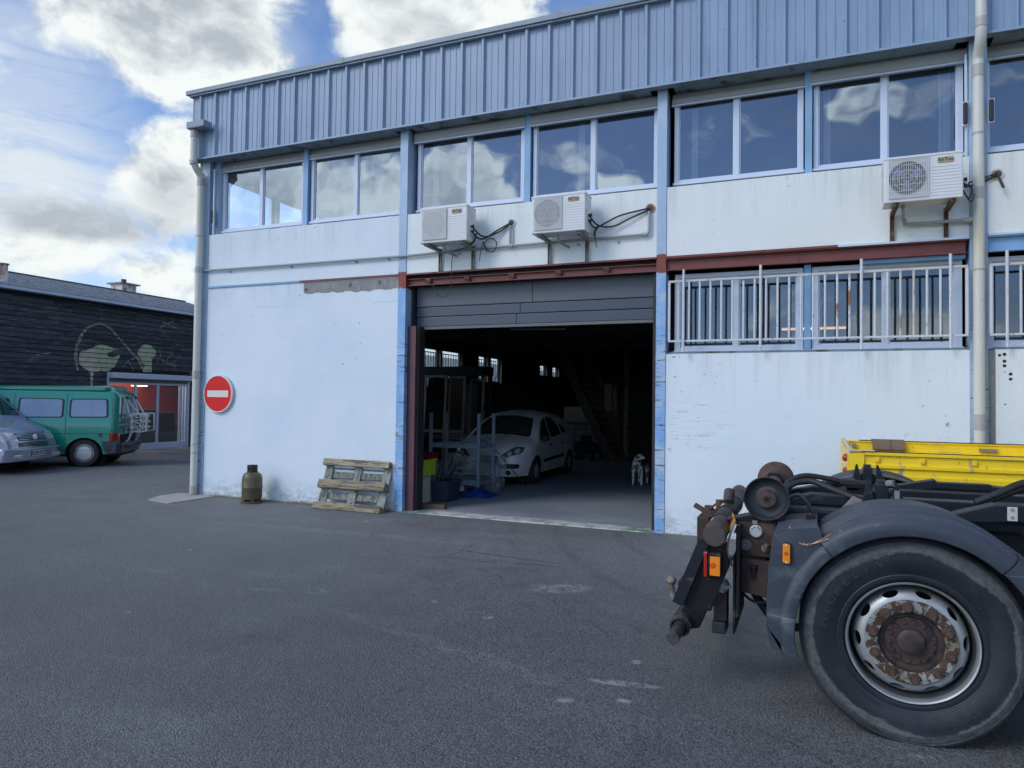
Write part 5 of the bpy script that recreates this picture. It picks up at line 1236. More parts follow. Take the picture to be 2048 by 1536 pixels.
def shp(u, v):
    # u across (-7.0..-5.2), v from bonnet edge down and out over the floor
    x_ = -7.05+1.78*u; 
    if v < .5:
        t = v/.5; y_ = 12.60-.10*t-.30*t*t; z_ = (.60-.05*abs(u-.4))*(1-t)**1.15+.03
        if u < .18: z_ *= .75
    else:
        t = (v-.5)/.5; y_ = 12.20-.50*t*(1-.35*u); z_ = .03+.10*math.sin(t*PI)*(1-.6*t)
    w_ = .045*math.sin(9*u+3*v)+.022*math.sin(17*u-9*v+2)+.010*math.sin(23*v+5*u)
    return (x_+w_*.6+(.20*(v-.5) if u > .5 else -.18*v), y_-abs(w_)*.7, max(.016, z_+w_*.55))
for j in range(NY+1):
    for i in range(NX+1): sh.v.append(shp(i/NX, j/NY))
for j in range(NY):
    for i in range(NX): sh.f.append((j*(NX+1)+i, j*(NX+1)+i+1, (j+1)*(NX+1)+i+1, (j+1)*(NX+1)+i)); sh.mi.append(0)
o = sh.build('plastic_sheet', m_sheet, None, True, 60, fix=False); tag(o, 'crumpled clear plastic sheet draped over the hatchback bumper and floor', 'plastic sheet')
# hanging cable, and the hose from the rack
o = MB().tube(smooth_path([(-6.15, 14.0, 3.45), (-6.1, 13.9, 2.5), (-6.15, 13.2, 1.6), (-5.85, 12.35, 1.0), (-5.6, 12.3, .85), (-5.35, 12.6, .45), (-5.0, 12.7, .03)], 8), .008, 6).build('hanging_cable', m_rub, None, True)
tag(o, 'thin black cable hanging from the garage ceiling to the rack', 'cable')
# lime crate on breeze block shelf, red box, tub, tarp, timber
def crate(x, y, z, m, label, w=.30, d=.40, h=.26):
    t = thing('crate', label, 'crate', (x, y, z)); a = .9
    def ring(z0, z1, o, th=.008):
        b = MB(); b.box(-w/2-o, w/2+o, -d/2-o, -d/2-o+th, z0, z1); b.box(-w/2-o, w/2+o, d/2+o-th, d/2+o, z0, z1); b.box(-w/2-o, -w/2-o+th, -d/2-o+th, d/2+o-th, z0, z1); b.box(w/2+o-th, w/2+o, -d/2-o+th, d/2+o-th, z0, z1); return b
    b = ring(0, h*.62, -.012); b.box(-w/2+.012, w/2-.012, -d/2+.012, d/2-.012, 0, .008); b.build('crate_body', m, t)
    ring(h*.62, h*.9, .0).build('crate_band', m, t); ring(h*.9, h, .016, .024).build('crate_rim', m, t)
    b = MB()
    for xx in (-w/2+.03, w/2-.04): b.box(xx, xx+.014, -d/2-.012, -d/2+.012, .0, h*.9)
    for yy in (-d/2+.05, 0, d/2-.06): b.box(w/2-.012, w/2+.010, yy, yy+.014, 0, h*.9)
    b.build('crate_rib', m, t)
    b = MB().box(-.05, .05, -d/2-.004, -d/2+.001, h*.70, h*.80); b.build('handle_slot', m_rub, t); return t
m_lime = mat('lime_plastic', (.30, .44, .03), .4, var=.08)
m_cb = mat('pale_breeze_block', (.42, .43, .42), .9, var=.15, vscale=10)
BK = thing('block_shelf', 'pale concrete block shelf with three pigeonholes just inside the garage door', 'shelf', (-5.77, 9.95, .012), R(0), wc=True)
b = MB(); b.box(-5.90, -5.88, 9.80, 10.12, .012, .46); b.build('side_slab', m_cb, BK); b = MB().box(-5.745, -5.66, 9.80, 10.12, .012, .46); b.build('side_slab', m_cb, BK)
for z_ in (.012, .16, .30, .44): MB().box(-5.879, -5.746, 9.80, 10.12, z_, z_+.025).build('shelf_slab', m_cb, BK)
crate(-5.73, 9.97, .466, m_lime, 'lime green plastic crate on the pale block shelf')
rb_ = crate(-5.86, 10.25, .615, mat('dark_red_plastic', (.11, .012, .014), .45), 'dark red plastic crate behind the lime green crate', .36, .34, .19)
o = MB().box(-6.1, -5.7, 10.14, 10.5, .012, .615).build('packing_case', m_int, None, bevel=.01); tag(o, 'grey case under the dark red crate', 'box')
tb = thing('storage_tub', 'dark blue grey plastic tub beside the blue tarp', 'tub', (-5.62, 10.45, .012))
b = MB(); w0, w1 = .20, .235
vs = [(-w0, -w0, 0), (w0, -w0, 0), (w0, w0, 0), (-w0, w0, 0), (-w1, -w1, .33), (w1, -w1, .33), (w1, w1, .33), (-w1, w1, .33), (-w1+.02, -w1+.02, .33), (w1-.02, -w1+.02, .33), (w1-.02, w1-.02, .33), (-w1+.02, w1-.02, .33), (-w0+.02, -w0+.02, .02), (w0-.02, -w0+.02, .02), (w0-.02, w0-.02, .02), (-w0+.02, w0-.02, .02)]
b.add(vs, [(0, 1, 5, 4), (1, 2, 6, 5), (2, 3, 7, 6), (3, 0, 4, 7), (4, 5, 9, 8), (5, 6, 10, 9), (6, 7, 11, 10), (7, 4, 8, 11), (8, 9, 13, 12), (9, 10, 14, 13), (10, 11, 15, 14), (11, 8, 12, 15), (0, 3, 2, 1), (12, 13, 14, 15)])
m_tub = mat('dark_tub_plastic', (.03, .045, .07), .5); b.build('tub_body', m_tub, tb)
b = MB(); b.box(-.25, .25, -.25, -.235, .30, .345); b.box(-.25, .25, .235, .25, .30, .345); b.box(-.25, -.235, -.235, .235, .30, .345); b.box(.235, .25, -.235, .235, .30, .345)
b.build('tub_rim', m_tub, tb)
b = MB()
for k in range(7): b.cyl((random.uniform(-.15, .15), random.uniform(-.15, .15), .05), (random.uniform(-.22, .22), random.uniform(-.2, .2), random.uniform(.4, .62)), .012, 6)
o = b.build('tool_handles', m_rub, tb, True)
tp = MB(); NX, NY = 30, 14
for j in range(NY+1):
    for i in range(NX+1):
        u, v = i/NX, j/NY; x_ = -5.86+.82*u; y_ = 10.74+.62*v+.30*u
        e = math.sin(PI*u)**.6*math.sin(PI*v)**.6 if 0 < u < 1 and 0 < v < 1 else 0
        z_ = .016+e*(.07+.05*math.sin(9*u+3*v)+.035*math.sin(19*u-7*v)+.02*math.sin(31*v+11*u)); tp.v.append((x_, y_, max(.016, z_)))
for j in range(NY):
    for i in range(NX): tp.f.append((j*(NX+1)+i, j*(NX+1)+i+1, (j+1)*(NX+1)+i+1, (j+1)*(NX+1)+i)); tp.mi.append(0)
o = tp.build('tarp', mat('blue_tarp', (.012, .05, .27), .4, bump=(25, .5, .01)), None, True, 60, fix=False); tag(o, 'crumpled blue tarp on the garage floor', 'tarp')
o = MB().box(-.17, .17, -.055, .055, 0, .085).build('timber_block', mat('pale_sawn_timber', (.38, .32, .20), .8, var=.2), None, bevel=.004, loc=(-5.62, 10.88, .11)); o.rotation_euler = (0, R(-4), R(48)); tag(o, 'pale sawn timber block lying on the blue tarp', 'timber')
m_old = mat('old_dark_timber', (.10, .075, .05), .85, var=.4, vscale=8, stretch=(1, 6, 6))
o = MB().box(-.22, .22, -.05, .05, 0, .07).build('timber_offcut', m_old, None, bevel=.006, loc=(-5.33, 9.60, .012)); o.rotation_euler = (0, 0, R(8)); tag(o, 'old timber offcut lying by the left door guide', 'timber')
o = MB().prism([(-.12, -.07), (.10, -.08), (.15, .02), (.05, .09), (-.10, .06)], 0, .06, 'Z').build('stone', m_rust, None, bevel=.02, loc=(-5.42, 9.80, .012)); tag(o, 'flat brown stone beside the block shelf', 'stone')
# tall leaning frames and doors at the left, dark cupboards
m_fr = mat('dull_metal_frame', (.22, .24, .25), .5, var=.2)
m_dp = mat('dark_brown_panel', (.035, .024, .020), .35, var=.3)
def leaner(x, y, w, h, label, open_=False, m2=None, rz=0):
    t = thing('door_frame' if open_ else 'door_panel_sheet', label, 'door frame' if open_ else 'panel', (x, y, .012), rz)
    for xx in (0, w-.06): MB().box(xx, xx+.06, 0, .05, 0, h).build('stile', m_fr, t)
    MB().box(.06, w-.06, 0, .05, h-.06, h).build('rail', m_fr, t); MB().box(.06, w-.06, 0, .05, .9, .97).build('rail', m_fr, t)
    MB().box(.06, w-.06, 0, .05, 0, .06).build('rail', m_fr, t)
    if not open_:
        MB().box(.06, w-.06, .018, .03, .06, .90).build('infill', m2 or m_dp, t); MB().box(.06, w-.06, .018, .03, .97, h-.06).build('infill', m2 or m_dp, t)
    t.rotation_euler = (R(-4), 0, rz); return t
leaner(-8.62, 14.9, .62, 2.28, 'left tall metal framed glazed door leaning upright in the garage', False, glass('door_glass', (.12, .13, .14), .10))
leaner(-7.98, 14.95, .45, 2.26, 'narrow dark brown door panel between two upright metal frames')
leaner(-7.50, 15.1, .40, 2.2, 'rightmost empty metal frame of the leaning row', True)
o = MB(); o.box(-9.3, -7.3, 15.6, 16.2, 2.30, 2.52); o = o.build('storage_beam', m_dark, None); tag(o, 'dark storage beam lying across the tops of the leaning frames', 'beam')
sf = thing('storage_scaffold', 'dark post frame carrying the storage beam in the garage', 'frame', (-8.3, 15.9, .012), wc=True)
for x_ in (-9.25, -7.35):
    for y_ in (15.65, 16.15): MB().box(x_-.03, x_+.03, y_-.03, y_+.03, .012, 2.298).build('post', m_dark, sf)
o = MB().box(-8.9, -8.2, 17.2, 17.7, .012, 2.15).build('locker', m_dark, None, bevel=.01); tag(o, 'tall dark locker behind the leaning frames', 'locker')
o = MB().box(-9.57, -9.45, 18.75, 19.85, .012, 3.06).build('tall_cupboard', m_dark, None, bevel=.01); tag(o, 'tall dark cupboard against the left garage wall', 'cupboard')
# unlit tube lamps on the ceiling
for x_, y_, r_, lb in ((-5.7, 12.6, 12, 'unlit tube lamp nearest the garage door'), (-5.45, 14.4, 14, 'second unlit tube lamp on the garage ceiling')):
    t = thing('tube_lamp', lb, 'lamp', (x_, y_, 3.25), R(r_)); MB().box(-.65, .65, -.05, .05, .03, .09).build('housing', m_stain, t); MB().cyl((-.6, 0, 0), (.6, 0, 0), .018, 8).build('tube', m_acg, t, True)
    MB().cyl((-.5, 0, .09), (-.5, 0, .25), .006, 5).build('hanger', m_rub, t); MB().cyl((.5, 0, .09), (.5, 0, .25), .006, 5).build('hanger', m_rub, t)
# far things by the stairs
t = thing('drawer_cabinet', 'grey cabinet of small drawers under the garage stairs', 'cabinet', (-6.2, 20.4, .012), wc=True)
MB().box(-6.9, -5.75, 20.45, 20.9, .012, 1.05).build('carcass', m_int, t)
for i in range(3):
    for j in range(6): MB().box(-6.86+.37*i, -6.53+.37*i, 20.425, 20.449, .05+.165*j, .19+.165*j).build('drawer', m_intw if (i+j) % 3 else m_fr, t)
o = MB().box(-6.75, -5.9, 20.1, 20.13, 1.1, 1.55).build('leaning_board', m_intw, None); tag(o, 'pale board propped over the drawer cabinet', 'board')
t = thing('air_compressor', 'dark blue air compressor tank beside the cabinet', 'compressor', (-5.9, 19.6, .012)); b = MB(); b.lathe([(0, -.35), (.12, -.33), (.18, -.26), (.18, .26), (.12, .33), (0, .35)], (0, 0, .36), 'X', 20); b.build('tank', mat('dark_blue_enamel', (.01, .03, .09), .25, coat=.5), t, True)
MB().box(-.15, .15, -.1, .1, .54, .72).build('motor', m_rub, t, bevel=.02)
for s in (-1, 1): MB().cyl((-.2, s*.17, .09), (-.2, s*.21, .09), .09, 14).build('wheel', m_rub, t)
MB().box(.18, .22, -.15, .15, 0, .22).build('foot', m_rub, t)
t = thing('wall_cabinet', 'two pale boxes fixed by the stairs', 'cabinet', (-5.5, 21.0, 1.1), wc=True); MB().box(-5.72, -5.50, 20.9, 21.0, 1.45, 2.25).build('door', m_intw, t); MB().box(-5.46, -5.36, 20.9, 21.0, 1.45, 2.2).build('door', m_intw, t)
# lit tubes in the workshop behind the barred windows
t = thing('ceiling_lamp', 'lit warm twin tube lamp seen through the barred windows', 'lamp', (.05, 13.0, 2.95), wc=True)
m_lit = glow('warm_lit_tube', (1.0, .55, .25), 1.5)
MB().box(-.6, .7, 12.93, 13.07, 2.99, 3.05).build('housing', m_acg, t); 
for y_ in (12.96, 13.04): MB().cyl((-.45, y_, 2.965), (.55, y_, 2.965), .013, 8).build('tube', m_lit, t)
MB().cyl((-.3, 13, 3.051), (-.3, 13, 3.5), .008, 5).build('hanger', m_rub, t); MB().cyl((.4, 13, 3.051), (.4, 13, 3.5), .008, 5).build('hanger', m_rub, t)

# ------------------------------------------------------------------ spotted dog, head turned to its left
def skin(name, verts, edges, radii, m, parent=None, sub=2, loc=(0, 0, 0), rot=(0, 0, 0)):
    me = bpy.data.meshes.new(name); me.from_pydata(verts, edges, []); me.materials.append(m)
    o = bpy.data.objects.new(name, me); C.objects.link(o); o.location = loc; o.rotation_euler = rot
    if parent: o.parent = parent
    s = o.modifiers.new('skin', 'SKIN'); s.use_smooth_shade = True; s.branch_smoothing = .6
    sv = me.skin_vertices[0].data
    for i, r_ in enumerate(radii): sv[i].radius = r_ if hasattr(r_, '__len__') else (r_, r_)
    sv[0].use_root = True
    u = o.modifiers.new('sub', 'SUBSURF'); u.levels = sub; u.render_levels = sub
    return o
md = bpy.data.materials.new('dalmatian_coat'); md.use_nodes = True; q = G(md.node_tree)
co = q.n('ShaderNodeTexCoord').outputs['Object']; vo = q.n('ShaderNodeTexVoronoi', {'feature': 'F1'}, Vector=q.v('ADD', co, q.v('SCALE', co)), Scale=9.5)
d_ = q.m('ADD', vo.outputs['Distance'], q.m('MULTIPLY', q.m('SUBTRACT', q.noise(co, 22, 3), .5), .45)); sp_ = q.ss(d_, .44, .38)
z_ = q.sep(co)[2]; x_ = q.sep(co)[0]
dark = q.m('MULTIPLY', q.ss(q.noise(co, 9, 4, .6), .44, .48), q.m('MULTIPLY', q.ss(z_, .34, .42), q.ss(x_, .30, .22)))
sp_ = q.m('MAXIMUM', sp_, dark)
bb = q.n('ShaderNodeBsdfPrincipled', None, Base_Color=q.mix(sp_, (.66, .65, .62, 1), (.012, .012, .014, 1)), Roughness=.6); q.t.links.new(bb.outputs[0], q.n('ShaderNodeOutputMaterial').inputs[0])
DG = thing('dog', 'black and white spotted dog standing inside the garage doorway', 'dog', (-3.19, 14.42, .012), R(-92))
V = [(-.20, 0, .47), (-.05, 0, .47), (.12, 0, .46), (.24, 0, .47), (.30, .01, .53), (.35, .04, .585), (.37, .11, .585), (.39, .20, .55),
     (-.22, .075, .40), (-.20, .085, .28), (-.27, .085, .165), (-.25, .085, .04), (-.21, .085, .018),
     (-.22, -.075, .40), (-.20, -.085, .28), (-.27, -.085, .165), (-.25, -.085, .04), (-.21, -.085, .018),
     (.22, .075, .38), (.20, .085, .25), (.22, .085, .14), (.22, .085, .04), (.26, .085, .018),
     (.22, -.075, .38), (.20, -.085, .25), (.22, -.085, .14), (.22, -.085, .04), (.26, -.085, .018),
     (-.28, 0, .49), (-.36, 0, .44), (-.42, 0, .34), (-.46, 0, .28)]
E_ = [(0, 1), (1, 2), (2, 3), (3, 4), (4, 5), (5, 6), (6, 7), (0, 8), (8, 9), (9, 10), (10, 11), (11, 12), (0, 13), (13, 14), (14, 15), (15, 16), (16, 17), (3, 18), (18, 19), (19, 20), (20, 21), (21, 22), (3, 23), (23, 24), (24, 25), (25, 26), (26, 27), (0, 28), (28, 29), (29, 30), (30, 31)]
RD = [(.095, .10), (.09, .095), (.10, .125), (.095, .13), (.078, .085), (.075, .078), (.066, .066), (.040, .036), .065, .045, .026, .024, .026, .065, .045, .026, .024, .026, .055, .038, .028, .024, .027, .055, .038, .028, .024, .027, .03, .018, .012, .008]
dg = skin('dog_body', V, E_, RD, md, DG)
for s, (hx, hy) in ((1, (.300, .07)), (-1, (.42, .05))):
    skin('ear', [(hx, hy, .655), (hx-.01+.03*(s < 0), hy+.03*s, .62), (hx+.01, hy+.03*s, .56)], [(0, 1), (1, 2)], [(.02, .02), (.028, .012), (.012, .008)], m_rub, DG, 1)
MB().ico((.395, .245, .555), .020, 2).build('nose', m_rub, DG, True)
MB().ico((.43, .135, .61), .011, 1).build('eye', m_rub, DG, True); MB().ico((.325, .145, .61), .011, 1).build('eye', m_rub, DG, True)
co_ = MB(); co_.lathe([(.068, -.012), (.072, 0), (.068, .012)], (0, 0, 0), 'Z', 20); co_.build('collar', m_rub, DG, True, loc=(.30, .01, .50))
# ================================================================== hook lift truck, rear end in the foreground
def boolean_cut(o, cutter):
    md_ = o.modifiers.new('cut', 'BOOLEAN'); md_.operation = 'DIFFERENCE'; md_.object = cutter; md_.solver = 'EXACT'
    bpy.context.view_layer.update()
    me = bpy.data.meshes.new_from_object(o.evaluated_get(bpy.context.evaluated_depsgraph_get()))
    o.modifiers.clear(); o.data = me; bpy.data.objects.remove(cutter)
TK = thing('hook_lift_truck', 'rear end of a dark bare chassis truck with one huge tyre and grey mudguard', 'truck', (.474, 5.2, 0), wc=True)
WX, WZ, WY = .464, .492, 4.035
m_tk = mat('dark_blue_black_chassis', (.009, .012, .018), .5, spec=.3, var=.4, vscale=5, over=[((.060, .065, .07), 3.2, .60, .16, (.6, 1, 2)), ((.07, .045, .03), 9, .62, .05)], bump=(30, .25, .003), dust=((.10, .10, .098), .5))
m_tk2 = mat('worn_black_plate', (.006, .007, .009), .55, spec=.3, var=.4, vscale=8, over=[((.07, .065, .06), 6, .60, .10), ((.06, .035, .022), 15, .60, .05)], bump=(30, .4, .003), dust=((.08, .078, .072), .45))
m_mud = mat('grey_blue_mudguard', (.034, .044, .064), .50, var=.16, vscale=3, over=[((.10, .115, .13), 3.5, .52, .22, (1, 1, 1)), ((.16, .17, .18), 3.0, .64, .02, (.4, 1, 14)), ((.13, .12, .10), 14, .62, .06)], bump=(2.5, .15, .01), dust=((.085, .095, .115), .6))
m_rp = mat('dark_rusted_plate', (.045, .028, .024), .75, var=.5, vscale=10, over=[((.085, .055, .04), 6, .55, .12), ((.018, .018, .022), 4, .56, .12)])
m_rusty = mat('worn_rusty_tube', (.070, .052, .047), .6, var=.5, vscale=9, over=[((.020, .022, .028), 3.5, .46, .10), ((.16, .12, .10), 11, .64, .08)], bump=(25, .5, .003))
m_oldrust = mat('brown_rust', (.088, .055, .042), .85, var=.5, vscale=22, bump=(60, .8, .002), over=[((.065, .032, .022), 14, .52, .1)])
m_orange = mat('orange_lamp_lens', (.85, .24, .008), .18, coat=.8)
# tyre with dusty shoulder band
mt = bpy.data.materials.new('truck_tyre_rubber'); mt.use_nodes = True; q = G(mt.node_tree)
co = q.n('ShaderNodeTexCoord').outputs['Object']; x, y, z = q.sep(co)
rad = q.m('SQRT', q.m('ADD', q.m('MULTIPLY', x, x), q.m('MULTIPLY', z, z)))
n1 = q.noise(co, 4.5, 8, .68, .4); n2 = q.noise(co, 34, 6, .75); n3 = q.noise(q.v('MULTIPLY', co, (1, 1, 1)), 11, 7, .7, .8)
edge = q.m('ADD', rad, q.m('MULTIPLY', q.m('SUBTRACT', q.noise(co, 1.7, 3, .5), .5), .16)); edge = q.m('ADD', edge, q.m('MULTIPLY', q.m('SUBTRACT', n1, .5), .05)); edge = q.m('ADD', edge, q.m('MULTIPLY', q.m('SUBTRACT', q.noise(co, 24, 6, .75, .6), .5), .035))
dust = q.m('MULTIPLY', q.ss(edge, .432, .446), q.m('MULTIPLY_ADD', q.ss(edge, .51, .46), .70, .25))
dust = q.m('MULTIPLY', dust, q.ss(n2, .32, .60, .35, 1.0))
c = q.mix(q.ss(n1, .35, .7), (.010, .013, .018, 1), (.021, .026, .034, 1)); c = q.mix(q.m('MULTIPLY', dust, .85), c, (.125, .135, .135, 1))
film_ = q.m('MULTIPLY', q.ss(q.noise(q.v('MULTIPLY', co, (2, 2, 2)), 6, 6, .7, off=(5, 2, 1)), .60, .75), .25); c = q.mix(film_, c, (.10, .11, .12, 1))
ring = q.m('SINE', q.m('MULTIPLY', rad, 620.0)); ringm = q.ss(rad, .36, .35)
hh = q.m('ADD', q.m('MULTIPLY', n2, .8), q.m('MULTIPLY', q.m('MULTIPLY', ring, ringm), .12))
b_ = q.n('ShaderNodeBsdfPrincipled', None, Base_Color=c, Roughness=q.ss(dust, 0, 1, .48, .9), Normal=q.n('ShaderNodeBump', None, Height=hh, Strength=.55, Distance=.003).outputs[0])
b_.inputs['Specular IOR Level'].default_value = .45
q.t.links.new(b_.outputs[0], q.n('ShaderNodeOutputMaterial').inputs[0])
def tyre(parent, y, name='tyre', face=1):
    f = face; RO = .516
    pr = [(.288, .02), (.296, .006), (.312, -.002), (.322, -.002), (.324, -.0045), (.330, -.0045), (.332, -.003), (.350, -.010), (.385, -.024), (.415, -.028), (.440, -.026), (.450, -.0275), (.453, -.0255), (.470, -.018), (.484, -.007), (.488, -.007), (.493, -.001), (.505, .009), (.512, .022), (RO, .04)]
    for g_ in (.085, .135, .185): pr += [(RO, g_-.008), (RO-.012, g_-.005), (RO-.012, g_+.005), (RO, g_+.008)]
    pr += [(RO, .23), (.500, .258), (.47, .275), (.42, .29), (.35, .285), (.288, .25)]
    b = MB(); b.lathe([(r_, f*h_) for r_, h_ in pr], (0, 0, 0), 'Y', 144, close=True)
    # worn, slightly ragged shoulder edge
    random.seed(5); vs = []
    for v in b.v:
        r_ = math.hypot(v[0], v[2]); a = math.atan2(v[2], v[0])
        if r_ > .486: k = 1+.0022*math.sin(a*72)*(1 if v[1]*f < .05 else .4)+random.uniform(-.0009, .0009)
        else: k = 1
        zz = v[2]*k
        vs.append((v[0]*k, v[1]*(1+.0) - (.012 if zz < -.41 else 0)*f*(1 if v[1]*f < .02 else 0)*min(1, (-zz-.41)/.08), max(zz, -WZ+.001)))
    b.v = vs
    o = bpy.data.objects.new(name, b.mesh(name, mt, True, 40)); C.objects.link(o); o.parent = parent; o.location = Vector((WX, y, WZ))-Vector(OFF[parent.name]); return o
def bld_local(mb, name, mats, parent, y, smooth=False, ang=35, bevel=0.0, fx=True):
    """mesh given around the wheel centre"""
    me = mb.mesh(name, mats, smooth, ang, fx); o = bpy.data.objects.new(name, me); C.objects.link(o); o.parent = parent; o.location = Vector((WX, y, WZ))-Vector(OFF[TK.name])
    if bevel: bb_ = o.modifiers.new('bevel', 'BEVEL'); bb_.width = bevel; bb_.segments = 2; bb_.angle_limit = R(40)
    return o
WH_ = bpy.data.objects.new('wheel', None); C.objects.link(WH_); WH_.parent = TK; OFF[WH_.name] = OFF[TK.name]; WH_.empty_display_size = .1
ty = tyre(WH_, WY); ty['label'] = 'large worn tyre with a pale dusty shoulder'
# raised sidewall lettering
def ring_text(s, a_mid, r_, size, step, up=1):
    mb = MB(); n = len(s)
    for i, chh in enumerate(s):
        if chh == ' ': continue
        t = text_mb(chh, size, .0012, 0.0); a = a_mid+(i-(n-1)/2)*step*(-1 if up == 1 else 1)
        rot = a-PI/2 if up == 1 else a+PI/2
        ysurf = -.0262 if r_ > .375 else -.0145
        place(t, Matrix.Translation((r_*math.cos(a), ysurf, r_*math.sin(a))) @ Matrix.Rotation(-rot, 4, 'Y') @ Matrix.Rotation(PI/2, 4, 'X'))
        mb.v, o_ = mb.v, len(mb.v); mb.f += [tuple(k+o_ for k in f) for f in t.f]; mb.v += t.v; mb.mi += t.mi
    return mb
m_let = mat('tyre_lettering_rubber', (.026, .032, .042), .5)
for s, am, r_, sz, st in (('MICHELIN', R(142), .402, .066, R(8.6)), ('MICHELIN', R(-52), .402, .060, R(8.6)), ('X MULTI', R(-105), .402, .040, R(6)), ('REGROOVABLE', R(232), .355, .020, R(3.0)), ('TUBELESS', R(30), .352, .020, R(3.2))):
    bld_local(ring_text(s, am, r_, sz, st), 'raised_lettering', m_let, ty, WY, fx=False).parent = WH_
mk = MB()
for a, b in (((0, 0), (0, .03)), ((0, .03), (.018, .026)), ((.018, .026), (.016, .014)), ((.016, .014), (.002, .013)), ((.022, .006), (.036, .006)), ((.036, .006), (.034, .018)), ((.0, .0), (.040, -.002))):
    mk.bar((a[0]+.412, -.021, a[1]-.062), (b[0]+.412, -.021, b[1]-.062), .0035, .002, up=Vector((0, 1, 0)))
o = bld_local(mk, 'chalk_mark', m_swh, WH_, WY); o['label'] = 'small white hand drawn mark on the sidewall'
# rim
m_steel = mat('silver_truck_rim', (.40, .41, .42), .45, metal=.6, var=.25, vscale=6, over=[((.14, .12, .10), 16, .68, .06), ((.26, .26, .25), 3, .55, .2)], bump=(60, .15, .002))
b = MB(); b.lathe([(.282, .02), (.288, .004), (.292, -.008), (.2955, -.014), (.293, -.020), (.288, -.019), (.283, -.010), (.280, .004), (.279, .02)], (0, 0, 0), 'Y', 96, close=True)
rim = bld_local(b, 'rim_lip', m_steel, WH_, WY, True, 50)
b = MB(); b.lathe([(.2785, .018), (.277, .05), (.274, .110), (.270, .16), (.262, .18), (.29, .185), (.282, .018)], (0, 0, 0), 'Y', 96, close=True); bld_local(b, 'rim_well', mat('shaded_rim_well', (.10, .105, .11), .5, metal=.3, var=.4, vscale=8), WH_, WY, True, 50)  # shade of the deep gutter is put into this darker well colour
b = MB(); b.lathe([(.150, .010), (.202, .004), (.212, .006), (.226, .011), (.240, .021), (.252, .038), (.259, .066), (.262, .110), (.262, .160), (.256, .160), (.252, .115), (.246, .072), (.236, .046), (.222, .028), (.205, .020), (.150, .020)], (0, 0, 0), 'Y', 96, close=True)
disc = bld_local(b, 'rim_disc', m_steel, WH_, WY, True, 50)
ct = MB()
for k in range(10):
    a = R(79+36*k+ -3); u_ = Vector((math.cos(a), 0, math.sin(a))); w_ = Vector((-math.sin(a), 0, math.cos(a))); nrm = (Vector((0, -1, 0))*.86+u_*.50).normalized(); rd_ = w_.cross(nrm).normalized()
    c0 = u_*.2385+Vector((0, .028, 0)); vs = []
    for s in (-.06, .09):
        for j in range(20):
            t = 2*PI*j/20; vs.append(c0+nrm*s+w_*math.cos(t)*.038+rd_*math.sin(t)*.0225)
    ct.add(vs, [tuple(range(20)), tuple(reversed(range(20, 40)))]+[(j, (j+1) % 20, 20+(j+1) % 20, 20+j) for j in range(20)])
cut = bld_local(ct, 'hand_hole_tool', m_steel, WH_, WY)
bpy.context.view_layer.update()
boolean_cut(disc, cut); disc.data.set_sharp_from_angle(angle=R(45))
b = MB(); b.lathe([(.262, .115), (.262, .125), (.0, .13)], (0, 0, 0), 'Y', 40); bld_local(b, 'brake_drum', m_tk2, WH_, WY)
# painted ring with rust patches
mr = bpy.data.materials.new('flaking_ring_paint'); mr.use_nodes = True; q = G(mr.node_tree); co = q.n('ShaderNodeTexCoord').outputs['Object']
a_ = q.noise(co, 26, 7, .68, .3); c = q.mix(q.ss(q.noise(co, 9, 5, .6), .45, .62), (.26, .28, .27, 1), (.20, .175, .13, 1)); c = q.mix(q.ss(a_, .475, .495), c, (.060, .034, .024, 1))
b_ = q.n('ShaderNodeBsdfPrincipled', None, Base_Color=c, Roughness=.65, Normal=q.n('ShaderNodeBump', None, Height=a_, Strength=.6, Distance=.003).outputs[0]); q.t.links.new(b_.outputs[0], q.n('ShaderNodeOutputMaterial').inputs[0])
b = MB(); b.lathe([(.146, .015), (.146, -.004), (.152, -.008), (.202, -.008), (.206, -.004), (.2055, .008)], (0, 0, 0), 'Y', 80); bld_local(b, 'clamping_ring', mr, WH_, WY, True, 40)
b = MB(); b.lathe([(.1455, -.006), (.1440, .022), (.138, .030), (.118, .030), (.114, .022), (.068, .020), (.064, .010), (.062, -.004), (.054, -.011), (.030, -.014), (.0, -.015)], (0, 0, 0), 'Y', 64)
m_hub = mat('greasy_rusty_hub', (.060, .036, .032), .6, var=.5, vscale=18, over=[((.018, .017, .022), 9, .48, .14), ((.13, .085, .065), 24, .62, .1)], bump=(40, .7, .003)); bld_local(b, 'hub', m_hub, WH_, WY, True, 40)
for k in range(10):
    a = R(95+36*k); cx_, cz_ = .173*math.cos(a), .173*math.sin(a); b = MB()
    b.lathe([(.0255, -.008), (.0265, -.013), (.024, -.019), (.0, -.019)], (cx_, 0, cz_), 'Y', 18)
    hx = [(cx_+.0195*math.cos(j*PI/3+a), cz_+.0195*math.sin(j*PI/3+a)) for j in range(6)]; b.prism(hx, -.041, -.0185, 'Y')
    b.cyl((cx_, -.056, cz_), (cx_, -.04, cz_), .0115, 12); b.lathe([(.0115, -.056), (.009, -.058), (.0, -.054)], (cx_, 0, cz_), 'Y', 12)
    bld_local(b, 'wheel_nut', m_oldrust, WH_, WY, True, 35)
for k in range(14):
    a = 2*PI*k/14+.1; b = MB(); cx_, cz_ = .096*math.cos(a), .096*math.sin(a); hx = [(cx_+.0095*math.cos(j*PI/3+a), cz_+.0095*math.sin(j*PI/3+a)) for j in range(6)]; b.prism(hx, .006, .022, 'Y'); b.lathe([(.013, .022), (.013, .016), (0, .016)], (cx_, 0, cz_), 'Y', 10); bld_local(b, 'hub_bolt', m_hub, WH_, WY)
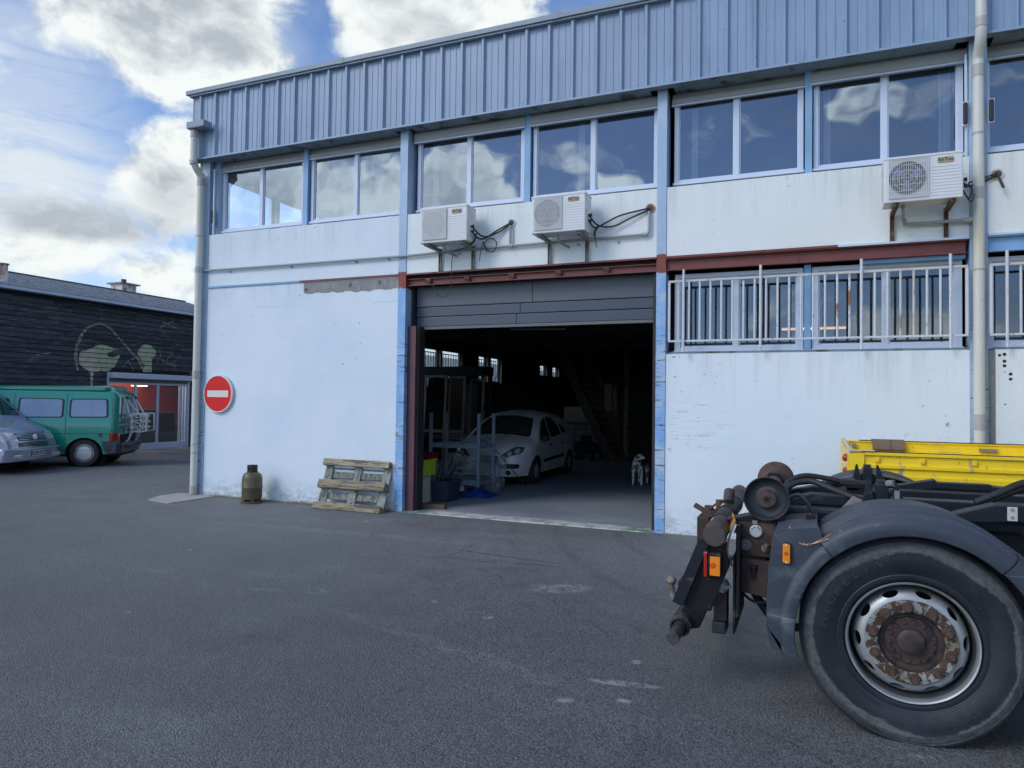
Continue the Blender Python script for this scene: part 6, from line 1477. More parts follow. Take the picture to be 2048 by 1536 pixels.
# inner twin and the wheels of the far side
for yy, fc in ((4.40, 1), (6.45, -1), (6.10, -1)):
    t_ = tyre(TK, yy, 'tyre', fc)
    b = MB(); b.lathe([(.29, .02*fc), (.26, .12*fc), (.0, .12*fc)], (0, 0, 0), 'Y', 32); bld_local(b, 'rim_well', m_tk2, TK, yy)
b = MB().cyl((WX, 4.3, WZ), (WX, 6.2, WZ), .09, 16); b.ico((WX+.05, 5.25, WZ), .24, 3, 0, (1, .8, 1)); b.build('rear_axle', m_tk2, TK, True)
b = MB(); b.bar((WX-.45, 4.78, .72), (WX+.9, 4.78, .66), .09, .07); b.bar((WX-.45, 5.62, .72), (WX+.9, 5.62, .66), .09, .07); b.cyl((WX-.18, 4.76, .50), (WX-.18, 4.76, .80), .11, 14); b.cyl((WX-.18, 5.64, .50), (WX-.18, 5.64, .80), .11, 14); b.build('suspension', m_tk2, TK, True)
# mudguards: profile swept round the wheel
def sweep(prof, a0, a1, n, cy=0.0):
    """prof: (radius, y). angles in degrees around the wheel centre"""
    mb = MB(); N = len(prof)
    for i in range(n+1):
        a = R(a0+(a1-a0)*i/n)
        for r_, y_ in prof: mb.v.append((WX+r_*math.cos(a), y_, WZ+.0+r_*math.sin(a)))
    for i in range(n):
        for k in range(N):
            mb.f.append((i*N+k, i*N+(k+1) % N, (i+1)*N+(k+1) % N, (i+1)*N+k)); mb.mi.append(0)
    mb.f.append(tuple(range(N))); mb.f.append(tuple(n*N+k for k in reversed(range(N)))); mb.mi += [0, 0]; return mb
def mud_prof(y0, s=1, rr=0.0):
    o = [(.530, 0), (.535, -.006), (.560, -.010), (.592, -.008), (.612, .002), (.628, .022), (.637, .05)]
    for k in range(5): yy = .09+k*.048; o += [(.639, yy), (.650, yy+.004), (.650, yy+.018), (.639, yy+.022)]
    o += [(.641, .62), (.634, .62), (.632, .06), (.620, .030), (.604, .012), (.590, .004), (.545, .004)]
    return [(r_+rr, y0+s*y_) for r_, y_ in o]
G1 = sweep(mud_prof(3.955), 47, 131.5, 44).build('mudguard_arch', m_mud, TK, True, 30)
G2 = sweep(mud_prof(3.955, 1, .006), 46.4, -22, 36).build('mudguard_front', m_mud, TK, True, 30)
G3 = sweep([(.532, 3.958), (.537, 3.950), (.565, 3.944), (.592, 3.950), (.606, 3.966), (.606, 3.985), (.545, 3.985)], 131.9, 193, 34).build('mudguard_rear_lip', m_mud, TK, True, 40)
# rear flat box of the mudguard
pl = [(-.180, .955), (-.172, .985), (-.150, 1.006), (-.12, 1.012), (.046, 1.034), (.060, .99)]
for k in range(17):
    a = R(134+3.6*k); pl.append((WX+.595*math.cos(a), WZ+.595*math.sin(a)))
pl += [(-.118, .392), (-.178, .385), (-.192, .42), (-.207, .50), (-.206, .65), (-.195, .82)]
plate = MB().prism(pl, 3.968, 3.985, 'Y').build('mudguard_rear_plate', m_mud, TK, bevel=.006)
b = MB(); tp_ = [(-.195, .80), (-.180, .955), (-.165, .99), (-.12, 1.006), (.04, 1.028), (.04, 1.018), (-.115, .996), (-.155, .980), (-.169, .95), (-.184, .80)]
b.prism(tp_, 3.986, 4.58, 'Y'); b.build('mudguard_rear_top', m_mud, TK, bevel=.004)
b = MB(); b.prism([(-.186, .50), (-.178, .50), (-.19, .80), (-.203, .80)], 3.986, 4.58, 'Y'); b.build('mudguard_rear_flap', m_mud, TK)
b = MB(); b.tube(smooth_path([(-.10, 4.02, 1.02), (-.04, 3.975, .955), (-.01, 3.955, .945), (.04, 3.96, .965), (.10, 3.94, 1.01)], 5), .0016, 5); b.tube(smooth_path([(-.05, 3.963, .95), (-.02, 3.955, .94), (.03, 3.958, .955), (.09, 3.945, .985)], 5), .0016, 5); b.tube([(-.005, 3.95, .952), (-.012, 3.948, .938), (.004, 3.948, .94), (-.005, 3.95, .952)], .0025, 5); b.build('tie_wire', mat('copper_wire', (.45, .25, .18), .4, metal=.6), TK, True)
LM = MB(); pr = rounded([(-.133, .835), (-.087, .832), (-.086, .945), (-.132, .950)], .014, 4); LM.prism(pr, 3.950, 3.966, 'Y'); lm = LM.build('side_marker_lamp', m_rp, TK, bevel=.003)
pr = rounded([(-.128, .842), (-.092, .839), (-.091, .938), (-.127, .943)], .010, 4); MB().prism(pr, 3.936, 3.949, 'Y').build('lamp_lens', m_orange, lm, bevel=.004)
b = MB()
for zz in (.848, .934): b.cyl((-.110, 3.932, zz), (-.110, 3.937, zz), .0055, 10)
b.build('lamp_screw', m_rimc, lm)
b = MB()
for r_, wd_ in ((.009, .0015),): b.tube([(-.110+r_*math.cos(a*PI/8), 3.9355, .892+r_*math.sin(a*PI/8)) for a in range(17)], .0012, 4, False)
b.bar((-.119, 3.9355, .892), (-.101, 3.9355, .892), .0018); b.bar((-.110, 3.9355, .883), (-.110, 3.9355, .901), .0018); b.build('lens_mark', m_rp, lm)
# far mudguard
def far(prof): return prof
sweep(mud_prof(6.66, -1), 40, 140, 30).build('mudguard_arch', m_mud, TK, True, 30)
sweep(mud_prof(6.66, -1), 140.6, 190, 18).build('mudguard_rear', m_mud, TK, True, 30); sweep(mud_prof(6.66, -1), 39.4, 0, 14).build('mudguard_front', m_mud, TK, True, 30)
# chassis and hook lift frame
XF = 4.6
def beam(name, x0, x1, y0, y1, z0, z1, m=m_tk, bev=.006): return MB().box(x0, x1, y0, y1, z0, z1).build(name, m, TK, bevel=bev)
beam('frame_rail', -.22, XF, 4.80, 4.87, .70, .97); beam('frame_rail', -.22, XF, 5.53, 5.60, .70, .97)
b = MB(); b.box(-.19, XF, 4.60, 4.72, .965, 1.045); b.build('lift_tube', m_tk, TK, bevel=.022)
b = MB(); b.prism([(-.30, 1.02), (.0, 1.112), (XF, 1.125), (XF, 1.06), (.0, 1.045), (-.30, .98)], 4.76, 4.88, 'Y'); b.build('subframe_beam', m_tk, TK, bevel=.008)
b = MB(); b.prism([(-.30, 1.00), (.02, 1.075), (XF, 1.095), (XF, 1.02), (.0, 1.0), (-.30, .97)], 5.60, 5.72, 'Y'); b.build('subframe_beam', m_tk, TK, bevel=.008)
b = MB(); b.box(-.19, XF, 5.76, 5.86, .955, 1.03); b.build('lift_tube', m_tk, TK, bevel=.02)
for x_ in (-.12, .9, 2.0, 3.2): beam('cross_member', x_, x_+.12, 4.89, 5.52, .78, .98)
beam('rear_cross_member', -.30, -.23, 4.35, 6.05, .62, .97, m_tk2)
# raised front piece of the lift frame with its pale tag
b = MB(); b.prism([(.66, 1.045), (.73, 1.09), (.90, 1.145), (1.03, 1.15), (XF, 1.15), (XF, 1.06), (1.03, 1.062), (.84, 1.045)], 4.44, 4.56, 'Y'); b.build('lift_arm', m_tk, TK, bevel=.008)
b = MB().box(.952, .996, 4.434, 4.439, 1.068, 1.140); o = b.build('maker_tag', mat('dirty_white_tag', (.50, .50, .46), .6, var=.3, vscale=30), TK); b = MB(); b.cyl((.974, 4.43, 1.125), (.974, 4.434, 1.125), .009, 8); b.cyl((.974, 4.43, 1.085), (.974, 4.434, 1.085), .009, 8); b.build('rivet', m_stain, o)
b = MB(); b.prism([(.62, .99), (.70, 1.07), (1.2, 1.10), (1.6, 1.07), (1.6, .99)], 5.95, 6.1, 'Y'); b.build('lift_arm', m_tk, TK, bevel=.01)
b = MB(); b.bar((.55, 5.80, 1.06), (.82, 5.80, 1.12), .10, .06); b.box(.82, 1.15, 5.75, 5.85, 1.085, 1.13); b.build('ramp_bracket', m_tk, TK, bevel=.006)
# tail rollers
def roller(y0, near):
    b = MB(); r = .1215
    if near:
        pr = [(.0, -.004), (.018, -.006), (.022, .0), (.044, .002), (.050, .010), (.050, .034), (.066, .040), (.085, .040), (.106, .026), (.116, .004), (.1215, -.004), (.1255, .0), (.122, .014), (.105, .050), (.075, .075), (.066, .10), (.064, .22)]
    else: pr = [(.064, -.24), (.066, -.10), (.075, -.06), (.105, -.03), (.1245, -.004), (.1255, .004), (.122, .010), (.0, .012)]
    b.lathe(pr, (-.226, y0, 1.122), 'Y', 56)
    return b.build('tail_roller', [m_rusty, m_oldrust][0 if near else 1], TK, True, 32)
ro_ = roller(4.30, True); ro_['label'] = 'near flanged roller with a dark dished face'
b = MB(); b.lathe([(.001, -.001), (.0495, .001), (.050, .008)], (-.226, 4.2985, 1.122), 'Y', 30); b.build('roller_hub', m_hub, TK, True)
b = MB(); b.lathe([(.068, .0395), (.085, .0385), (.106, .0245), (.113, .008)], (-.226, 4.298, 1.122), 'Y', 48); b.build('roller_dish', mat('dull_blue_black', (.018, .024, .034), .6, var=.4, vscale=9), TK, True)
b = MB()
for k in range(6):
    a = k*PI/3+.5; b.bar((-.226, 4.2935, 1.122), (-.226+.020*math.cos(a), 4.2935, 1.122+.020*math.sin(a)), .005, .003, up=Vector((0, 1, 0)))
b.cyl((-.226, 4.288, 1.122), (-.226, 4.294, 1.122), .008, 10); b.build('hub_slots', m_tk2, TK)
ro_ = roller(5.50, False); ro_['label'] = 'far brown rusty roller flange'
b = MB().cyl((-.226, 4.5, 1.122), (-.226, 5.4, 1.122), .05, 16); b.build('roller_shaft', m_rusty, TK, True)
for yy in (4.52, 5.22): b = MB(); b.prism([(-.34, .96), (-.10, .98), (-.13, 1.10), (-.19, 1.19), (-.26, 1.19), (-.32, 1.08)], yy, yy+.04, 'Y'); b.build('roller_bracket', m_tk2, TK, bevel=.004)
b = MB(); b.prism([(-.46, .98), (-.30, 1.02), (-.10, .985), (-.12, .955), (-.42, .955)], 4.36, 4.50, 'Y'); b.build('lug_plate', m_tk2, TK, bevel=.006)
# upper rear tube with its worn end, warning stickers
tu = MB(); tu.cyl((-.485, 4.08, .928), (-.525, 6.05, .945), .062, 32); tu = tu.build('bumper_tube', m_rusty, TK, True, 40, bevel=.004); tu['label'] = 'thick worn steel tube across the back with scuffed round end'
st_ = MB(); 
for k, (y0_, y1_, a0, a1) in enumerate(((4.115, 4.24, 30, 62), (4.30, 4.42, 120, 170), (4.14, 4.36, 135, 160), (4.9, 5.1, 100, 150))):
    n_ = 6; base = len(st_.v)
    for i in range(n_+1):
        a = R(a0+(a1-a0)*i/n_)
        for yy in (y0_, y1_):
            t = (yy-4.10)/1.95; st_.v.append((-.488-.037*t+.0632*math.cos(a), yy, .925+.02*t+.0632*math.sin(a)))
    for i in range(n_): st_.f.append((base+2*i, base+2*i+1, base+2*i+3, base+2*i+2)); st_.mi.append(0)
st_.build('warning_sticker', mat('torn_red_white_sticker', (.55, .55, .55), .5, over=[((.55, .03, .03), 16, .50, .02), ((.10, .08, .07), 22, .58, .04)]), tu, fix=False)
for yy in (4.45, 4.78, 5.3): b = MB(); t = (yy-4.1)/1.95; b.lathe([(.063, 0), (.068, .0), (.068, .09), (.063, .09)], (-.488-.037*t, yy, .925+.02*t), 'Y', 32, close=True); b.build('tube_sleeve', m_tk2, tu, True, 40)
b = MB().cyl((-.50, 4.95, 1.0), (-.50, 5.02, 1.07), .035, 12); b.build('sleeve_stub', m_rusty, tu, True)
# rag hanging between tube and roller
rg = MB(); random.seed(9)
for i in range(9):
    for j in range(3): rg.v.append((-.345-.012*i+random.uniform(-.006, .006)+.012*j, 4.62+random.uniform(-.02, .02), 1.085-.028*i+random.uniform(-.005, .005)))
for i in range(8):
    for j in range(2): rg.f.append((i*3+j, i*3+j+1, (i+1)*3+j+1, (i+1)*3+j)); rg.mi.append(0)
rg.build('white_rag', m_swh, TK, True, 20, fix=False)
# side plate running down to the underrun bar
b = MB(); b.prism([(-.540, .885), (-.445, .885), (-.415, .76), (-.510, .49), (-.60, .475), (-.690, .515)], 4.16, 4.19, 'Y'); b.build('underrun_plate', m_tk2, TK, bevel=.004)
b = MB(); b.bar((-.545, 4.12, .89), (-.692, 4.12, .52), .015, .06, up=Vector((1, 0, .3))); b.build('underrun_plate_edge', m_tk, TK)
b = MB(); b.cyl((-.70, 4.02, .352), (-.70, 4.28, .352), .036, 20); b.cyl((-.70, 4.26, .352), (-.70, 6.0, .352), .062, 24); b.lathe([(.036, .262), (.050, .240), (.062, .29)], (-.70, 4.0, .352), 'Y', 24); ub = b.build('underrun_bar', m_rusty, TK, True, 40, bevel=.003)
for yy in (4.35, 5.55): MB().prism([(-.72, .40), (-.65, .52), (-.52, .52), (-.60, .33), (-.70, .30)], yy, yy+.07, 'Y').build('underrun_bracket', m_tk2, TK, bevel=.004)
# lamp cluster: red lens to the rear, black body, orange reflector on its side
b = MB().box(-.526, -.452, 4.115, 4.50, .693, .822); lc = b.build('tail_lamp', m_tk2, TK, bevel=.006); MB().box(-.547, -.527, 4.108, 4.52, .690, .822).build('tail_lamp_lens', m_lampr, lc, bevel=.004); MB().box(-.546, -.528, 4.106, 4.50, .823, .829).build('tail_lamp_lens', mat('pink_lamp_edge', (.55, .16, .17), .3), lc)
MB().box(-.513, -.458, 4.108, 4.1145, .700, .806).build('side_reflector', m_orange, lc, bevel=.002); b = MB(); b.lathe([(.0, -.002), (.013, -.002), (.016, .001)], (-.497, 4.106, .757), 'Y', 18); b.build('side_reflector_boss', mat('dark_orange', (.55, .09, .01), .3), lc, True)
# edge of a striped warning board
wb_ = MB()
for i in range(9):
    t = i/8; x_ = -.385-.045*math.sin(t*PI*.8)-.02*t; z_ = 1.0-.25*t
    wb_.v += [(x_, 4.20, z_), (x_-.045, 4.52, z_)]
for i in range(8): wb_.f.append((2*i, 2*i+1, 2*i+3, 2*i+2)); wb_.mi.append(0)
wb_.build('warning_board', mat('yellow_red_board', (.55, .33, .03), .4, over=[((.55, .05, .02), 9, .50, .02)]), TK, True, fix=False)
b = MB(); b.tube([(-.385, 4.19, 1.0), (-.42, 4.19, .90), (-.430, 4.19, .82), (-.40, 4.19, .745)], .006, 6); b.build('board_edge', m_stain, TK, True)
beam('hanging_flap', -.400, -.388, 4.22, 4.60, .36, .80, m_tk2, .002)
beam('bumper_bracket', -.385, -.36, 4.22, 4.50, .45, .97, m_tk2)
# rusty plate with round fittings, and the latched box under it
RPp = MB().prism([(-.385, .975), (-.178, .980), (-.180, .785), (-.384, .785)], 4.330, 4.345, 'Y').build('fitting_plate', m_rp, TK, bevel=.003)
MB().prism([(-.305, .990), (-.275, .990), (-.278, .970), (-.302, .970)], 4.322, 4.329, 'Y').build('plate_lug', m_stain, RPp)
b = MB(); b.lathe([(.0, -.022), (.030, -.022), (.036, -.016), (.037, .0)], (-.283, 4.329, .930), 'Y', 28); o = b.build('round_cover', mat('bare_aluminium_cover', (.50, .51, .50), .55, metal=.3, var=.3, vscale=20), RPp, True, 30); b = MB()
for a in (40, 70, 110, 140): b.cyl((-.283+.026*math.cos(R(a)), 4.305, .930+.026*math.sin(R(a))), (-.283+.026*math.cos(R(a)), 4.308, .930+.026*math.sin(R(a))), .004, 6)
b.build('cover_screw', m_rp, RPp)
b = MB(); b.lathe([(.0, -.012), (.008, -.012), (.010, -.006), (.014, -.006), (.016, -.02), (.020, -.02), (.022, -.010), (.026, -.014), (.030, -.012), (.031, .0)], (-.338, 4.329, .848), 'Y', 28); b.build('air_coupling', m_stain, RPp, True, 30)
b = MB(); b.lathe([(.0, -.030), (.008, -.030), (.010, -.022), (.019, -.018), (.022, -.010), (.024, .0)], (-.232, 4.329, .835), 'Y', 24); b.cyl((-.232, 4.31, .835), (-.218, 4.30, .865), .012, 8); b.build('air_valve', m_stain, RPp, True, 30)
bx_ = MB().prism([(-.392, .777), (-.180, .760), (-.188, .555), (-.380, .580)], 4.31, 4.60, 'Y').build('battery_box', m_rp, TK, bevel=.006)
b = MB(); b.tube([(-.318, 4.305, .715), (-.318, 4.305, .738), (-.276, 4.305, .738), (-.276, 4.305, .715), (-.318, 4.305, .715)], .005, 6); b.tube([(-.308, 4.30, .728), (-.306, 4.298, .675), (-.297, 4.298, .662), (-.288, 4.298, .675), (-.286, 4.30, .728)], .004, 6); b.build('latch', m_tk2, bx_, True)
# tow hitch
b = MB(); b.box(-.84, -.74, 5.02, 5.20, .30, .43); b.build('hitch_box', m_tk2, TK, bevel=.006); b = MB(); b.ico((-.915, 5.20, .385), .034, 3); b.tube(smooth_path([(-.915, 5.20, .37), (-.91, 5.20, .31), (-.89, 5.19, .26), (-.83, 5.17, .235), (-.76, 5.15, .26)], 5), [.018]*3+[.019]*3+[.022]*15, 12); b.build('tow_ball', m_stain, TK, True)
b = MB(); b.lathe([(.0, -.03), (.025, -.03), (.035, -.015), (.040, .0), (.040, .05)], (-.470, 4.30, .600), 'Y', 20); b.bar((-.455, 4.26, .60), (-.41, 4.27, .615), .02, .012); b.bar((-.51, 4.265, .62), (-.455, 4.262, .575), .012, .008); b.build('trailer_socket', m_coll, TK, True, 30)
b = MB(); b.box(-.515, -.440, 4.30, 4.42, .40, .565); b.build('buffer_bracket', m_rp, TK, bevel=.004); b = MB(); b.box(-.520, -.440, 4.26, 4.42, .335, .405); b.build('rubber_buffer', m_rub, TK, bevel=.012)
# things on the far rear corner
b = MB(); b.box(-.79, -.70, 5.55, 5.95, .53, .80); b.build('corner_box', m_rp, TK, bevel=.006); b = MB(); b.bar((-.83, 5.7, .87), (-.74, 5.7, .82), .06, .03); b.cyl((-.72, 5.7, .80), (-.72, 5.7, .87), .035, 10); b.cyl((-.64, 5.7, .84), (-.64, 5.7, .92), .03, 8); b.box(-.76, -.55, 5.6, 5.8, .80, .835); b.tube([(-.70, 5.6, .86), (-.66, 5.6, .90), (-.67, 5.6, .88)], .006, 5); b.build('corner_clutter', m_oldrust, TK, True)
# container locks
def lock(x, y, nm, s=1.0):
    b = MB()
    b.box(x-.115, x+.125, y, y+.16, 1.05, 1.075); 
    for x0_, w_ in ((x-.115, .075), (x+.045, .078)):
        tipx = x0_+(.034 if x0_ < x else .010)
        b.prism([(x0_, 1.076), (x0_+w_, 1.076), (tipx+.008, 1.228), (tipx-.004, 1.228)], y, y+.012, 'Y')
    b.box(x-.035, x+.030, y+.02, y+.13, 1.076, 1.20); b.box(x-.050, x+.045, y+.035, y+.11, 1.10, 1.155)
    b.cyl((x-.03, y+.07, 1.20), (x+.02, y+.07, 1.20), .025, 12)
    return b.build(nm, m_tk, TK, bevel=.005)
lock(.395, 4.66, 'container_lock'); 
b = MB(); b.cyl((.42, 4.69, 1.205), (.45, 4.66, 1.212), .02, 12); b.box(.452, .478, 4.655, 4.70, 1.11, 1.17); b.build('lock_pin', m_stain, TK, True, 30)
lock(.40, 5.86, 'container_lock')
b = MB(); b.prism([(.16, 1.03), (.29, 1.085), (.29, 1.10), (.24, 1.12), (.19, 1.06)], 4.68, 4.72, 'Y'); b.prism([(.52, 1.05), (.60, 1.06), (.53, 1.10)], 4.68, 4.72, 'Y'); b.build('lock_gusset', m_stain, TK, bevel=.003)
b = MB(); b.box(.13, .36, 5.05, 5.30, 1.13, 1.16); b.cyl((.12, 5.1, 1.15), (.36, 5.1, 1.15), .028, 12); b.cyl((.10, 5.25, 1.13), (.30, 5.25, 1.12), .022, 12); b.box(.20, .28, 5.2, 5.32, 1.10, 1.17); b.cyl((.15, 5.0, 1.10), (.22, 5.0, 1.12), .030, 12); b.build('valve_block', m_tk2, TK, True, 30, bevel=.003)
# hoses
def hose(pts, r_, m=m_rub): return MB().tube(smooth_path(pts, 8), r_, 12).build('hydraulic_hose', m, TK, True, 60)
hose([(-.16, 4.85, 1.10), (-.12, 4.9, 1.17), (-.03, 4.95, 1.205), (.08, 4.98, 1.195), (.18, 5.0, 1.175)], .017)
hose([(-.17, 4.80, 1.09), (-.11, 4.85, 1.15), (.0, 4.88, 1.18), (.12, 4.82, 1.145), (.26, 4.74, 1.10)], .019)
hose([(-.12, 4.55, 1.10), (-.06, 4.52, 1.13), (-.02, 4.5, 1.10), (.02, 4.5, 1.03), (.05, 4.52, .98)], .013)
hose([(-.18, 4.84, 1.08), (-.12, 4.9, 1.14), (.02, 4.95, 1.165), (.12, 5.0, 1.15)], .012)
hose([(.86, 4.72, 1.12), (.98, 4.74, 1.18), (1.12, 4.8, 1.24), (1.35, 4.9, 1.26)], .020); hose([(.92, 4.80, 1.11), (1.04, 4.84, 1.17), (1.2, 4.9, 1.22), (1.4, 5.0, 1.23)], .020)
hose([(-.36, 4.40, .55), (-.30, 4.38, .515), (-.22, 4.38, .52), (-.16, 4.42, .54)], .008)
hose([(-.34, 4.5, .60), (-.28, 4.5, .50), (-.20, 4.48, .40), (-.14, 4.5, .36), (.0, 4.6, .34)], .024)
hose([(-.24, 4.7, .60), (-.26, 4.68, .53), (-.30, 4.66, .50)], .006); hose([(-.05, 4.30, .93), (.05, 4.35, .97), (.2, 4.5, .97)], .02)
beam('tail_bracket', -.02, .03, 4.30, 4.34, .93, 1.05, m_tk2)
b = MB(); b.box(-.18, .06, 4.64, 4.74, .55, .96); b.build('hanger_bracket', m_tk2, TK)
# rest of the truck, unseen past the right edge; added to block sky light
CX = 3.9
b = MB(); b.prism([(CX, .95), (CX, 3.25), (CX+.3, 3.35), (CX+1.75, 3.20), (CX+2.05, 2.1), (CX+2.1, .55), (CX+1.55, .55), (CX+1.5, .95), (CX+1.3, 1.12), (CX+.75, 1.12), (CX+.5, .95)], 4.06, 6.54, 'Y'); b.build('cab', mat('white_cab_paint', (.60, .62, .64), .3, coat=.5), TK, bevel=.06)
for s_, yy in ((-1, 4.045), (1, 6.555)): MB().prism([(CX+.95, 1.95), (CX+.95, 2.75), (CX+1.65, 2.75), (CX+1.88, 2.1), (CX+1.85, 1.95)], yy-.012, yy+.012, 'Y').build('side_window', m_cglass, TK, bevel=.01)
b = MB(); b.bar((CX+1.80, 5.3, 3.06), (CX+2.085, 5.3, 2.05), 2.2, .02, up=Vector((1, 0, .3))); b.build('windscreen', m_cglass, TK)
for yy, f_ in ((4.12, 1), (6.48, -1)):
    b = MB(); b.lathe([(.29, .0), (.42, -.02*f_), (.50, .0), (.515, .05*f_), (.515, .25*f_), (.50, .29*f_), (.29, .28*f_)], (CX+1.02, yy, .515), 'Y', 40, close=True); o = b.build('tyre', m_tyre, TK, True); b = MB(); b.lathe([(.295, .0), (.27, .05*f_), (.2, .02*f_), (.0, .0)], (CX+1.02, yy, .515), 'Y', 32); b.build('rim', m_rimc, o, True)
b = MB().box(1.75, 2.95, 4.10, 4.70, .42, .98); b.build('side_tank', m_tk2, TK, bevel=.06); b = MB().box(1.85, 2.75, 5.75, 6.4, .42, .95); b.build('side_tank', m_tk2, TK, bevel=.05)
b = MB(); b.prism([(2.6, 1.16), (2.6, 1.32), (3.3, 1.36), (3.55, 1.60), (3.55, 3.1), (3.75, 3.1), (3.75, 1.16)], 5.05, 5.35, 'Y'); b.build('hook_arm', m_tk, TK, bevel=.02)
# ================================================================== yellow tipper between the truck and the wall
m_yel = mat('yellow_tipper_paint', (.88, .62, .010), .42, var=.14, vscale=2.5, over=[((.55, .42, .05), 4, .55, .2, (.5, 1, 2)), ((.22, .12, .05), 18, .675, .03), ((.30, .28, .20), 7, .62, .12, (1, 1, .4))], coat=.2)
m_cream = mat('cream_worn_paint', (.56, .53, .38), .6, var=.15, vscale=8)
YT = thing('yellow_tipper', 'yellow drop side tipper bed parked between the truck and the white wall', 'truck', (2.0, 7.7, 0), wc=True)
XE2 = 4.6
def side_panel(y0, sgn, nm, x0=.36):
    """pressed drop side; sgn=-1 outer face towards -y"""
    prf = [(0, .86), (-.012, .86), (-.012, .93), (-.030, .945), (-.030, .985), (-.004, 1.0), (-.004, 1.035), (-.022, 1.045), (-.022, 1.085), (-.004, 1.095), (-.004, 1.135), (-.026, 1.146), (-.026, 1.172), (-.006, 1.182), (-.006, 1.245), (-.030, 1.250), (-.030, 1.275), (.012, 1.275), (.012, .86)]
    b = MB(); b.prism([(y0+(-sgn)*p[0], p[1]) if sgn > 0 else (y0+p[0], p[1]) for p in prf], x0, XE2, 'X'); return b.build(nm, m_yel, YT, bevel=.003)
side_panel(6.66, -1, 'drop_side', .425)
# inner face of the far side is what shows, same pressing mirrored
prf = [(0, .86), (0, 1.03), (-.02, 1.04), (-.02, 1.075), (0, 1.085), (0, 1.15), (-.022, 1.16), (-.022, 1.19), (0, 1.20), (0, 1.262), (-.016, 1.268), (-.016, 1.283), (.03, 1.283), (.03, .86)]
b = MB(); b.prism([(8.72+p[0], p[1]) for p in prf], .40, XE2, 'X'); b.build('drop_side', m_yel, YT, bevel=.003)
MB().box(.40, XE2, 6.636, 6.672, 1.2755, 1.281).build('rim_rubber', m_rub, YT); MB().box(.50, XE2, 8.70, 8.752, 1.2835, 1.290).build('rim_rubber', m_rub, YT)
MB().box(.34, XE2, 6.68, 8.71, .82, .86).build('bed_floor', m_yel, YT)
b = MB(); b.box(.315, .345, 6.75, 8.62, .88, 1.262); b.build('tailboard', m_yel, YT, bevel=.004)
b = MB(); b.box(.315, .420, 6.63, 6.672, .84, 1.262); b.box(.300, .425, 6.624, 6.629, .84, 1.135); b.build('corner_post', m_yel, YT, bevel=.006)
b = MB(); b.box(.315, .395, 8.69, 8.75, .84, 1.285); b.build('corner_post', m_yel, YT, bevel=.006)
b = MB(); b.box(.305, .50, 6.615, 6.68, 1.2825, 1.292); b.bar((.325, 6.70, 1.275), (.335, 8.60, 1.300), .035, .02); b.tube([(.325, 6.70, 1.24), (.322, 6.9, 1.282), (.325, 7.4, 1.295), (.345, 8.65, 1.295)], .014, 8); b.build('tailboard_cap', m_cream, YT, bevel=.003)
b = MB().box(.43, .47, 8.66, 8.70, 1.21, 1.25); b.build('far_latch', m_stain, YT)
for x_ in (.50, .83, 1.19, 1.6, 2.0): b = MB(); b.box(x_, x_+.035, 6.630, 6.655, 1.195, 1.235); b.build('rope_hook', m_yel, YT, bevel=.003)
b = MB(); b.box(1.62, 1.78, 8.665, 8.70, 1.205, 1.235); b.box(1.67, 1.74, 8.655, 8.664, 1.205, 1.225); b.build('side_latch', m_stain, YT)
for x_ in [.72+.055*i for i in range(30)]: pass
b = MB()
for i in range(34): b.cyl((.62+.06*i, 6.622, .965), (.62+.06*i, 6.630, .965), .004, 6)
b.build('rivet_row', m_yel, YT)
for (y_, z_, r_) in ((6.90, 1.205, .030), (6.95, 1.09, .026), (6.72, 1.045, .034), (6.98, 1.0, .034), (7.05, .93, .03)):
    b = MB().ico((.288, y_, z_), r_, 3, 0, (.85, 1, 1.15)); b.build('tail_lamp', m_lampr, YT, True)
b = MB(); b.box(.30, .33, 6.74, 7.2, .85, 1.24); b.build('lamp_carrier', m_yel, YT)
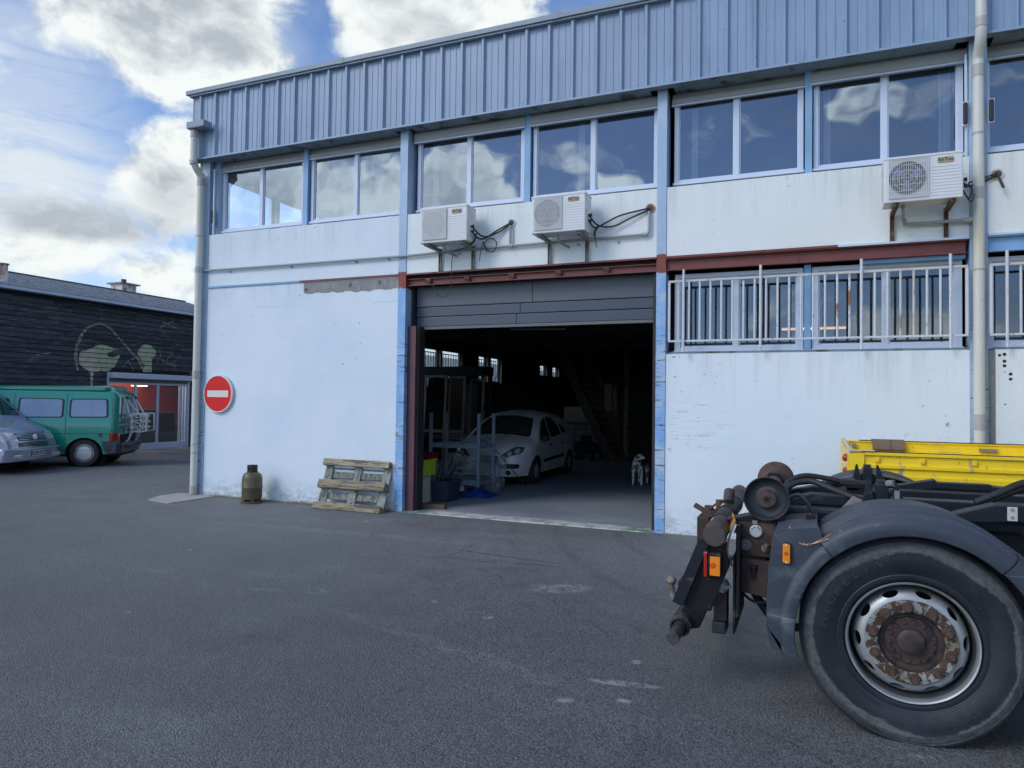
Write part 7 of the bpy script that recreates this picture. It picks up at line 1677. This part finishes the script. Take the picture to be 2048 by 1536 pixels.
b = MB(); b.box(.50, XE2, 7.15, 7.25, .60, .815); b.box(.50, XE2, 8.15, 8.25, .60, .815); b.build('frame_rail', m_tk2, YT)
for x_ in (1.35,):
    for y_, f_ in ((6.86, -1), (8.54, 1)):
        b = MB(); b.lathe([(.19, -.12), (.30, -.125), (.345, -.10), (.355, 0), (.345, .10), (.30, .125), (.19, .12)], (x_, y_, .356), 'Y', 40, close=True); o = b.build('wheel', m_tyre, YT, True); b = MB(); b.lathe([(.20, f_*.11), (.17, f_*.04), (.08, f_*.06), (0, f_*.07)], (x_, y_, .356), 'Y', 30); b.build('rim', m_rimc, o, True)
MB().cyl((1.35, 7.0, .356), (1.35, 8.4, .356), .06, 12).build('rear_axle', m_tk2, YT, True)
b = MB(); b.prism([(4.7, .50), (4.7, 2.15), (4.85, 2.25), (6.0, 2.2), (6.45, 1.35), (6.9, 1.2), (6.95, .50), (6.6, .50), (6.5, .75), (5.95, .75), (5.85, .50)], 6.78, 8.55, 'Y'); b.build('cab', m_yel, YT, bevel=.05)
for yy in (6.77, 8.56): MB().prism([(4.95, 1.38), (4.95, 1.98), (5.85, 1.98), (6.15, 1.38)], yy-.012, yy+.012, 'Y').build('side_window', m_cglass, YT)
for yy in (6.9, 8.42): MB().lathe([(0, -.1), (.3, -.1), (.35, -.06), (.35, .06), (.3, .1), (0, .1)], (6.25, yy, .35), 'Y', 28).build('wheel', m_tyre, YT, True)
# cardboard
m_card = mat('brown_cardboard', (.16, .115, .075), .75, var=.2, vscale=5)
CB = thing('cardboard_sheet', 'folded brown cardboard draped over the far side of the yellow tipper bed', 'cardboard', (.79, 8.66, 1.09), wc=True)
for xa, xb in ((.625, .803), (.809, .935)):
    b = MB(); pr = [(8.80, 1.262), (8.775, 1.302), (8.69, 1.304), (8.560, 1.205), (8.64, 1.085), (8.648, 1.092), (8.574, 1.206), (8.694, 1.297), (8.768, 1.294), (8.79, 1.262)]
    b.prism(pr, xa, xb, 'X'); b.build('carton_panel', m_card, CB)
